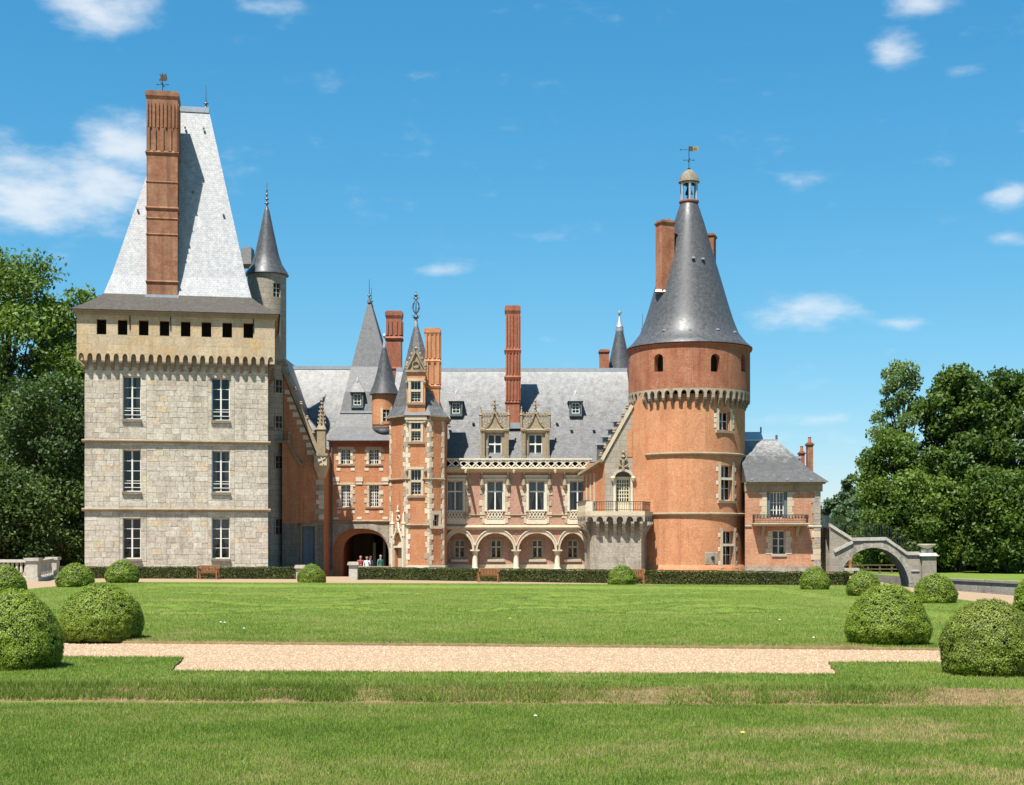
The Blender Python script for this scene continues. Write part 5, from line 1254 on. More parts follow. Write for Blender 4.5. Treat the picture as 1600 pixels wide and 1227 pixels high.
    for sg in (1, -1):
        c = pw/2
        pm.bar((c, 0, zb0+.06), (c+sg*pw*.5, 0, zb1-.09), .085); pm.bar((c+sg*pw*.5, .004*sg, zb0+.06), (c, .004*sg, zb1-.09), .075)
        for (ua, za), (ub, zc) in (((.12, .72), (.25, .92)), ((.25, .92), (.38, .72)), ((.12, .28), (.25, .08)), ((.25, .08), (.38, .28))):
            h = zb1-zb0-.15; pm.bar((c+sg*pw*ua, .002, zb0+.06+h*za), (c+sg*pw*ub, .002, zb0+.06+h*zc), .05)
    me = pm.mesh('tracery_panel'); me.materials.append(MT['lime_pale']); og = origin_of(D)
    for i in range(n):
        o = place(bpy.data.objects.new('tracery_panel', me), D); p = B(xs+pw*i, 0, .04); o.location = (p[0]-og.x, p[1]-og.y, -og.z)
    # main roof: bell-cast slope front and back
    yr = 92.5; zr = PZ(578, yr); prof = [(86.98, Z(722)), (87.9, Z(722)+1.25), (89.0, Z(722)+3.0), (yr, zr)]
    rx0, rx1 = -7.6, X(976)+.6; r = MB()
    for (ya, za), (yb_, zb_) in zip(prof, prof[1:]): r.add([(rx0,ya,za),(rx1,ya,za),(rx1,yb_,zb_),(rx0,yb_,zb_)])
    for (ya, za), (yb_, zb_) in zip(prof, prof[1:]): r.add([(rx1,2*yr-ya,za),(rx0,2*yr-ya,za),(rx0,2*yr-yb_,zb_),(rx1,2*yr-yb_,zb_)])
    for x in (rx0, rx1): r.add([(x,y,z) for y, z in prof]+[(x,2*yr-y,z) for y, z in prof[-2::-1]])
    roof = r.build('roof', MT['slate_main'], D)
    rc = MB(); rc.box(rx0, rx1, yr-.16, yr+.16, zr-.14, zr+.1); rc.build('ridge_capping', MT['lead'], roof)
    for px, py in ((700, 668), (737, 660), (890, 668), (925, 668), (760, 700), (868, 660), (940, 690)):
        t = (PZ(py, 89)-prof[2][1])/(zr-prof[2][1]); yy = prof[2][0]+(yr-prof[2][0])*t-.16; h = MB(); x = PX(px, yy); h.box(x, x+.16, yy, yy+.22, PZ(py, yy), PZ(py, yy)+.09); h.build('roof_hook', MT['lead'], roof)
    rw = MB(); rw.box(x0-3, x1+3, 97.4, 97.8, -.3, Z(722)); rw.build('rear_wall', MT['brick'], D)
    ew = MB(); ew.box(x1+3, x1+3.3, 88, 97.4, -.3, Z(722)); ew.build('end_wall', MT['brick'], D)
    lucarne(D, 712.5, 627, 648, 88.75, 19.5, 612); lucarne(D, 899.5, 627, 648, 88.75, 19.5, 612)
    # tall fluted chimney
    yc = 88.9; q = lambda p: PZ(p, yc); w = 21.5*yc/F
    chimney(D, PX(801, yc), yc, w, .85, q(668), q(479), 'brick_red', [(q(549), .36, .1), (q(591), .34, .1), (q(630), .14, .06)], [(q(546), q(494), 4), (q(587), q(553), 4), (q(627), q(596), 4)], .55)
    f = MB(); x = PX(801, yc); f.box(x-w/2-.12, x+w/2+.12, yc-.62, yc+.3, q(671), q(662)); f.build('lead_apron', MT['lead'], D)
    # carved dormers
    for cx_, cnt in ((773, 0), (836.5, 1)):
        yd = 87.25; DM = planeM(yd); x = lambda p: PX(p, yd); z = lambda p: PZ(p, yd); c = x(cx_)
        wo = op(c-.42, c+.42, z(718), z(679)); mb = MB(); wall(mb, DM, c-.62, c+.62, z(724), z(669), [wo], .3)
        for u in (-.62, .62): mb.add([DM(c+u,z(724),0),DM(c+u,z(724),2.6),DM(c+u,z(669),2.6),DM(c+u,z(669),0)])
        dm = mb.build('dormer', MT['carved'], D)
        window(D, DM, c-.42, c+.42, z(718), z(679), .14, [.5], [.62], .045, .04, 'white', True, thick={0: .085}, hthick={0: .09}, room=1.2, name='dormer_window', backmat='dark')
        rr = MB(); rr.loft([[DM(c-.7,z(669),-.02),DM(c+.7,z(669),-.02),DM(c+.7,z(669),3.2),DM(c-.7,z(669),3.2)],[DM(c-.02,z(648),.2),DM(c+.02,z(648),.2),DM(c+.02,z(648),3.4),DM(c-.02,z(648),3.4)]]); rr.build('dormer_roof', MT['slate'], dm)
        for sg in (-1, 1):
            p = MB(); u = c+sg*.74; p.mbox(DM, u-.13, u+.13, z(724), z(673), -.16, .3); p.mbox(DM, u-.16, u+.16, z(724), z(712), -.19, .3); p.mbox(DM, u-.17, u+.17, z(673)+.001, z(669), -.2, .3)
            for j in (-.06, .06): p.mbox(DM, u+j-.02, u+j+.02, z(711), z(674), -.19, -.15)
            pl = p.build('pilaster', MT['carved'], dm)
            pn = MB(); q = DM(c+sg*.86, 0, 0); pn.lathe(q[0], q[1], [(.1, z(669)), (.09, z(650)), (.13, z(648.5)), (.08, z(646)), (.03, z(638)), (.06, z(637)), (0, z(635))], 6); pn.build('pinnacle', MT['carved'], dm)
            lf = MB()
            for k in range(4): lf.lathe(*DM(c+sg*(.62+.08*k), 0, -.2)[:2], [(0, z(676)), (.05, z(674)), (.06, z(671)), (0, z(668.5))], 6)
            lf.build('capital_leaves', MT['carved'], dm)
        en = MB(); en.mbox(DM, c-.64, c+.64, z(676), z(672.5), -.1, .2); en.mbox(DM, c-.72, c+.72, z(672.5)+.001, z(670.5), -.2, .2); en.build('entablature', MT['lime'], dm)
        sc = MB(); s0, s1, zz0, zz1 = c-.82, c+.82, z(669.5), z(647)
        sc.mbox(DM, s0, s1, zz1-.1, zz1, -.04, .1); sc.mbox(DM, s0, s1, zz0, zz0+.06, -.04, .1)
        m = 9
        for k in range(m):
            u, v = s0+(s1-s0)*k/m, s0+(s1-s0)*(k+1)/m
            sc.mbox(DM, u-.025, u+.025, zz0+.06, zz1-.1, -.01, .07)
            h = (zz1-zz0-.16)/3
            for j in range(3): sc.bar(DM(u, zz0+.06+h*j, .03), DM(v, zz0+.06+h*(j+1), .03), .045); sc.bar(DM(v, zz0+.06+h*j, .033), DM(u, zz0+.06+h*(j+1), .033), .045)
            sc.lathe(*DM((u+v)/2, 0, .03)[:2], [(.05, zz1), (.06, zz1+.06), (0, zz1+.14)], 5)
        sc.build('pierced_screen', MT['carved'], dm)
        tp = MB(); tp.prism([(c-.5, z(670.4)), (c+.5, z(670.4)), (c+.26, z(662)), (c+.1, z(655)), (c, z(648)), (c-.1, z(655)), (c-.26, z(662))], DM, -.1, -.045); tp.build('gable', MT['carved'], dm)
        og_ = MB(); pts = [(.7, 671), (.42, 664.5), (.24, 658), (.11, 650), (.05, 641)]
        for sg in (1, -1):
            for (ua, pa), (ub, pb_) in zip(pts, pts[1:]): og_.bar(DM(c+sg*ua, z(pa), -.14), DM(c+sg*ub, z(pb_), -.14), .085)
            for (ua, pa) in pts[:4]:
                q = DM(c+sg*(ua-.06), z(pa)+.06, -.14); og_.lathe(q[0], q[1], [(0, q[2]), (.07, q[2]+.06), (.05, q[2]+.14), (0, q[2]+.2)], 6)
        og_.build('ogee_moulding', MT['carved'], dm)
        q = DM(c, 0, -.12); fi = MB(); fi.lathe(q[0], q[1], [(.07, z(643)), (.05, z(640)), (.12, z(638)), (.05, z(636)), (.045, z(628)), (.09, z(627)), (0, z(623))], 8)
        fi.mbox(DM, c-.26, c+.26, z(634.5), z(632), -.16, -.08); fi.mbox(DM, c-.04, c+.04, z(634), z(632.6), -.36, .12); fi.build('cross_finial', MT['carved'], dm)
    # slim slate turret and stack behind the round tower
    ty = 99.0; tx = PX(968, ty); z = lambda p: PZ(p, ty); r = 19*ty/F
    t = MB(); t.lathe(tx, ty, [(r*.82, 2), (r*.82, z(583)), (r*1.05, z(580)), (r*.8, z(562)), (r*.42, z(528)), (r*.3, z(518))], 20); tr = t.build('rear_turret', MT['slate_cone'], D, True)
    t = MB(); t.lathe(tx, ty, [(r*.3, z(520)), (r*.36, z(517)), (r*.3, z(513)), (r*.33, z(511)), (r*.2, z(506)), (r*.1, z(497)), (.03, z(493)), (.14, z(490.5)), (.14, z(487.5)), (0, z(485))], 14); t.build('lead_cap', MT['lead'], tr, True)
    chimney(D, PX(944, 98), 98, 14*98/F, .7, 9, PZ(547, 98), 'brick_red', [], [], .3)
    finial(D, PX(1004, 97), 97, PZ(520, 97), PZ(488, 97)-PZ(520, 97), .12, 'lead_dark', 1)
    st = MB(); st.lathe(PX(1004, 97), 97, [(.8, 10), (.4, 14), (.08, PZ(520, 97))], 10); st.build('rear_spire', MT['slate_cone'], D)
build_gallery()
# ---------------------------------------------------------------- round brick tower
FX, FY = PX(1076.5, 87.0), 87.0; FR = 3.42
def build_round_tower():
    T = thing('round_tower', 'big round orange brick tower with a conical slate roof and small lantern on top', 'tower', (FX, FY, 0))
    M = cylM(FX, FY, FR); zf = lambda p: PZ(p, FY-FR)
    ang = lambda px: math.asin(max(-1, min(1, ((px-1076.5)/F*FY)/FR)))      # screen column -> angle on the drum
    uu = lambda px: (ang(px)+.125*0+atan2(FX, FY)*0)*FR
    def U(px):                                       # true ray/cylinder hit, as arc length
        t = (px-800)/F; A = t*t+1; B = -2*(t*FX+FY); Cc = FX*FX+FY*FY-FR*FR; D = B*B-4*A*Cc
        y = (-B-sqrt(max(D, 0)))/(2*A); x = t*y; return atan2(x-FX, FY-y)*FR, y
    wins = []
    for a, b, t, bt in ((1122, 1141, 643, 672), (1125, 1147, 727, 782), (1128, 1150, 830, 887)):
        (ua, ya), (ub, yb) = U(a), U(b); wins.append(op(ua+.06, min(ub, ua+1.0), PZ(bt, ya), PZ(t, ya), depth=.38))
    ua, ya = U(996); slit = op(ua-.07, ua+.07, PZ(668, ya), PZ(656, ya))
    ztop = zf(615)
    mb = MB(); wall(mb, M, -pi*FR, pi*FR, -.4, ztop, wins+[slit], .38, .2); mb.build('wall', MT['brick_tower'], T, True)
    bs = MB(); bs.lathe(FX, FY, [(FR+.14, -.4), (FR+.14, .15), (FR+.0, .45)], 72); bs.build('plinth', MT['brick_tower'], T, True)
    for i, o in enumerate(wins):
        a, b, c, e = o['u0'], o['u1'], o['z0'], o['z1']
        tall = i > 0
        w = window(T, M, a, b, c, e, .26, [.5], [.34, .66] if tall else [.5], .05, .04, 'white', True, room=1.0, thick={0: .06})
        s = MB()
        s.mbox(M, a-.17, a, c, e, -.03, .1); s.mbox(M, b, b+.17, c, e, -.03, .1); s.mbox(M, a-.2, b+.2, e+.001, e+.2, -.035, .1); s.build('stone_surround', MT['lime'], w)
        if tall:
            zm = c+(e-c)*.62; t = MB(); t.mbox(M, a, b, zm-.07, zm+.07, -.01, .3); t.build('transom', MT['lime_pale'], w)
        sill(w, M, a-.24, b+.24, c-.001, .16, .16, 'lime')
        for k in range(3):
            q = MB(); zz = c+.25+(e-c-.5)*k/2; q.stone(M, a-.32, a-.172, zz-.12, zz+.12, -.025, .05, .012); q.build('quoin', MT['lime_pale'], T)
            q = MB(); q.stone(M, b+.172, b+.34, zz-.12, zz+.12, -.025, .05, .012); q.build('quoin', MT['lime_pale'], T)
    lo = MB(); (ua, ya) = U(1114); zq = PZ(872, ya); lo.stone(M, ua-.5, ua+.35, zq-.38, zq+.35, -.035, .05, .02); lop = lo.build('loophole_stone', MT['base'], T)
    q = MB(); q.lathe(*M(ua-.02, 0, -.01)[:2], [(0, zq-.14), (.11, zq-.06), (.11, zq+.06), (0, zq+.13)], 10); q.build('loophole', MT['dark'], lop)
    for py in (709, 803.5): string(T, M, -pi*FR, pi*FR, zf(py), .2, .14, 'carved', .2)
    # machicolated head
    R2 = 3.73; M2 = cylM(FX, FY, R2); zc0, zc1 = zf(609)-.62, zf(607); zt = PZ(547.5, FY)
    n = 46; cw = 2*pi*R2/n
    mb = MB(); wall(mb, M2, -pi*R2, pi*R2, zf(621)-.02, zc1, [op(-pi*R2+cw*(i+.17), -pi*R2+cw*(i+.83), zf(621)-.02, zf(609.5), rise=.24, n=6) for i in range(n)], .3, cw)
    band = mb.build('machicolation_band', MT['band'], T)
    def U2(px):
        t = (px-800)/F; A = t*t+1; B = -2*(t*FX+FY); Cc = FX*FX+FY*FY-R2*R2; D = B*B-4*A*Cc
        y = (-B-sqrt(max(D, 0)))/(2*A); return atan2(t*y-FX, FY-y)*R2, y
    ho = []
    for px, w in ((1029, .3), (1118, .3), (1162, .3), (983, .14)):
        u, y = U2(px); ho.append(op(u-w, u+w, PZ(581, y), PZ(553, y) if w > .2 else PZ(566, y), rise=.3 if w > .2 else .0, n=8, depth=.4))
    mb = MB(); wall(mb, M2, -pi*R2, pi*R2, zc1, zt, ho, .4, .2); mb.build('drum', MT['brick_drum'], T, True)
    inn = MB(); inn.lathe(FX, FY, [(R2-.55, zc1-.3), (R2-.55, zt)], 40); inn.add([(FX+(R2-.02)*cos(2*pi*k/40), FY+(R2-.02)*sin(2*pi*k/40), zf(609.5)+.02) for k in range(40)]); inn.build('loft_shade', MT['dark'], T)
    pr = [(.08, zf(621)-.022), (-(R2-FR)+.02, zf(621)-.022), (-(R2-FR)+.02, zf(621)-.10), (-.18, zf(621)-.18), (-.16, zf(621)-.30), (-.08, zf(621)-.37), (-.07, zf(621)-.48), (0, zf(621)-.55), (.08, zf(621)-.55)]
    cm = MB(); w2 = cw*.165; a = [Vector((-w2, d, z)) for d, z in pr]; b = [Vector((w2, d, z)) for d, z in pr]; cm.add(a); cm.add(b[::-1])
    for i in range(len(pr)): j = (i+1) % len(pr); cm.add([a[j], a[i], b[i], b[j]])
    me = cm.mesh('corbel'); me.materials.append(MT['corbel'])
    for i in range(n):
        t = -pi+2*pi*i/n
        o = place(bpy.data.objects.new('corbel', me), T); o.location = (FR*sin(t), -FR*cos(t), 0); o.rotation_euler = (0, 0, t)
    # cone
    ze = zt; z = lambda p: PZ(p, FY)
    c = MB(); c.lathe(FX, FY, [(R2-.1, ze-.05), (R2+.15, ze), (R2+.13, ze+.07), (R2-.2, ze+.34), (R2-.68, ze+.95), (2.72, z(502)), (2.42, z(478)), (2.08, z(448)), (1.40, z(390)), (.95, z(350)), (.56, z(320)), (.5, z(318))], 64)
    cone = c.build('roof', MT['slate_cone'], T, True)
    eb = MB(); eb.lathe(FX, FY, [(R2, ze-.2), (R2+.1, ze-.14), (R2+.14, ze-.05), (R2, ze-.04)], 64); eb.build('eaves_course', MT['brick_red'], T, True)
    for t, zz in ((-.62, z(527)), (-.1, z(528)), (.45, z(527)), (.95, z(527)), (.02, z(413)), (.38, z(414))):
        rr = R2-.62 if zz < z(500) else 1.72; h = MB(); x, y = FX+rr*sin(t), FY-rr*cos(t); h.box(x-.09, x+.09, y-.12, y+.06, zz, zz+.1); h.build('roof_hook', MT['lead'], cone)
    # stacks against the cone
    def stack(px0, px1, pyt, pyb, y, d, rot):
        w = (px1-px0)*y/F; x = PX((px0+px1)/2, y)
        return chimney(T, x, y, w, d, PZ(pyb, y), PZ(pyt, y), 'brick_drum', [], [], .25, rot, 0, 'brick_chim')
    s1 = stack(1028, 1050, 346, 460, 86.0, .8, .42); s2 = stack(1096, 1117, 367, 424, 87.4, .9, -.3)
    pt = MB(); pt.lathe(PX(1044, 86), 86, [(.1, PZ(346, 86)), (.08, PZ(341, 86)), (0, PZ(341, 86))], 8); pt.build('chimney_pot', MT['terracotta'], s1)
    ff = MB(); x, y = PX(1038, 85.5), 85.62; ff.hexa([(x-.55, y-.12, PZ(452,84.7)), (x+.5, y-.2, PZ(452,84.7)), (x+.5, y+.4, PZ(452,84.7)), (x-.55, y+.4, PZ(452,84.7)), (x-.5, y-.02, PZ(448,84.7)), (x+.45, y-.1, PZ(448,84.7)), (x+.45, y+.5, PZ(448,84.7)), (x-.5, y+.5, PZ(448,84.7))]); ff.build('lead_flashing', MT['lead'], s1)
    # lantern
    L = MB(); L.lathe(FX, FY, [(.5, z(319)), (.62, z(317)), (.62, z(315)), (.52, z(314))], 20); L.build('lantern_base', MT['brick_red'], T, True)
    for k in range(6):
        a = 2*pi*k/6+.52; x, y = FX+.5*cos(a), FY+.5*sin(a)
        p = MB(); p.tube([(x, y, z(316)), (x, y, z(287))], .085, 8); p.build('lantern_post', MT['lead'], T)
        a2 = 2*pi*(k+1)/6+.52; x2, y2 = FX+.5*cos(a2), FY+.5*sin(a2); am = MB(); q = []
        for j in range(7):
            t = j/6; zz = z(293)+(z(288)-z(293))*max(0, sin(pi*t))**.6; q.append((x+(x2-x)*t, y+(y2-y)*t, zz))
        for u, v in zip(q, q[1:]): am.add([u, v, (v[0], v[1], z(285)), (u[0], u[1], z(285))])
        am.build('lantern_arch', MT['lead'], T)
    bl = MB(); bl.lathe(FX, FY, [(.24, z(304)), (.2, z(300)), (.13, z(295)), (.05, z(292)), (.03, z(286))], 14); bl.build('bell', MT['iron'], T, True)
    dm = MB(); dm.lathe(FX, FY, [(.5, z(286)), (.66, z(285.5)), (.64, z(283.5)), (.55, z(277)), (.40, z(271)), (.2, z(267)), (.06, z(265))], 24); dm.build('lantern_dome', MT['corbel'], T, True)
    vane(T, (FX, FY), z(266), z(229)-z(266), 'gilt', True)
build_round_tower()

# ---------------------------------------------------------------- gabled bastion with the balcony
def build_bastion():
    E = thing('gabled_bastion', 'stone bastion with corbelled balcony and a carved gable, against the round tower', 'building', (6.3, 85, 0))
    Y = 85.0; X = lambda p: PX(p, Y); Z = lambda p: PZ(p, Y); M = planeM(Y)
    x0, x1 = X(945), 8.5; ze = Z(719); sl = (Z(640)-Z(718))/(X(987.5)-X(945.5))
    door = op(X(962), X(985), Z(799), Z(737), rise=.32, n=12)
    top = lambda u: ze+sl*(u-x0)
    mb = MB(); wall(mb, M, x0, X(988), Z(812), top, [door], .4, .3); mb.build('gable_wall', MT['ashlar'], E)
    mb = MB(); wall(mb, M, X(988), x1, Z(812), top, [], .3, .3); mb.build('brick_return', MT['brick_tower'], E)
    bq = MB(); bq.prism([(X(979.5), Z(714)), (X(988.01), Z(714)), (X(988.01), Z(672)), (X(979.5), Z(672))], M, -.03, .05); bq.build('brick_patch', MT['brick_tower'], E)
    sM = edgeM((PX(911, 87), 87), (x0, Y)); mb = MB(); wall(mb, sM, 0, sM.L, Z(812), ze-.1); mb.build('side_wall', MT['brick'], E)
    for k in range(3):
        q = MB(); u = .35+.42*k; q.mbox(sM, u, u+.13, Z(790), ze-.75, -.04, .05); q.build('stone_strip', MT['lime'], E)
    ev = MB(); A, B2 = sM(0, 0, -.45), sM(sM.L, 0, -.4); h = [A, B2, sM(sM.L, 0, .2), sM(0, 0, .2)]
    ev.hexa([(p[0], p[1], Z(742)) if i in (0, 3) else (p[0], p[1], ze-.12) for i, p in enumerate(h)]+[(p[0], p[1], Z(742)+.16) if i in (0, 3) else (p[0], p[1], ze+.04) for i, p in enumerate(h)]); ev.build('side_eaves', MT['carved'], E)
    # roof and its stepped stone crest
    r = MB(); r.add([(x0-.35, Y+.05, ze-.3), (X(992), Y+.05, top(X(992))), (X(992)+.2, 92, top(X(992))), (x0-.35, 92, ze-.3)]); r.build('roof', MT['slate_main'], E)
    p0, p1 = Vector((x0-.1, Y-.1, ze-.06)), Vector((X(990), Y-.1, top(X(990))+.02)); d = (p1-p0).normalized(); n = Vector((-d.z, 0, d.x))
    cp = MB(); cp.hexa([p0, p0+Vector((0,.5,0)), p1+Vector((0,.5,0)), p1, p0+n*.2, p0+n*.2+Vector((0,.5,0)), p1+n*.2+Vector((0,.5,0)), p1+n*.2]); cop = cp.build('coping', MT['lime'], E)
    for k in range(7):
        q = p0+(p1-p0)*(.06+.145*k)+n*.28+Vector((0, .15, 0)); c = MB(); c.lathe(q.x, q.y, [(0, q.z-.14), (.1, q.z-.08), (.14, q.z), (.07, q.z+.07), (.12, q.z+.13), (0, q.z+.22)], 7); c.build('crocket', MT['carved'], cop)
    for k in range(4):
        xq = X(939+k*9.5); zt = Z(694-k*13); zb = ze-.5+k*.75; s = MB(); yq = Y+.9+.35*k
        s.box(xq-.16, xq+.2, yq, yq+.6, zb, zt); st = s.build('roof_step', MT['slate'], E)
        s = MB(); s.box(xq-.3, xq+.34, yq-.12, yq+.7, zt, zt+.13); s.build('lead_capping', MT['lead'], st)
    # French window under an ogee hood
    a, b = door['u0'], door['u1']
    w = window(E, M, a+.02, b-.02, Z(785), Z(748), .25, [.2, .4, .6, .8], [k/6 for k in range(1, 6)], .07, .05, 'cream', False, room=.9, name='french_window')
    pn = MB(); pn.mbox(M, a+.02, b-.02, Z(799), Z(785)-.002, .26, .32); pn.build('door_panel', MT['cream'], w)
    fl = MB(); fl.mbox(M, a, b, Z(748)+.002, Z(748)+.12, .18, .34); fl.build('transom', MT['cream'], w)
    fg = MB(); fg.mbox(M, a, b, Z(748)+.12, Z(737)+.02, .3, .33); fg.build('fanlight', MT['blue'], w)
    js = MB(); js.mbox(M, a-.14, a, Z(799), Z(745), -.06, .1); js.build('moulded_jamb', MT['lime_pale'], w); js = MB(); js.mbox(M, b, b+.14, Z(799), Z(745), -.06, .1); js.build('moulded_jamb', MT['lime_pale'], w)
    hd = MB(); c = (a+b)/2; hw = (b-a)/2+.12; N = 14
    for k in range(N):
        t0, t1 = pi-pi*k/N, pi-pi*(k+1)/N; hd.bar(M(c+hw*cos(t0), Z(746)+.42*sin(t0), -.08), M(c+hw*cos(t1), Z(746)+.42*sin(t1), -.08), .15)
    for sg in (-1, 1): q = M(c+sg*(hw+.05), Z(746), -.1); hd.lathe(q[0], q[1], [(0, q[2]-.3), (.11, q[2]-.2), (.15, q[2]-.04), (.08, q[2]+.08)], 8)
    hd.build('hood_mould', MT['lime'], w)
    fi = MB(); q = M(c, 0, -.1)
    fi.lathe(q[0], q[1], [(.12, Z(736)), (.08, Z(729)), (.1, Z(722)), (.05, Z(716)), (.14, Z(714)), (.05, Z(711)), (.11, Z(707)), (0, Z(703))], 8)
    for zz, rr in ((Z(727), .3), (Z(717), .22)):
        for sg in (-1, 1): fi.tube([(q[0], q[1], zz-.15), (q[0]+sg*rr*.7, q[1], zz-.05), (q[0]+sg*rr, q[1], zz+.06)], [.07, .07, .03], 6)
    fi.build('fleuron', MT['carved'], w)
    # bastion and balcony
    bp = [(PX(917, 86.6), 86.9), (PX(922, 84.2), 84.2), (PX(934, 83.5), 83.5), (PX(1002, 83.3), 83.3), (PX(1010, 84.5), 84.8), (8.4, 85.6)]
    mb = MB(); zb = Z(822)
    for p, q in zip(bp, bp[1:]): Mx = edgeM(p, q); wall(mb, Mx, 0, Mx.L, -.4, Z(803))
    mb.build('bastion_wall', MT['base'], E)
    def off(p, c=(6.5, 87), e=.55):
        v = Vector((p[0]-c[0], p[1]-c[1])); v.normalize(); return (p[0]+v.x*e, p[1]+v.y*e)
    bo = [off(p) for p in bp]; zf0, zf1 = PZ(803, 83), PZ(799, 83)
    sb = MB(); sb.add([(x, y, zf1) for x, y in bo]); sb.add([(x, y, zf0) for x, y in bo][::-1]); N = len(bo)
    for i in range(N): p, q = bo[i], bo[(i+1) % N]; sb.add([(p[0],p[1],zf0-.1),(q[0],q[1],zf0-.1),(q[0],q[1],zf1),(p[0],p[1],zf1)])
    sb.build('balcony_floor', MT['lime'], E)
    for i, (p, q) in enumerate(zip(bo[:4], bo[1:5])):
        Mx = edgeM(p, q); L = Mx.L; m = max(1, round(L/.62)); cw = L/m; z0 = zf0-.46
        ab = MB(); wall(ab, Mx, 0, L, z0, zf0-.1, [op(cw*(k+.17), cw*(k+.83), z0, zf0-.16, rise=.2, n=6) for k in range(m)], .25); ab.build('corbel_table', MT['base'], E)
        Mi = edgeM(bp[i], bp[i+1]); Li = Mi.L
        for k in range(m+(1 if i in (2,) else 0)):
            u = Li*k/m; c = MB(); w2 = .1
            pr = [(.0, z0), (-.52, z0), (-.52, z0-.12), (-.34, z0-.3), (-.34, z0-.38), (-.16, z0-.6), (-.16, z0-.66), (0, z0-.95)]
            c.prism([(0,0)], lambda a_, b_, d_: (0,0,0), 0, 0) if False else None
            A_ = [Mi(u-w2, zz, d_) for d_, zz in pr]; B_ = [Mi(u+w2, zz, d_) for d_, zz in pr]; c.add(A_); c.add(B_[::-1])
            for j in range(len(pr)): jj = (j+1) % len(pr); c.add([A_[jj], A_[j], B_[j], B_[jj]])
            c.build('corbel', MT['base'], E)
    # stone parapet on the left return, iron railing to the front
    Mp = edgeM(bo[0], bo[1]); pp = MB(); pp.mbox(Mp, 0, Mp.L+.02, zf1+.001, PZ(784, 84), .0, .22); Mp2 = edgeM(bo[1], bo[2]); pp.mbox(Mp2, 0, Mp2.L*.7, zf1+.001, PZ(784, 84)-.002, .001, .22); par = pp.build('parapet', MT['lime_pale'], E)
    pc = MB(); pc.mbox(Mp, -.05, Mp.L+.08, PZ(784, 84)+.001, PZ(782, 84), -.06, .28); pc.build('parapet_coping', MT['lead_dark'], par)
    segs = [(edgeM(bo[1], bo[2]), .7, 1.0), (edgeM(bo[2], bo[3]), 0, 1), (edgeM(bo[3], bo[4]), 0, 1)]
    zr = PZ(783.5, 83)
    for Mx, t0, t1 in segs:
        r = MB(); a_, b_ = Mx.L*t0, Mx.L*t1
        r.mbox(Mx, a_, b_, zr-.04, zr, .1, .14); r.mbox(Mx, a_, b_, zf1+.08, zf1+.11, .105, .135); r.mbox(Mx, a_, b_, zr-.17, zr-.15, .105, .135); o = r.build('railing', MT['rust'], E)
        k = max(2, int((b_-a_)/.13)); br = MB()
        for i in range(k+1): u = a_+(b_-a_)*i/k; br.mbox(Mx, u-.011, u+.011, zf1, zr-.04, .11, .13)
        br.build('balusters', MT['rust'], o)
build_bastion()
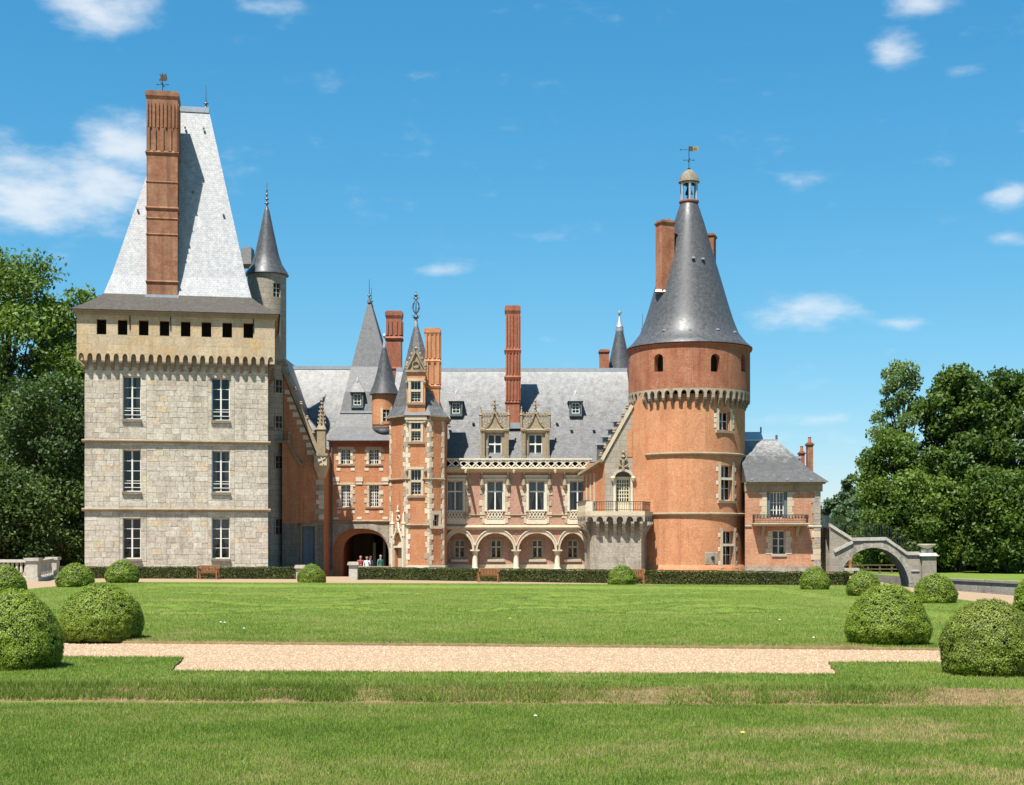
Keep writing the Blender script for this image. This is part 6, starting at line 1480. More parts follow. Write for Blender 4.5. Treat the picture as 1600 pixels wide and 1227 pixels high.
# ---------------------------------------------------------------- low corner pavilion
def build_pavilion():
    Y = 84.0; X = lambda p: PX(p, Y); Z = lambda p: PZ(p, Y); M = planeM(Y)
    G = thing('corner_pavilion', 'low faded brick pavilion with hipped slate roof and iron balcony, right of the tower', 'building', (16, 86, 0))
    x0, x1 = X(1164), X(1282); ze = Z(757)
    w1 = op(X(1198.5), X(1230), Z(810), Z(769)); w2 = op(X(1207), X(1227), Z(866), Z(829))
    mb = MB(); wall(mb, M, x0, x1, .35, ze, [w1, w2], .3); mb.build('wall', MT['brick_pav'], G)
    sM = edgeM((x1, Y), (x1+.35, Y+6)); sw = MB(); wall(sw, sM, 0, sM.L, -.4, ze); bM = edgeM((x1+.35, Y+6), (x0, Y+9)); wall(sw, bM, 0, bM.L, -.4, ze); sw.build('side_wall', MT['brick_pav'], G)
    pl = MB(); pl.mbox(M, x0, x1+.06, -.4, .22, -.1, .3); pl.mbox(M, x0, x1+.04, .221, .36, -.06, .3); pl.build('plinth', MT['base'], G)
    quoins(G, M, x1+.005, -1, .37, ze-.3, .34, .5, .42, -.03, 'base')
    for o, fr in ((w1, 1), (w2, 0)):
        a, b, c, e = o['u0'], o['u1'], o['z0'], o['z1']
        w = window(G, M, a+(.18 if fr else 0), b-(.18 if fr else 0), c, e, .2, [.25, .5, .75] if fr else [.5], [.3, .6] if fr else [.33, .66], .05, .035, 'white', not fr or True, curtain='tied' if fr else None, room=1.2, thick={1: .07} if fr else {0: .07}, name='french_window' if fr else 'window')
        if fr:
            for u in (a, b-.18):
                s = MB(); s.mbox(M, u+.01, u+.17, c, e, .06, .2); s.build('shutter', MT['blue'], w)
        for u, sg in ((a, -1), (b, 1)):
            z = c-.02; k = 0
            while z < e-.1:
                L = (.42, .3)[k % 2]*random.uniform(.9, 1.1); q = MB(); q.stone(M, *((u-L, u) if sg < 0 else (u, u+L)), z+.005, min(z+.36, e)-.005, -.02, .04, .012); q.build('quoin', MT['lime'], G); z += .36; k += 1
        if not fr: sill(w, M, a-.06, b+.06, c, .14, .1, 'lime_pale')
    string(G, M, x0, X(1174), Z(823), .13, .07, 'base'); string(G, M, X(1260), x1+.08, Z(823), .13, .07, 'lime_pale')
    co = MB(); co.mbox(M, x0, x1+.1, ze, ze+.02, -.1, .3); co.mbox(M, x0, x1+.12, Z(768), ze-.001, -.05, .3); co.mbox(M, x0, x1+.25, ze+.021, ze+.13, -.3, .3); co.build('cornice', MT['carved'], G)
    e = .42; z0 = ze+.131; zr = PZ(689, Y+3.2); xr_ = PX(1216, Y+3.2); xl_ = x0
    rf = MB(); rf.loft([[(x0,Y-e,z0),(x1+e,Y-e,z0),(x1+e+.3,Y+8.5,z0),(x0,Y+8.5,z0)],[(x0,Y+.45,z0+.75),(x1-.5,Y+.45,z0+.75),(x1-.35,Y+7.4,z0+.75),(x0,Y+7.4,z0+.75)],[(x0,Y+3.2,zr),(xr_,Y+3.2,zr),(xr_,Y+3.9,zr),(x0,Y+3.9,zr)]])
    roof = rf.build('roof', MT['slate_pav'], G)
    rd = MB(); rd.box(x0, xr_, Y+3.3, Y+3.8, zr-.05, zr+.1); rd.build('ridge_capping', MT['lead'], roof)
    hb = MB(); yq = Y+5; hb.loft([[(x0,yq,zr-.4),(PX(1198,yq),yq,zr-.4),(PX(1200,yq+2),yq+3,zr-.4),(x0,yq+3,zr-.4)],[(x0,yq+.5,PZ(674,yq)),(PX(1191,yq),yq+.5,PZ(674,yq)),(PX(1191,yq),yq+2,PZ(674,yq)),(x0,yq+2,PZ(674,yq))]]); hb.build('upper_roof', MT['lead'], G)
    vp = MB(); vp.tube([(PX(1191.5, yq), yq+.6, PZ(676, yq)), (PX(1191.5, yq), yq+.6, PZ(666, yq))], .05, 6); vp.build('vent_pipe', MT['lead_dark'], G)
    vp = MB(); vp.tube([(PX(1211, yq), yq-.5, zr), (PX(1211, yq), yq-.5, PZ(681, yq))], .07, 6); vp.build('vent_pipe', MT['lead_dark'], G)
    for px in (1172, 1227, 1264):
        h = MB(); x = PX(px, Y-.1); h.box(x, x+.16, Y-.32, Y-.1, z0+.12, z0+.22); h.build('roof_hook', MT['lead'], roof)
    q = Y+3.2; chimney(G, PX(1265, q), q, 8.5*q/F, .5, z0+.5, PZ(692, q), 'brick_chim', [], [], .22, 0, 1)
    q = Y+5.2; chimney(G, PX(1252.5, q), q, 7.5*q/F, .5, z0+.5, PZ(706, q), 'brick_red', [], [], .2, 0, 1)
    dm = MB(); q = Y+3.4; dm.box(PX(1236, q), PX(1250, q), q, q+1.6, PZ(735, q), PZ(717, q)); do = dm.build('side_dormer', MT['blue'], G)
    dm = MB(); dm.box(PX(1233, q), PX(1251.5, q), q-.1, q+1.7, PZ(717, q)+.001, PZ(713, q)); dm.build('lead_roof', MT['lead'], do)
    # balcony on brackets
    b0, b1 = X(1175.5), X(1259); zs = Z(822); od = -.72
    sb = MB(); sb.mbox(M, b0, b1, zs, zs+.1, od, -.001); sb.mbox(M, b0-.04, b1+.04, zs+.101, zs+.17, od-.06, -.001); sl = sb.build('balcony_slab', MT['lime'], G)
    for px in (1191, 1245):
        k = MB(); x = X(px); k.prism([(0, zs), (-.58, zs), (-.58, zs-.1), (-.34, zs-.22), (-.15, zs-.62), (0, zs-.62)], lambda u, z, d: (x+d, Y+u, z), -.09, .09); k.build('bracket', MT['carved'], G)
    rz0, rz1 = zs+.2, Z(804.5)
    rl = MB()
    for (a, b, axis) in ((b0, b1, 0), (od, -.02, 1), (od, -.02, 2)):
        for zz, t in ((rz1, .045), (rz0, .03), (rz0+.12, .02), (rz1-.14, .02)):
            if axis == 0: rl.mbox(M, a, b, zz-t, zz, od, od+.03)
            else: x = b0 if axis == 1 else b1-.03; rl.mbox(M, x, x+.03, zz-t, zz, a, b)
    ro = rl.build('railing', MT['rust'], G)
    bl = MB(); n = 34
    for i in range(n+1):
        x = b0+(b1-b0-.03)*i/n; bl.mbox(M, x, x+.018, rz0-.05, rz1-.04, od+.005, od+.025)
        if i % 2 == 0: bl.lathe(*M(x+.01, 0, od+.015)[:2], [(0, rz0+.18), (.05, rz0+.3), (.035, rz0+.42), (0, rz0+.5)], 5)
    for i in range(7):
        d = od+(-od)*i/7
        for x in (b0, b1-.03): bl.mbox(M, x+.005, x+.023, rz0-.05, rz1-.04, d, d+.018)
    bl.build('balusters', MT['rust'], ro)
    # dim angled wall joining the bridge, with a round opening
build_pavilion()

# ---------------------------------------------------------------- stone footbridge over the canal
def build_bridge():
    Y = 83.0; X = lambda p: PX(p, Y); Z = lambda p: PZ(p, Y); M = planeM(Y); WD = 1.7
    H = thing('arched_bridge', 'single-arch stone footbridge with iron railing, over the canal right of the pavilion', 'bridge', (21, 84, -1.25))
    path = [(1296, 823), (1331.5, 845.5), (1384, 844.5), (1417, 867.5), (1436, 867.5)]
    tp = [(X(p), Z(q)) for p, q in path]
    def top(u):
        for (a, za), (b, zb) in zip(tp, tp[1:]):
            if a <= u <= b: return za+(zb-za)*(u-a)/(b-a)
        return tp[0][1] if u < tp[0][0] else tp[-1][1]
    xa, xb = X(1309), X(1421); zs = Z(922); crown = Z(856)
    c, h = (xa+xb)/2, (xb-xa)/2; rise = crown-zs
    o = op(xa, xb, -1.7, crown, rise=rise, n=28, depth=WD, pow=2.0)
    mb = MB(); wall(mb, M, X(1296), X(1441), -1.7, top, [o], WD, .25); wall(mb, lambda u, z, d: (u, Y+WD, z), X(1296), X(1441), -1.7, top, [op(xa, xb, -1.7, crown, rise=rise, n=28, depth=.01)], .01, .25)
    for (a, za), (b, zb) in zip(tp, tp[1:]): mb.add([M(a,za-.02,0),M(b,zb-.02,0),M(b,zb-.02,WD),M(a,za-.02,WD)])
    mb.build('arch_wall', MT['bridge'], H)
    n = 21
    for i in range(n):
        q = []
        for a in (pi-pi*i/n, pi-pi*(i+1)/n):
            for e in (0, .34): q.append((c+cos(a)*(h+e*.8), zs+sin(a)*(rise+e)))
        v = MB(); v.prism([q[0], q[1], q[3], q[2]], M, -.03-random.uniform(0, .015), .06); v.build('voussoir', MT['base'], H)
    for i, ((a, za), (b, zb)) in enumerate(zip(tp, tp[1:])):
        m = max(1, round((b-a)/.8))
        for k in range(m):
            u0, u1 = a+(b-a)*k/m, a+(b-a)*(k+1)/m; z0, z1 = za+(zb-za)*k/m, za+(zb-za)*(k+1)/m
            cpp = MB(); cpp.hexa([M(u0+.006,z0,-.1),M(u1-.006,z1,-.1),M(u1-.006,z1,.26),M(u0+.006,z0,.26),M(u0+.006,z0+.2,-.1),M(u1-.006,z1+.2,-.1),M(u1-.006,z1+.2,.26),M(u0+.006,z0+.2,.26)]); cpp.build('coping_stone', MT['balus'], H)
    # raking rib from the abutment up to the crown
    rb = MB(); rb.bar(M(X(1303), Z(862), -.03), M(X(1332), Z(847), -.03), .16); rb.build('raking_course', MT['balus'], H)
    rub = MB(); rub.mbox(M, X(1423), X(1436), Z(893), Z(890.5), -.06, .02); rub.build('projecting_stone', MT['balus'], H)
    # end pier
    pd = MB(); x0, x1 = X(1439), X(1461); pd.box(x0, x1, Y-.28, Y+1.2, -1.7, Z(869)); pd.box(x0-.1, x1+.1, Y-.38, Y+1.3, -1.7, Z(905)); pier = pd.build('end_pier', MT['bridge'], H)
    pc = MB(); pc.hexa([(x0-.12,Y-.4,Z(869)),(x1+.12,Y-.4,Z(869)),(x1+.12,Y+1.32,Z(869)),(x0-.12,Y+1.32,Z(869)),(x0+.02,Y-.26,Z(864)),(x1-.02,Y-.26,Z(864)),(x1-.02,Y+1.2,Z(864)),(x0+.02,Y+1.2,Z(864))]); pc.build('pier_cap', MT['balus'], pier)
    # iron railing on the far side, following the deck
    pts = [(1300, 826), (1331, 841), (1384, 838), (1420, 864), (1440, 864)]
    rl = MB(); bars = []
    y2 = Y+WD-.12; P = [(PX(p, y2), PZ(q, y2)) for p, q in pts]; hgt = .72
    for (a, za), (b, zb) in zip(P, P[1:]):
        rl.bar((a, y2, za+hgt), (b, y2, zb+hgt), .045); rl.bar((a, y2, za+.08), (b, y2, zb+.08), .03)
    ro = rl.build('railing', MT['iron'], H)
    bl = MB()
    for (a, za), (b, zb) in zip(P, P[1:]):
        m = int((b-a)/.15)
        for k in range(m): u = a+(b-a)*k/m; zq = za+(zb-za)*k/m; bl.box(u-.012, u+.012, y2-.012, y2+.012, zq, zq+hgt)
    bl.build('balusters', MT['iron'], ro)
    # abutment wall in shade, running back from the pavilion corner, pierced by a round hole
    ab = edgeM((PX(1283.5, 83.85), 83.85), (PX(1311, 87.0), 87.5)); w = MB(); L = ab.L
    zt = PZ(806, 85); wall(w, ab, 0, L, -1.7, lambda u: zt+(PZ(826, 87)-zt)*max(0, (u/L-.45)/.55) if u/L > .45 else zt, [op(L*.42, L*.78, PZ(858, 86), PZ(846, 86)+.9, rise=.44, n=12)], .5, .3); abw = w.build('abutment_wall', MT['base'], H)
    g = MB(); g.mbox(ab, .1, L*.5, zt, zt+.04, 0, .04)
    for k in range(6): u = .1+L*.45*k/5; g.mbox(ab, u, u+.02, zt-.3, zt+.75, .0, .02)
    g.mbox(ab, .1, L*.55, zt+.74, zt+.78, 0, .03); g.build('gate_railing', MT['iron'], H)
    # shallow stone bowl on the pier
    U = MB(); x, y = (x0+x1)/2+.05, Y+.4; z0 = Z(864)
    B_ = thing('garden_urn', 'wide shallow stone bowl planter on the pier at the end of the bridge', 'urn', (x, y, z0))
    for sx in (-.17, .17): f = MB(); f.lathe(x+sx, y, [(.02, z0), (.17, z0+.02), (.2, z0+.12), (.16, z0+.2), (.08, z0+.24)], 14); f.build('foot', MT['white'], B_, True)
    U.lathe(x, y, [(.05, z0+.22), (.22, z0+.26), (.34, z0+.34), (.5, z0+.42), (.53, z0+.50), (.47, z0+.52), (.40, z0+.44), (0, z0+.40)], 24); U.build('bowl', MT['lime_pale'], B_, True)
build_bridge()

def build_footbridge():
    Y = 97.0; t = thing('timber_footbridge', 'low weathered timber footbridge seen through the stone arch', 'footbridge', (22.5, 97, -1.25))
    x0, x1 = PX(1301, Y), PX(1412, Y); zd = PZ(897, Y)
    mb = MB(); mb.box(x0, x1, Y, Y+.2, zd-.2, zd); mb.box(x0, x1, Y+1.3, Y+1.5, zd-.2, zd); mb.build('beam', MT['timber'], t)
    k = 0; x = x0
    while x < x1-.2: p = MB(); p.box(x+.01, x+.24, Y-.05, Y+1.55, zd+.001, zd+.05); p.build('plank', MT['timber'], t); x += .25
    for i in range(7):
        x = x0+(x1-x0)*i/6; p = MB(); p.box(x-.05, x+.05, Y+.0, Y+.1, -1.3, zd+.62); p.build('post', MT['timber'], t)
    for zz in (.58, .3): r = MB(); r.box(x0, x1, Y-.04, Y-.001, zd+zz, zd+zz+.07); r.build('handrail', MT['timber'], t)
    pt = thing('canal_plinth', 'pale stone slab on two stubs carrying an orange post, under the arch', 'plinth', (PX(1329, 95), 95, -1.25))
    s = MB(); x = PX(1329, 95); s.box(x-.5, x+.5, 94.6, 95.4, PZ(892, 95), PZ(888, 95)); s.build('slab', MT['balus'], pt)
    for sx in (-.35, .35): b = MB(); b.box(x+sx-.1, x+sx+.1, 94.8, 95.2, -1.4, PZ(892, 95)-.001); b.build('stub', MT['balus'], pt)
    b = MB(); b.lathe(x, 95, [(.12, PZ(888, 95)), (.11, PZ(878, 95)), (.14, PZ(876, 95)), (.1, PZ(871, 95)), (0, PZ(869, 95))], 10); b.build('post', MT['terracotta'], pt, True)
build_footbridge()

# ---------------------------------------------------------------- stone balustrade on the far left, gate piers by the arch
def build_balustrade():
    t = thing('stone_balustrade', 'pale stone balustrade with square pier at the left edge of the gravel', 'balustrade', (PX(30, 64), 64, 0))
    def run(p0, p1, zt, n, withrail=True):
        M = edgeM(p0, p1); L = M.L
        r = MB(); r.mbox(M, 0, L, zt-.13, zt, -.13, .13); r.build('handrail', MT['balus'], t)
        b = MB(); b.mbox(M, 0, L, -.3, .16, -.13, .13); b.build('base_rail', MT['balus'], t)
        for i in range(n):
            u = L*(i+.5)/n; p = M(u, 0, 0); c = MB(); c.lathe(p[0], p[1], [(.075, .16), (.075, .2), (.05, .24), (.085, .42), (.055, zt-.28), (.075, zt-.2), (.075, zt-.13)], 8); c.build('baluster', MT['balus'], t)
    zt = PZ(874.5, 64)
    run((PX(-120, 65), 65), (PX(44, 64), 64), zt, 24)
    def pier(px, Y, w, pyt):
        x = PX(px, Y); z = PZ(pyt, Y); m = MB(); m.box(x-w/2, x+w/2, Y-w/2, Y+w/2, -.3, z-.14); m.box(x-w/2-.05, x+w/2+.05, Y-w/2-.05, Y+w/2+.05, -.3, .2); p = m.build('pier', MT['balus'], t)
        c = MB(); c.box(x-w/2-.07, x+w/2+.07, Y-w/2-.07, Y+w/2+.07, z-.139, z); c.build('pier_cap', MT['balus'], p); return x
    x1 = pier(52.5, 64, .52, 872); 
    run((PX(61, 64.3), 64.3), (PX(80, 70.5), 70.5), PZ(874.0, 67), 7)
    pier(83, 71, .5, 870.5)
build_balustrade()
for px, Y, lab, py0 in ((470, 67.5, 'low grey stone gate pier left of the carriage arch, beside the hedge', 883), (552.5, 66.5, 'low grey stone gate pier right of the carriage arch, at the hedge end', 878)):
    x = PX(px, Y); p = thing('gate_pier', lab, 'pier', (x, Y, 0), 'low piers flanking the approach to the arch')
    z = PZ(py0, Y); m = MB(); m.box(x-.2, x+.2, Y-.2, Y+.2, -.05, z-.16); m.build('shaft', MT['balus'], p)
    m = MB(); m.hexa([(x-.28,Y-.28,z-.159),(x+.28,Y-.28,z-.159),(x+.28,Y+.28,z-.159),(x-.28,Y+.28,z-.159),(x-.24,Y-.24,z),(x+.24,Y-.24,z),(x+.24,Y+.24,z),(x-.24,Y+.24,z)]); m.build('cap', MT['ashlar'], p)
lw = thing('parapet_wall', 'low grey stone parapet behind the hedge, in front of the arch', 'wall', (PX(585, 80), 80, 0))
m = MB(); m.box(PX(560, 80), PX(609, 80), 79.8, 80.1, -.4, PZ(886.5, 80)); m.build('wall', MT['balus'], lw)
m = MB(); m.box(PX(559, 80), PX(610, 80), 79.74, 80.16, PZ(886.5, 80)+.001, PZ(885, 80)); m.build('coping', MT['ashlar'], lw)
# ---------------------------------------------------------------- clipped box domes
def dome_r(th, ph, seed, sharp):
    """radius factor of a clipped dome for direction (th round, ph up 0..pi/2)"""
    n = mnoise.noise((cos(th)*cos(ph)*1.6+seed*7.1, sin(th)*cos(ph)*1.6, sin(ph)*1.6))*.10+mnoise.noise((cos(th)*cos(ph)*3.4+seed, sin(th)*cos(ph)*3.4, sin(ph)*3.4))*.045
    return 1+n
def dome_point(th, t, seed, R, H, sharp):
    # t: 0 ground .. 1 tip, silhouette bulges a little above the ground and draws to a soft point
    prof = [(0, .86), (.08, .95), (.22, 1.0), (.4, .975), (.58, .87), (.74, .70), (.87, .48), (.95, .27), (1, .0)]
    for (a, ra), (b, rb) in zip(prof, prof[1:]):
        if a <= t <= b: r = ra+(rb-ra)*(t-a)/(b-a); break
    if sharp: r = r*(1-.08*t)
    k = dome_r(th, t*pi/2, seed, sharp)
    return Vector((R*r*k*cos(th), R*r*k*sin(th), H*t*(1+.25*(k-1))))
def dome_mesh(seed, R, H, n, leaf, mat):
    rg = np.random.default_rng(seed); cen = []; nor = []; ton = []
    tries = 0
    for _ in range(n):
        th = rg.uniform(0, 2*pi); t = 1-sqrt(1-rg.uniform(0, 1)*.995) if rg.random() < .55 else rg.uniform(0, .98)
        p = dome_point(th, t, seed, R, H, 0); q = dome_point(th+.02, t, seed, R, H, 0); s = dome_point(th, min(1, t+.015), seed, R, H, 0)
        nn = (q-p).cross(s-p); nn = nn.normalized() if nn.length > 1e-9 else Vector((0, 0, 1))
        dp = rg.uniform(-.035, .02)
        big = mnoise.noise((p.x*3.3+seed*5, p.y*3.3, p.z*3.3)); fine = mnoise.noise((p.x*11, p.y*11+seed, p.z*11))
        if fine < -.30 and rg.random() < .65: continue
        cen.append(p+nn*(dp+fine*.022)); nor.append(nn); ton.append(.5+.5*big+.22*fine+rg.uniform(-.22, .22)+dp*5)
    return np.array([tuple(c) for c in cen], np.float32), np.array([tuple(c) for c in nor], np.float32), np.array(ton, np.float32)
DOMES = [  # photo column, base row, scale across, scale up, label, bronzed?
    (157, 1003, 1.0, 1.0, 'clipped box dome at the front left corner of the parterre lawn, by the cross-walk', 0),
    (24, 1048, .86, 1.06, 'clipped box dome cut off by the left picture edge, nearest on that side', 0),
    (118, 922, .96, .90, 'clipped box dome on the turf border in front of the stone balustrade', 0),
    (191, 915, .95, .94, 'clipped box dome before the hedge, below the left windows of the keep', 0),
    (8, 935, .92, .93, 'clipped box dome at the left picture edge beside the balustrade, half hidden', 0),
    (487, 912, .84, .88, 'clipped box dome standing before the carriage arch', 0),
    (972, 918, .80, .77, 'clipped box dome before the stone bastion, hiding a bench', 0),
    (1273, 926, .73, .79, 'clipped box dome before the corner pavilion', 0),
    (1350, 937, .74, .77, 'clipped box dome in front of the bridge arch', 0),
    (1462, 949, .79, .80, 'clipped box dome in front of the bridge end pier', 0),
    (1388, 1010, .97, 1.0, 'clipped box dome at the front right corner of the parterre lawn', 0),
    (1545, 1058, .88, .97, 'bronzed clipped box dome on the near verge, nearest on the right', 1),
    (1630, 965, .95, .95, 'clipped box dome cut off by the right picture edge', 0),
]
def build_domes():
    R, H = .70, 1.0; cache = {}
    for i, (px, py, sx, sz, lab, br) in enumerate(DOMES):
        Y0 = GY(py, .04); Y = Y0+.62*sx; x = PX(px, Y)
        zg = lawn_z(x, Y) if (PL < x < PR and pf(x) < Y < pb(x)) else (.045 if Y < 21.5 else 0.0)
        near = Y < 30; key = ('n%d' % i) if near else ('f%d' % (i % 3))
        t = thing('box_dome', lab, 'topiary', (x, Y, zg), 'clipped box domes round the parterre')
        if key not in cache:
            n = 44000 if near else 8500; leaf = .0145 if near else .027
            c, nn, tn = dome_mesh(i+3, R, H, n, leaf, None)
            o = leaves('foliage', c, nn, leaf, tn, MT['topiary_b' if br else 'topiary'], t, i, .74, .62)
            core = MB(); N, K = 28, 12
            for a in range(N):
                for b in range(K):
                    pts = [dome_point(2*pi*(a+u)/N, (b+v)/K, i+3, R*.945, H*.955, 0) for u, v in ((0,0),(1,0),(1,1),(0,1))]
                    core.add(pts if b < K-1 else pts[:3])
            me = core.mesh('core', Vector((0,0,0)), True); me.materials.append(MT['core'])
            cache[key] = (o.data, me); bpy.data.objects.remove(o)
        rot = random.uniform(0, 6.28) if not near else 0.
        for nm, me in zip(('foliage', 'core'), cache[key]):
            o = place(bpy.data.objects.new(nm, me), t); o.scale = (sx, sx, sz); o.rotation_euler = (0, 0, rot)
build_domes()

# ---------------------------------------------------------------- low box hedges
def hedge_pt(px): py = 903.9+(px-92)*1.2/371 if px < 500 else 905.5+(px-556)*12.0/762; Y = GY(py); return Vector((PX(px, Y), Y, 0))
def build_hedge(pxa, pxb, lab, seed):
    A, B = hedge_pt(pxa), hedge_pt(pxb); d = (B-A); L = d.length; d.normalize(); n = Vector((-d.y, d.x, 0)); h, w = .56, .75
    t = thing('box_hedge', lab, 'hedge', tuple((A+B)/2+n*w/2))
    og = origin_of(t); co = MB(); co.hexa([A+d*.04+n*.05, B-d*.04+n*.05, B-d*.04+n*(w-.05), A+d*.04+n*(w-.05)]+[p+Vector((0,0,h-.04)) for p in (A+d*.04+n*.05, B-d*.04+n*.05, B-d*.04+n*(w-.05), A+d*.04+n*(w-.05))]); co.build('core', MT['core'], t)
    rg = np.random.default_rng(seed); N = int(L*1500); u = rg.uniform(0, L, N); f = rg.random(N); c = np.zeros((N, 3)); nn = np.zeros((N, 3))
    v = rg.random(N); dn = np.array(d); nv = np.array(n)
    wob = np.array([mnoise.noise((a*1.3, seed, 0))*.035+mnoise.noise((a*5, seed, 3))*.02 for a in u])
    front = f < .5; top = (f >= .5) & (f < .93); end = f >= .93
    zz = np.where(front, v*h, h); dd = np.where(front, 0, v*w)
    uu = np.where(end, np.where(rg.random(N) < .5, 0, L), u); zz = np.where(end, v*h, zz); dd = np.where(end, rg.random(N)*w, dd)
    c = np.array(A)[None]+dn[None]*uu[:, None]+nv[None]*(dd+wob*front)[:, None]; c[:, 2] = zz+np.where(top, wob*1.2, 0)+.01
    nn[front] = -nv; nn[top] = (0, 0, 1); nn[end] = dn
    blot = np.array([mnoise.noise((a*.9, b*4, seed)) for a, b in zip(u, zz)])
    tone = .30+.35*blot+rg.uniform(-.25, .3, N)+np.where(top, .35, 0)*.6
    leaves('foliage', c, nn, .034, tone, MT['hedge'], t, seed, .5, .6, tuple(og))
build_hedge(92, 463, 'low clipped box hedge along the foot of the stone keep', 5)
build_hedge(556, 1318, 'long low clipped box hedge from the carriage arch to the corner pavilion', 6)

# ---------------------------------------------------------------- trees
def tree(name, lab, x, y, z, h, rx, mat, seed, nleaf=22000, leaf=.17, base=.12, top=1.0, lobes=30, group=None, shape='round', trunk=.35, clump=.33):
    t = thing(name, lab, 'tree', (x, y, z), group); rg = np.random.default_rng(seed); R = random.Random(seed)
    og = origin_of(t); tr = MB()
    lean = Vector((R.uniform(-.03, .03)*h, R.uniform(-.03, .03)*h, 0))
    axis = [Vector((x, y, z))+lean*(k/6)**1.5+Vector((R.uniform(-.1,.1)*k*.3, R.uniform(-.1,.1)*k*.3, h*.82*k/6)) for k in range(7)]
    tr.tube(axis, [trunk*(1.25 if k == 0 else 1)*(1-.85*k/6) for k in range(7)], 9)
    C_ = []
    for i in range(lobes):
        f = (i+.5)/lobes; f = base+(1-base)*f
        if shape == 'round': rad = rx*sqrt(max(.03, 1-((f-.56)/.5)**2))
        elif shape == 'cone': rad = rx*(1.02-f)*1.35
        elif shape == 'column': rad = rx*min(1, (1-f)*4+.2)
        else: rad = rx*min(1.0, .72+.4*sin(f*3.3))*sqrt(max(.05, 1-((f-.42)/.62)**2))
        a = i*2.39996+R.uniform(-.5, .5); rr = rad*R.uniform(.38, .86); cs = rx*clump*R.uniform(.7, 1.25)*(1 if shape != 'column' else .8)
        c = Vector((x+lean.x*f+rr*cos(a), y+lean.y*f+rr*sin(a), z+h*f-cs*.35*(f > .8)))
        C_.append((c, cs))
        k = max(1, min(5, int(f*6)-1)); s0 = axis[k]; midp = (s0+c)/2+Vector((0, 0, .04*h*R.uniform(0, 1)))
        if i % 2 == 0: tr.tube([s0, midp, c], [trunk*.34, trunk*.2, trunk*.06], 5)
    tr.build('trunk', MT['bark'], t)
    per = nleaf//lobes; cen = []; nor = []; ton = []
    for c, cs in C_:
        lt = rg.uniform(-.26, .26)
        m = int(per*(cs/(rx*clump))**1.6); v = rg.normal(size=(m, 3)); v /= np.linalg.norm(v, axis=1)[:, None]
        rad = cs*(rg.random(m)**.38)*(1+.35*np.sin(v[:, 0]*7+seed)*np.sin(v[:, 1]*6+v[:, 2]*5)); sq = np.array([1.12, 1.12, .78])
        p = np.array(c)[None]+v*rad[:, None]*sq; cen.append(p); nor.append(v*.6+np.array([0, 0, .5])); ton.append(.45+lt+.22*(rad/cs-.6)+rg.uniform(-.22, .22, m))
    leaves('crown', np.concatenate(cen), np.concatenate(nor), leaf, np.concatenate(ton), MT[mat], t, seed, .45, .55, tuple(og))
    return t
GL, GR = 'trees left of the keep', 'trees beyond the canal'
Y = 98
tree('lime_tree', 'tallest dense green tree left of the keep, reaching the picture edge', PX(18, Y), Y, -.2, PZ(392, Y)+.3, 5.0, 'leaf_mid', 21, 30000, .17, .1, lobes=44, group=GL, trunk=.5)
tree('lime_tree', 'dense green tree close behind the left side of the keep', PX(98, 104), 104, -.2, PZ(462, 104)+.3, 4.0, 'leaf_mid', 22, 24000, .17, .08, lobes=40, group=GL, trunk=.45)
tree('yew_tree', 'dark spreading tree with layered boughs, left of the keep at mid height', PX(70, 91), 91, -.2, PZ(590, 91)+.3, 4.2, 'leaf_dark', 23, 26000, .14, .1, lobes=40, group=GL, clump=.30)
tree('yew_tree', 'low dark tree behind the balustrade at the left picture edge', PX(8, 86), 86, -.2, PZ(735, 86)+.2, 3.2, 'leaf_dark', 24, 20000, .12, .06, lobes=32, group=GL, clump=.34)
tree('yew_tree', 'dark tree in the deep shade beside the foot of the keep', PX(92, 97), 97, -.2, PZ(690, 97), 3.6, 'leaf_dark', 25, 18000, .15, .04, lobes=32, group=GL)
tree('lime_tree', 'dense green tree mostly outside the left picture edge', PX(-105, 100), 100, -.2, 21, 5.2, 'leaf_mid', 26, 16000, .2, .08, lobes=34, group=GL, trunk=.5)
tree('yew_tree', 'dark shrub-like tree behind the left end of the balustrade', PX(-60, 84), 84, -.2, 7.5, 3.4, 'leaf_dark', 27, 12000, .14, .04, lobes=26, group=GL)
tree('laurel_bush', 'dark bush at ground level between balustrade pier and keep', PX(105, 90), 90, -.2, 3.6, 2.2, 'leaf_dark', 28, 9000, .11, .02, lobes=18, group=GL, trunk=.12, clump=.42)
Y = 106
tree('ash_tree', 'tall loose silver-green tree at the left of the group beyond the canal', PX(1412, 108), 108, -.3, PZ(566, 108)+.3, 3.7, 'leaf_pale', 31, 15000, .14, .22, lobes=46, group=GR, shape='tall', clump=.22, trunk=.32)
tree('chestnut_tree', 'dark green chestnut with a split top, middle of the group beyond the canal', PX(1497, Y), Y, -.3, PZ(578, Y)+.3, 3.9, 'leaf_chest', 32, 26000, .18, .12, lobes=50, group=GR, trunk=.5, shape='tall', clump=.25)
tree('chestnut_tree', 'broad dark green chestnut at the right picture edge', PX(1580, Y+2), Y+2, -.3, PZ(574, Y)+.3, 4.6, 'leaf_chest', 33, 28000, .18, .08, lobes=52, group=GR, trunk=.5, shape='tall', clump=.25)
tree('ash_tree', 'fresh green tree in front of the silver one, left flank of the group', PX(1398, 104), 104, -.3, PZ(668, 104), 2.7, 'leaf_mid', 34, 17000, .15, .06, lobes=36, group=GR, trunk=.3)
tree('chestnut_tree', 'lower chestnut drooping towards the canal right of the bridge', PX(1560, 98), 98, -.3, PZ(725, 98), 3.6, 'leaf_chest', 35, 22000, .16, .05, lobes=34, group=GR, trunk=.3)
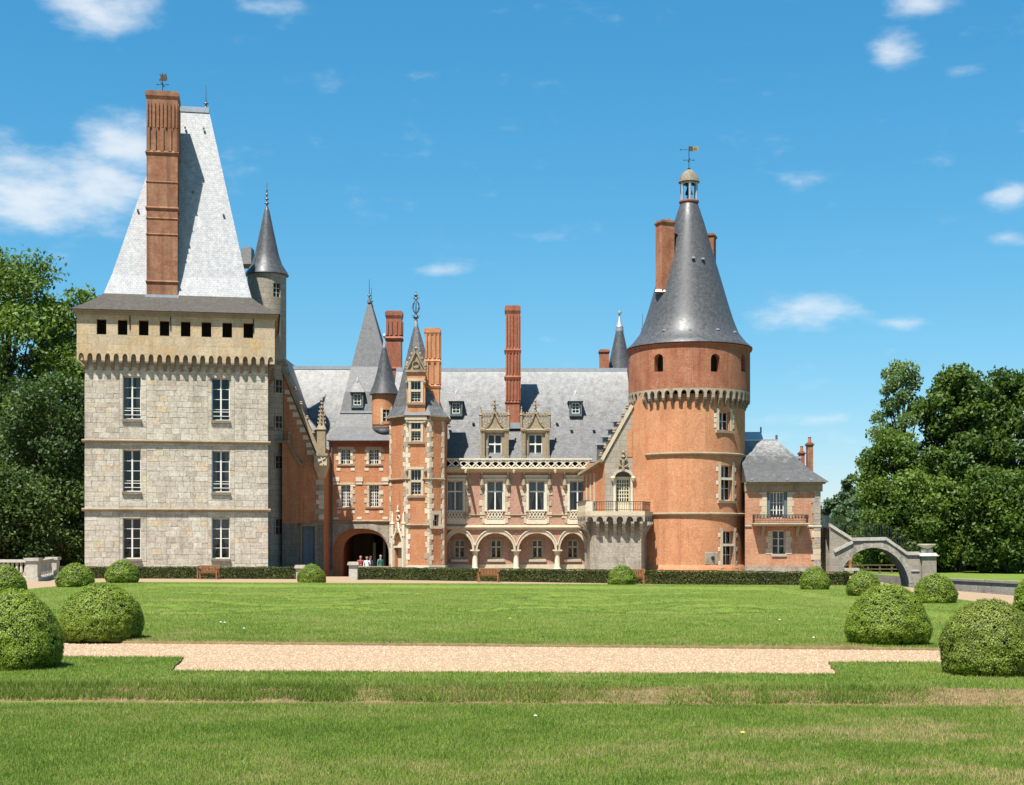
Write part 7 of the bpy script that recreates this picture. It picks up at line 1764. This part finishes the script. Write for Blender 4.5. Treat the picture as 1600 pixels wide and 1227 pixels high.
tree('chestnut_tree', 'lower green tree directly behind the end pier of the bridge', PX(1440, 101), 101, -.3, PZ(735, 101), 3.4, 'leaf_mid', 36, 20000, .15, .05, lobes=34, group=GR, trunk=.3)
tree('chestnut_tree', 'dark tree in the shade below the chestnuts', PX(1510, 112), 112, -.3, PZ(700, 112), 4.6, 'leaf_chest', 37, 16000, .2, .03, lobes=34, group=GR, trunk=.3)
tree('chestnut_tree', 'chestnut mostly outside the right picture edge', PX(1690, Y), Y, -.3, 15.5, 5, 'leaf_chest', 38, 14000, .22, .06, lobes=34, group=GR, trunk=.5)
tree('willow_bush', 'bright green bush overhanging the canal, seen through the bridge arch', PX(1378, 109), 109, -.6, PZ(822, 109)+.6, 2.4, 'leaf_mid', 39, 12000, .12, .02, lobes=20, group=GR, trunk=.12, clump=.42)
tree('willow_bush', 'bush left of the bright one, seen through the bridge arch', PX(1322, 116), 116, -.6, PZ(838, 116)+.6, 2.6, 'leaf_chest', 40, 9000, .14, .02, lobes=18, group=GR, trunk=.12, clump=.42)
for i, (px, py, Y, r, lab, sh) in enumerate(((1303, 776, 170, 2.6, 'far blue-green tree just right of the pavilion', 'round'), (1330, 742, 165, 1.6, 'far slim poplar beside the silver-green tree', 'column'), (1318, 752, 175, 1.5, 'far pointed conifer between pavilion and trees', 'cone'), (1345, 770, 160, 3.2, 'far rounded tree behind the silver-green one', 'round'), (1288, 800, 190, 4.0, 'far low tree peeping out from behind the pavilion', 'round'))):
    tree('far_tree', lab, PX(px, Y), Y, -1.7, PZ(py, Y)+1.7, r, 'leaf_far', 50+i, 7000, .26, .04, lobes=22, group='far trees right of the pavilion', shape=sh)
# dense far wood that closes the view behind the garden trees
def wood(name, lab, x0, x1, y, h, seed, mat, n=14000):
    rg = np.random.default_rng(seed); u = rg.uniform(x0, x1, n); hh = h*(.75+.25*np.array([mnoise.noise((a*.12, seed, 0)) for a in u])+.12*np.array([mnoise.noise((a*.5, seed, 2)) for a in u]))
    zz = -1.7+(hh+1.7)*rg.random(n)**.6; yy = y+rg.uniform(0, 6, n)-1.5*(1-zz/h)
    c = np.stack([u, yy, zz], 1); nn = np.tile(np.array([0, -.6, .6]), (n, 1)); t = np.array([mnoise.noise((a*.5, b*.5, seed)) for a, b in zip(u, zz)])*.4+.35+rg.uniform(-.2, .2, n)
    o = leaves(name, c, nn, .42, t, MT[mat], None, seed, .3, .6); tag(o, lab, 'wood', None, 'stuff')
wood('far_wood', 'distant belt of woodland closing the view right of the pavilion', 30, 110, 200, 7.5, 3, 'leaf_far', 16000)
wood('dark_thicket', 'dark thicket under the trees left of the keep', -62, -24, 108, 6.0, 4, 'leaf_dark', 14000)
wood('dark_undergrowth', 'dark undergrowth below the chestnuts beyond the canal', 27, 70, 116, 5.0, 5, 'leaf_dark', 12000)

# ---------------------------------------------------------------- grass blades, pebbles, flowers
def inpoly(px, py, poly):
    r = np.zeros(len(px), bool); n = len(poly)
    for i in range(n):
        (x0, y0), (x1, y1) = poly[i], poly[(i+1) % n]
        if y0 == y1: continue
        c = ((y0 > py) != (y1 > py)) & (px < (x1-x0)*(py-y0)/(y1-y0)+x0); r ^= c
    return r
def fbm(x, y, s, seed):
    return np.array([mnoise.noise((a*s, b*s, seed)) for a, b in zip(x, y)])
def gridnoise(x, y, s, seed):
    """cheap value noise for many points"""
    rg = np.random.default_rng(seed); G = rg.random((256, 256)); xi, yi = x*s, y*s; x0, y0 = np.floor(xi).astype(int), np.floor(yi).astype(int); fx, fy = xi-x0, yi-y0
    fx, fy = fx*fx*(3-2*fx), fy*fy*(3-2*fy); g = lambda a, b: G[a % 256, b % 256]
    return (g(x0,y0)*(1-fx)+g(x0+1,y0)*fx)*(1-fy)+(g(x0,y0+1)*(1-fx)+g(x0+1,y0+1)*fx)*fy
def blades(name, x, y, z, length, width, tone, seed, lab):
    rg = np.random.default_rng(seed); n = len(x); a = rg.uniform(0, 2*pi, n); ln = length*rg.uniform(.5, 1.25, n); lean = rg.uniform(.1, .75, n)*ln; b = rg.uniform(0, 2*pi, n)
    V = np.empty((n, 3, 3), np.float32); dx, dy = np.cos(a)*width/2, np.sin(a)*width/2
    V[:, 0] = np.stack([x-dx, y-dy, z-.005], 1); V[:, 1] = np.stack([x+dx, y+dy, z-.005], 1); V[:, 2] = np.stack([x+np.cos(b)*lean, y+np.sin(b)*lean, z+np.sqrt(np.maximum(ln**2-lean**2, 1e-5))], 1)
    me = bpy.data.meshes.new(name); me.vertices.add(3*n); me.vertices.foreach_set('co', V.ravel()); me.loops.add(3*n); me.loops.foreach_set('vertex_index', np.arange(3*n, dtype=np.int32))
    me.polygons.add(n); me.polygons.foreach_set('loop_start', np.arange(0, 3*n, 3, dtype=np.int32)); me.polygons.foreach_set('loop_total', np.full(n, 3, np.int32))
    at = me.attributes.new('tone', 'FLOAT', 'POINT'); at.data.foreach_set('value', np.repeat(np.clip(tone, 0, 1), 3).astype(np.float32)); me.update(calc_edges=True); me.materials.append(MT['blade'])
    o = place(bpy.data.objects.new(name, me), None); tag(o, lab, 'grass', None, 'stuff'); return o
def grass_tone(x, y, seed, dry):
    rg = np.random.default_rng(seed)
    t = .43+.36*(gridnoise(x, y, .8, seed)-.5)+.30*(gridnoise(x, y, 3.1, seed+1)-.5)+rg.uniform(-.18, .18, len(x))+.28*(rg.random(len(x)) < .10)
    return t+dry*np.clip(gridnoise(x, y*1.4, .8, seed+2)*1.1-.32+.75*(gridnoise(x, y*1.3, 2.9, seed+3)-.5)+.5*(gridnoise(x, y, 9, seed+4)-.5), 0, .55)*(rg.random(len(x)) < .7)
def near_grass():
    rg = np.random.default_rng(1)
    N = 410000; y = 10.2+(16.0-10.2)*rg.random(N); x = (rg.random(N)*2-1)*(y*.372+1.2); k = y < 15.97-.05*x; x, y = x[k], y[k]
    dry = np.clip(.36+.17*(x-.6)+.08*(14-y)+.6*(gridnoise(x, y, .35, 77)-.5), .12, 1.1)
    blades('front_lawn_grass', x, y, np.full(len(x), LZ), .040, .0080, grass_tone(x, y, 5, dry), 2, 'short mown grass of the near front lawn, dry and tan on the right')
    N = 255000; y = 15.3+6.6*rg.random(N); x = (rg.random(N)*2-1)*(y*.372+1.4); k = inpoly(x, y, VERGE); x, y = x[k], y[k]
    bank = np.clip(1-(y-(16.34-.05*x))/.45, 0, 1); lush = gridnoise(x, y*0, .55, 13)
    ln = .036+.045*bank*np.clip(lush*2.4-.8, 0, 1)
    blades('verge_grass', x, y, np.full(len(x), .03), ln, .0095, grass_tone(x, y, 8, .35+.0*x)-.04+.15*bank*np.clip(1.3-lush*2.2, 0, 1), 3, 'greener strip of grass between gravel walk and front lawn')
    N = 46000; x = rg.uniform(-7.4, 7.4, N); s = rg.random(N); y = 15.98+.36*s-.05*x; z = LZ+.02+(.045-LZ-.02)*np.clip(s*1.1, 0, 1)
    lush = np.clip((gridnoise(x, y*0, .55, 13)+.35*(gridnoise(x, y, 3.5, 14)-.5)-.30)/.45+np.clip(-1.6-x, 0, 1), 0, 1); keep = rg.random(N) < .38+.62*lush; x, y, z, lush = x[keep], y[keep], z[keep], lush[keep]
    blades('bank_grass', x, y, z, .035+.045*lush, .010, grass_tone(x, y, 15, .2)-.06+.28*(1-lush), 4, 'longer grass tufts hanging over the earthen bank of the verge')
    N = 430000; t = rg.random(N)**1.55; yb = 23.3+(55-23.3)*t; x = (rg.random(N)*2-1)*np.minimum(yb*.372, 17); y = pf(x)+(yb-23.3)
    M_ = 130000; xo = rg.uniform(PL, PR, M_); yo = pf(xo)+31.8*rg.random(M_); o_ = np.abs(xo) > yo*.372; x, y = np.concatenate([x, xo[o_]]), np.concatenate([y, yo[o_]])
    k = (x > PL+.05) & (x < PR-.05) & (y < 55.4-.18*x-.1) & (y > pf(x)+.03); x, y = x[k], y[k]
    z = np.full(len(x), .045); dl = np.minimum(np.minimum(x+13.35, 9.35-x+.02*(45-y)), 55.4-.18*x-3.3-y); sM = np.clip(dl/.28+.5, 0, 1); z = .135*(1-sM)+.045*sM
    edge = (sM > .02) & (sM < .98); z = lawn_zs(x, y)-.002
    sd = np.full(len(x), 9.0)
    for sc in SCR:
        P = [p for a, b in zip(sc, sc[1:]) for p in (a, (a+b)/2)]
        k = (y > min(p.y for p in P)-1) & (y < max(p.y for p in P)+1); xs, ys = x[k], y[k]; d = np.full(len(xs), 9.0)
        for p in P: d = np.minimum(d, np.hypot(xs-p.x, (ys-p.y)*.8))
        sd[k] = np.minimum(sd[k], d)
    groove = np.exp(-((sd-.42)/.19)**2)*np.clip(gridnoise(x, y, .5, 91)*4-1.2, 0, 1)  # the scrolls' shade is put into the blade tone along each groove
    blades('parterre_grass', x, y, z, .042*(1+.25*groove), .012+.0*x, -.62*groove+.12*np.exp(-sd**2/.1)+grass_tone(x, y, 25, .2)+.07+.4*edge*rg.random(len(x))+.22*(y < pf(x)+.12), 6, 'mown grass of the broad parterre lawn')
near_grass()
def pebbles():
    rg = np.random.default_rng(9); N = 46000; y = 17.6+6.6*rg.random(N); x = (rg.random(N)*2-1)*(y*.372+.2); k = (~inpoly(x, y, VERGE)) & (y < 23.2-.12*x) & (y > 18.1-.05*x); x, y = x[k], y[k]
    stray = rg.random(len(x)) < 2; n = len(x); r = rg.uniform(.008, .021, n)
    P = np.array([(1,0,.25),(.1,.9,.2),(-.95,.15,.25),(-.1,-1,.2),(.1,.05,.9)], np.float32); Fs = np.array([(0,1,4),(1,2,4),(2,3,4),(3,0,4)], np.int32)
    a = rg.uniform(0, 2*pi, n); ca, sa = np.cos(a), np.sin(a); V = np.empty((n, 5, 3), np.float32)
    el = rg.uniform(.6, 1, n)
    for i, p in enumerate(P):
        px_, py_ = p[0]*r, p[1]*r*el; V[:, i, 0] = x+px_*ca-py_*sa; V[:, i, 1] = y+px_*sa+py_*ca; V[:, i, 2] = p[2]*r*.9-.002
    idx = (np.arange(n, dtype=np.int32)[:, None, None]*5+Fs[None]).reshape(-1)
    me = bpy.data.meshes.new('loose_gravel'); me.vertices.add(5*n); me.vertices.foreach_set('co', V.ravel()); me.loops.add(len(idx)); me.loops.foreach_set('vertex_index', idx)
    m = 4*n; me.polygons.add(m); me.polygons.foreach_set('loop_start', np.arange(0, 3*m, 3, dtype=np.int32)); me.polygons.foreach_set('loop_total', np.full(m, 3, np.int32))
    at = me.attributes.new('tone', 'FLOAT', 'POINT'); at.data.foreach_set('value', np.repeat(rg.random(n), 5).astype(np.float32)); me.update(calc_edges=True); me.materials.append(MT['pebble'])
    o = place(bpy.data.objects.new('loose_gravel', me), None); tag(o, 'loose tan pebbles on the gravel cross-walk', 'gravel', None, 'stuff')
pebbles()
def flower(px, py, mat, lab, z, s=.02):
    Y = GY(py, z); x = PX(px, Y); t = thing('daisy' if mat == 'daisy' else 'dandelion', lab, 'flower', (x, Y, z))
    st = MB(); st.tube([(x, Y, z), (x+.004, Y, z+.06)], .003, 5); st.build('stem', MT['blade'], t)
    h = MB(); h.lathe(x+.004, Y, [(0, z+.056), (s, z+.062), (s*.9, z+.068), (0, z+.074)], 9); h.build('flower_head', MT[mat], t)
flower(1160, 1155, 'dandelion', 'single yellow dandelion in the dry front lawn, right of centre', LZ, .024)
flower(836, 1128, 'daisy', 'single white daisy in the front lawn below the gravel walk', LZ, .018)
flower(797, 971, 'dandelion', 'single yellow dandelion on the parterre lawn near the middle', .045, .03)
flower(345, 977, 'daisy', 'white daisy, the left of two close together on the parterre lawn', .045, .028); flower(351, 977.5, 'daisy', 'white daisy, the right of two close together on the parterre lawn', .045, .026); flower(381, 987, 'daisy', 'lone white daisy on the parterre lawn near the left dome', .045, .024)
flower(1218, 973, 'daisy', 'lone white daisy on the parterre lawn left of the right front dome', .045, .03); flower(1271, 1002, 'daisy', 'white daisy at the front edge of the parterre lawn, right side', .045, .022)
# ---------------------------------------------------------------- garden benches
def build_bench(px, py, lab, rot, sc):
    Y = GY(py)+.25; x = PX(px, Y); t = thing('garden_bench', lab, 'bench', (x, Y, 0), 'timber benches along the hedge'); w, h = 1.12, .78
    t.rotation_euler = (0, 0, rot); t.scale = (sc*.97, sc, sc)
    def part(name, f, par=t):
        m = MB(); f(m); me = m.mesh(name); me.materials.append(MT['teak']); return place(bpy.data.objects.new(name, me), par)
    for sx in (-1, 1):
        part('leg', lambda m: m.box(sx*w/2-.035, sx*w/2+.035, -.24, -.17, 0, .55)); part('leg', lambda m: m.hexa([(sx*w/2-.035,.17,0),(sx*w/2+.035,.17,0),(sx*w/2+.035,.24,0),(sx*w/2-.035,.24,0),(sx*w/2-.035,.25,h),(sx*w/2+.035,.25,h),(sx*w/2+.035,.31,h),(sx*w/2-.035,.31,h)]))
        part('armrest', lambda m: m.box(sx*w/2-.04, sx*w/2+.04, -.27, .22, .55, .59))
    for k in range(5): part('seat_slat', lambda m: m.box(-w/2+.036, w/2-.036, -.25+k*.09, -.18+k*.09, .38, .405))
    part('seat_rail', lambda m: m.box(-w/2+.036, w/2-.036, -.22, -.19, .31, .378))
    b = part('backrest', lambda m: (m.hexa([(-w/2+.036,.26,h-.07),(w/2-.036,.26,h-.07),(w/2-.036,.30,h-.07),(-w/2+.036,.30,h-.07),(-w/2+.036,.265,h),(w/2-.036,.265,h),(w/2-.036,.305,h),(-w/2+.036,.305,h)]), m.box(-w/2+.036, w/2-.036, .215, .25, .43, .48)))
    for k in range(12):
        u = -w/2+.08+(w-.16)*k/11; part('back_slat', lambda m: m.hexa([(u-.02,.225,.481),(u+.02,.225,.481),(u+.02,.24,.481),(u-.02,.24,.481),(u-.02,.272,h-.071),(u+.02,.272,h-.071),(u+.02,.288,h-.071),(u-.02,.288,h-.071)]), b)
build_bench(325.5, 905.6, 'slatted timber bench against the hedge in front of the keep', -.12, .86)
build_bench(763.5, 910.2, 'slatted timber bench against the hedge in front of the arcade', -.15, .80)
build_bench(989, 914.2, 'timber bench half hidden behind a box dome, before the bastion', -.15, .84)

# ---------------------------------------------------------------- visitors in the shade of the arch
def person(lab, x, y, z, h, face, mats, pose, top_z=.52):
    """one skinned body; clothes are split off by height on the finished surface"""
    J = {'pel': (0,0,.52), 'bel': (0,.005,.60), 'che': (0,0,.72), 'nec': (0,.0,.83), 'hd0': (0,-.005,.875), 'hd1': (0,-.012,.925), 'hd2': (0,-.005,.975)}
    for s, k in ((1, 'l'), (-1, 'r')):
        J.update({'sh'+k: (s*.105,0,.80), 'hip'+k: (s*.052,0,.50), 'kn'+k: (s*.058,-.012,.275), 'an'+k: (s*.06,.01,.045), 'to'+k: (s*.07,-.075,.016)})
        e, w_, f = pose[k]; J.update({'el'+k: e, 'wr'+k: w_, 'ha'+k: f})
        v = Vector(f)-Vector(w_); v = v.normalized() if v.length else Vector((0,0,-1)); side = v.cross(Vector((0, 1, 0))).normalized() if abs(v.y) < .9 else Vector((1, 0, 0))
        for i, (o_, L) in enumerate(((-.014, .036), (-.005, .043), (.005, .041), (.013, .033))): J['f%d%s' % (i, k)] = tuple(Vector(f)+side*o_+v*L+Vector((0, -.008, 0)))
        J['th'+k] = tuple(Vector(w_)*.45+Vector(f)*.55+side*(-.022)*s+v*.012+Vector((0, -.012, 0)))
    E_ = [('pel','bel'),('bel','che'),('che','nec'),('nec','hd0'),('hd0','hd1'),('hd1','hd2')]
    for k in 'lr': E_ += [('che','sh'+k),('sh'+k,'el'+k),('el'+k,'wr'+k),('wr'+k,'ha'+k),('pel','hip'+k),('hip'+k,'kn'+k),('kn'+k,'an'+k),('an'+k,'to'+k)]+[('ha'+k, 'f%d%s' % (i, k)) for i in range(4)]+[('wr'+k, 'th'+k)]
    Rr = {'pel':(.085,.062),'bel':(.076,.056),'che':(.09,.062),'nec':(.03,.032),'hd0':(.036,.042),'hd1':(.047,.056),'hd2':(.034,.04)}
    for k in 'lr': Rr.update({'sh'+k:(.038,.04),'el'+k:(.026,.026),'wr'+k:(.017,.02),'ha'+k:(.022,.012),'hip'+k:(.06,.062),'kn'+k:(.037,.04),'an'+k:(.024,.026),'to'+k:(.024,.014),'th'+k:(.006,.006)}); Rr.update({'f%d%s' % (i, k): (.0052,.0052) for i in range(4)})
    names = list(J); me = bpy.data.meshes.new('skeleton'); me.from_pydata([Vector(J[n])*h for n in names], [(names.index(a), names.index(b)) for a, b in E_], [])
    o = bpy.data.objects.new('tmp', me); C.objects.link(o); sk = o.modifiers.new('skin', 'SKIN'); sk.use_smooth_shade = True
    for i, n in enumerate(names): me.skin_vertices[0].data[i].radius = tuple(r*h for r in Rr[n]); me.skin_vertices[0].data[i].use_root = (n == 'pel')
    su = o.modifiers.new('sub', 'SUBSURF'); su.levels = su.render_levels = 2
    dg = bpy.context.evaluated_depsgraph_get(); body = bpy.data.meshes.new_from_object(o.evaluated_get(dg)); bpy.data.objects.remove(o); body.name = 'body'
    body.materials.clear()
    for m in mats: body.materials.append(MT[m])      # skin, top, trousers, shoes, hair
    for p in body.polygons:
        c = p.center/h
        arm = abs(c.x) > .125 or (c.y < -.1 and c.z < .9 and c.z > .3)
        if c.z > .845: i = 4 if (c.z > .955 or (c.y > .012 and c.z > .89)) else 0
        elif c.z > .835: i = 0
        elif arm and min((Vector(J['wr'+k])-c).length for k in 'lr') < .10: i = 0
        elif arm and min((Vector(J['el'+k])-c).length for k in 'lr') < .02: i = 1
        elif c.z > top_z: i = 1
        elif c.z > .035: i = 2
        else: i = 3
        p.material_index = i
    T = thing('person', lab, 'person', (x, y, z)); T.rotation_euler = (0, 0, face)
    place(bpy.data.objects.new('body', body), T)
    f = MB(); f.t = .5
    for s in (-1, 1): f.lathe(s*.019*h, -.063*h, [(0, .924*h), (.006*h, .928*h), (0, .932*h)], 6)
    f.build_local = None
    me = f.mesh('eyes'); me.materials.append(MT['hair']); place(bpy.data.objects.new('eyes', me), T)
    n = MB(); n.hexa([(-.008*h,-.058*h,.902*h),(.008*h,-.058*h,.902*h),(.008*h,-.05*h,.902*h),(-.008*h,-.05*h,.902*h),(-.004*h,-.062*h,.905*h),(.004*h,-.062*h,.905*h),(.004*h,-.055*h,.93*h),(-.004*h,-.055*h,.93*h)])
    me = n.mesh('nose'); me.materials.append(MT['skin']); place(bpy.data.objects.new('nose', me), T)
    m = MB(); m.box(-.014*h, .014*h, -.056*h, -.05*h, .886*h, .890*h); me = m.mesh('mouth'); me.materials.append(MT['cl_red']); place(bpy.data.objects.new('mouth', me), T)
    for s in (-1, 1):
        e = MB(); e.lathe(s*.05*h, 0, [(0, .908*h), (.007*h, .915*h), (.008*h, .93*h), (0, .938*h)], 6); me = e.mesh('ear'); me.materials.append(MT['skin']); place(bpy.data.objects.new('ear', me), T)
    return T
down = lambda s: ((s*.135, .01, .64), (s*.14, -.03, .50), (s*.14, -.045, .455))
fold = lambda s: ((s*.14, .0, .645), (s*.09, -.09, .62), (s*.05, -.11, .63))
up = lambda s: ((s*.145, -.02, .66), (s*.10, -.10, .74), (s*.085, -.12, .78))
ZP = -.55
person('person in a red top standing by the low parapet under the arch', PX(563.5, 83), 83, ZP, 1.60, .5, ('skin', 'cl_red', 'cl_tan', 'hair', 'hair'), {'l': down(1), 'r': fold(-1)})
person('person in a white top and dark trousers in the middle under the arch', PX(573.5, 82.6), 82.6, ZP, 1.56, -.3, ('skin', 'cl_white', 'cl_blue', 'hair', 'hair'), {'l': up(1), 'r': down(-1)})
person('person in a green top standing apart at the right of the arch', PX(594.5, 82.8), 82.8, ZP, 1.66, .9, ('skin', 'cl_green', 'cl_white', 'hair', 'hair'), {'l': down(1), 'r': down(-1)})
person('person in dark clothes half turned behind the white-topped one', PX(578.5, 83.6), 83.6, ZP, 1.58, 2.4, ('skin', 'cl_blue', 'cl_blue', 'hair', 'hair'), {'l': fold(1), 'r': down(-1)})
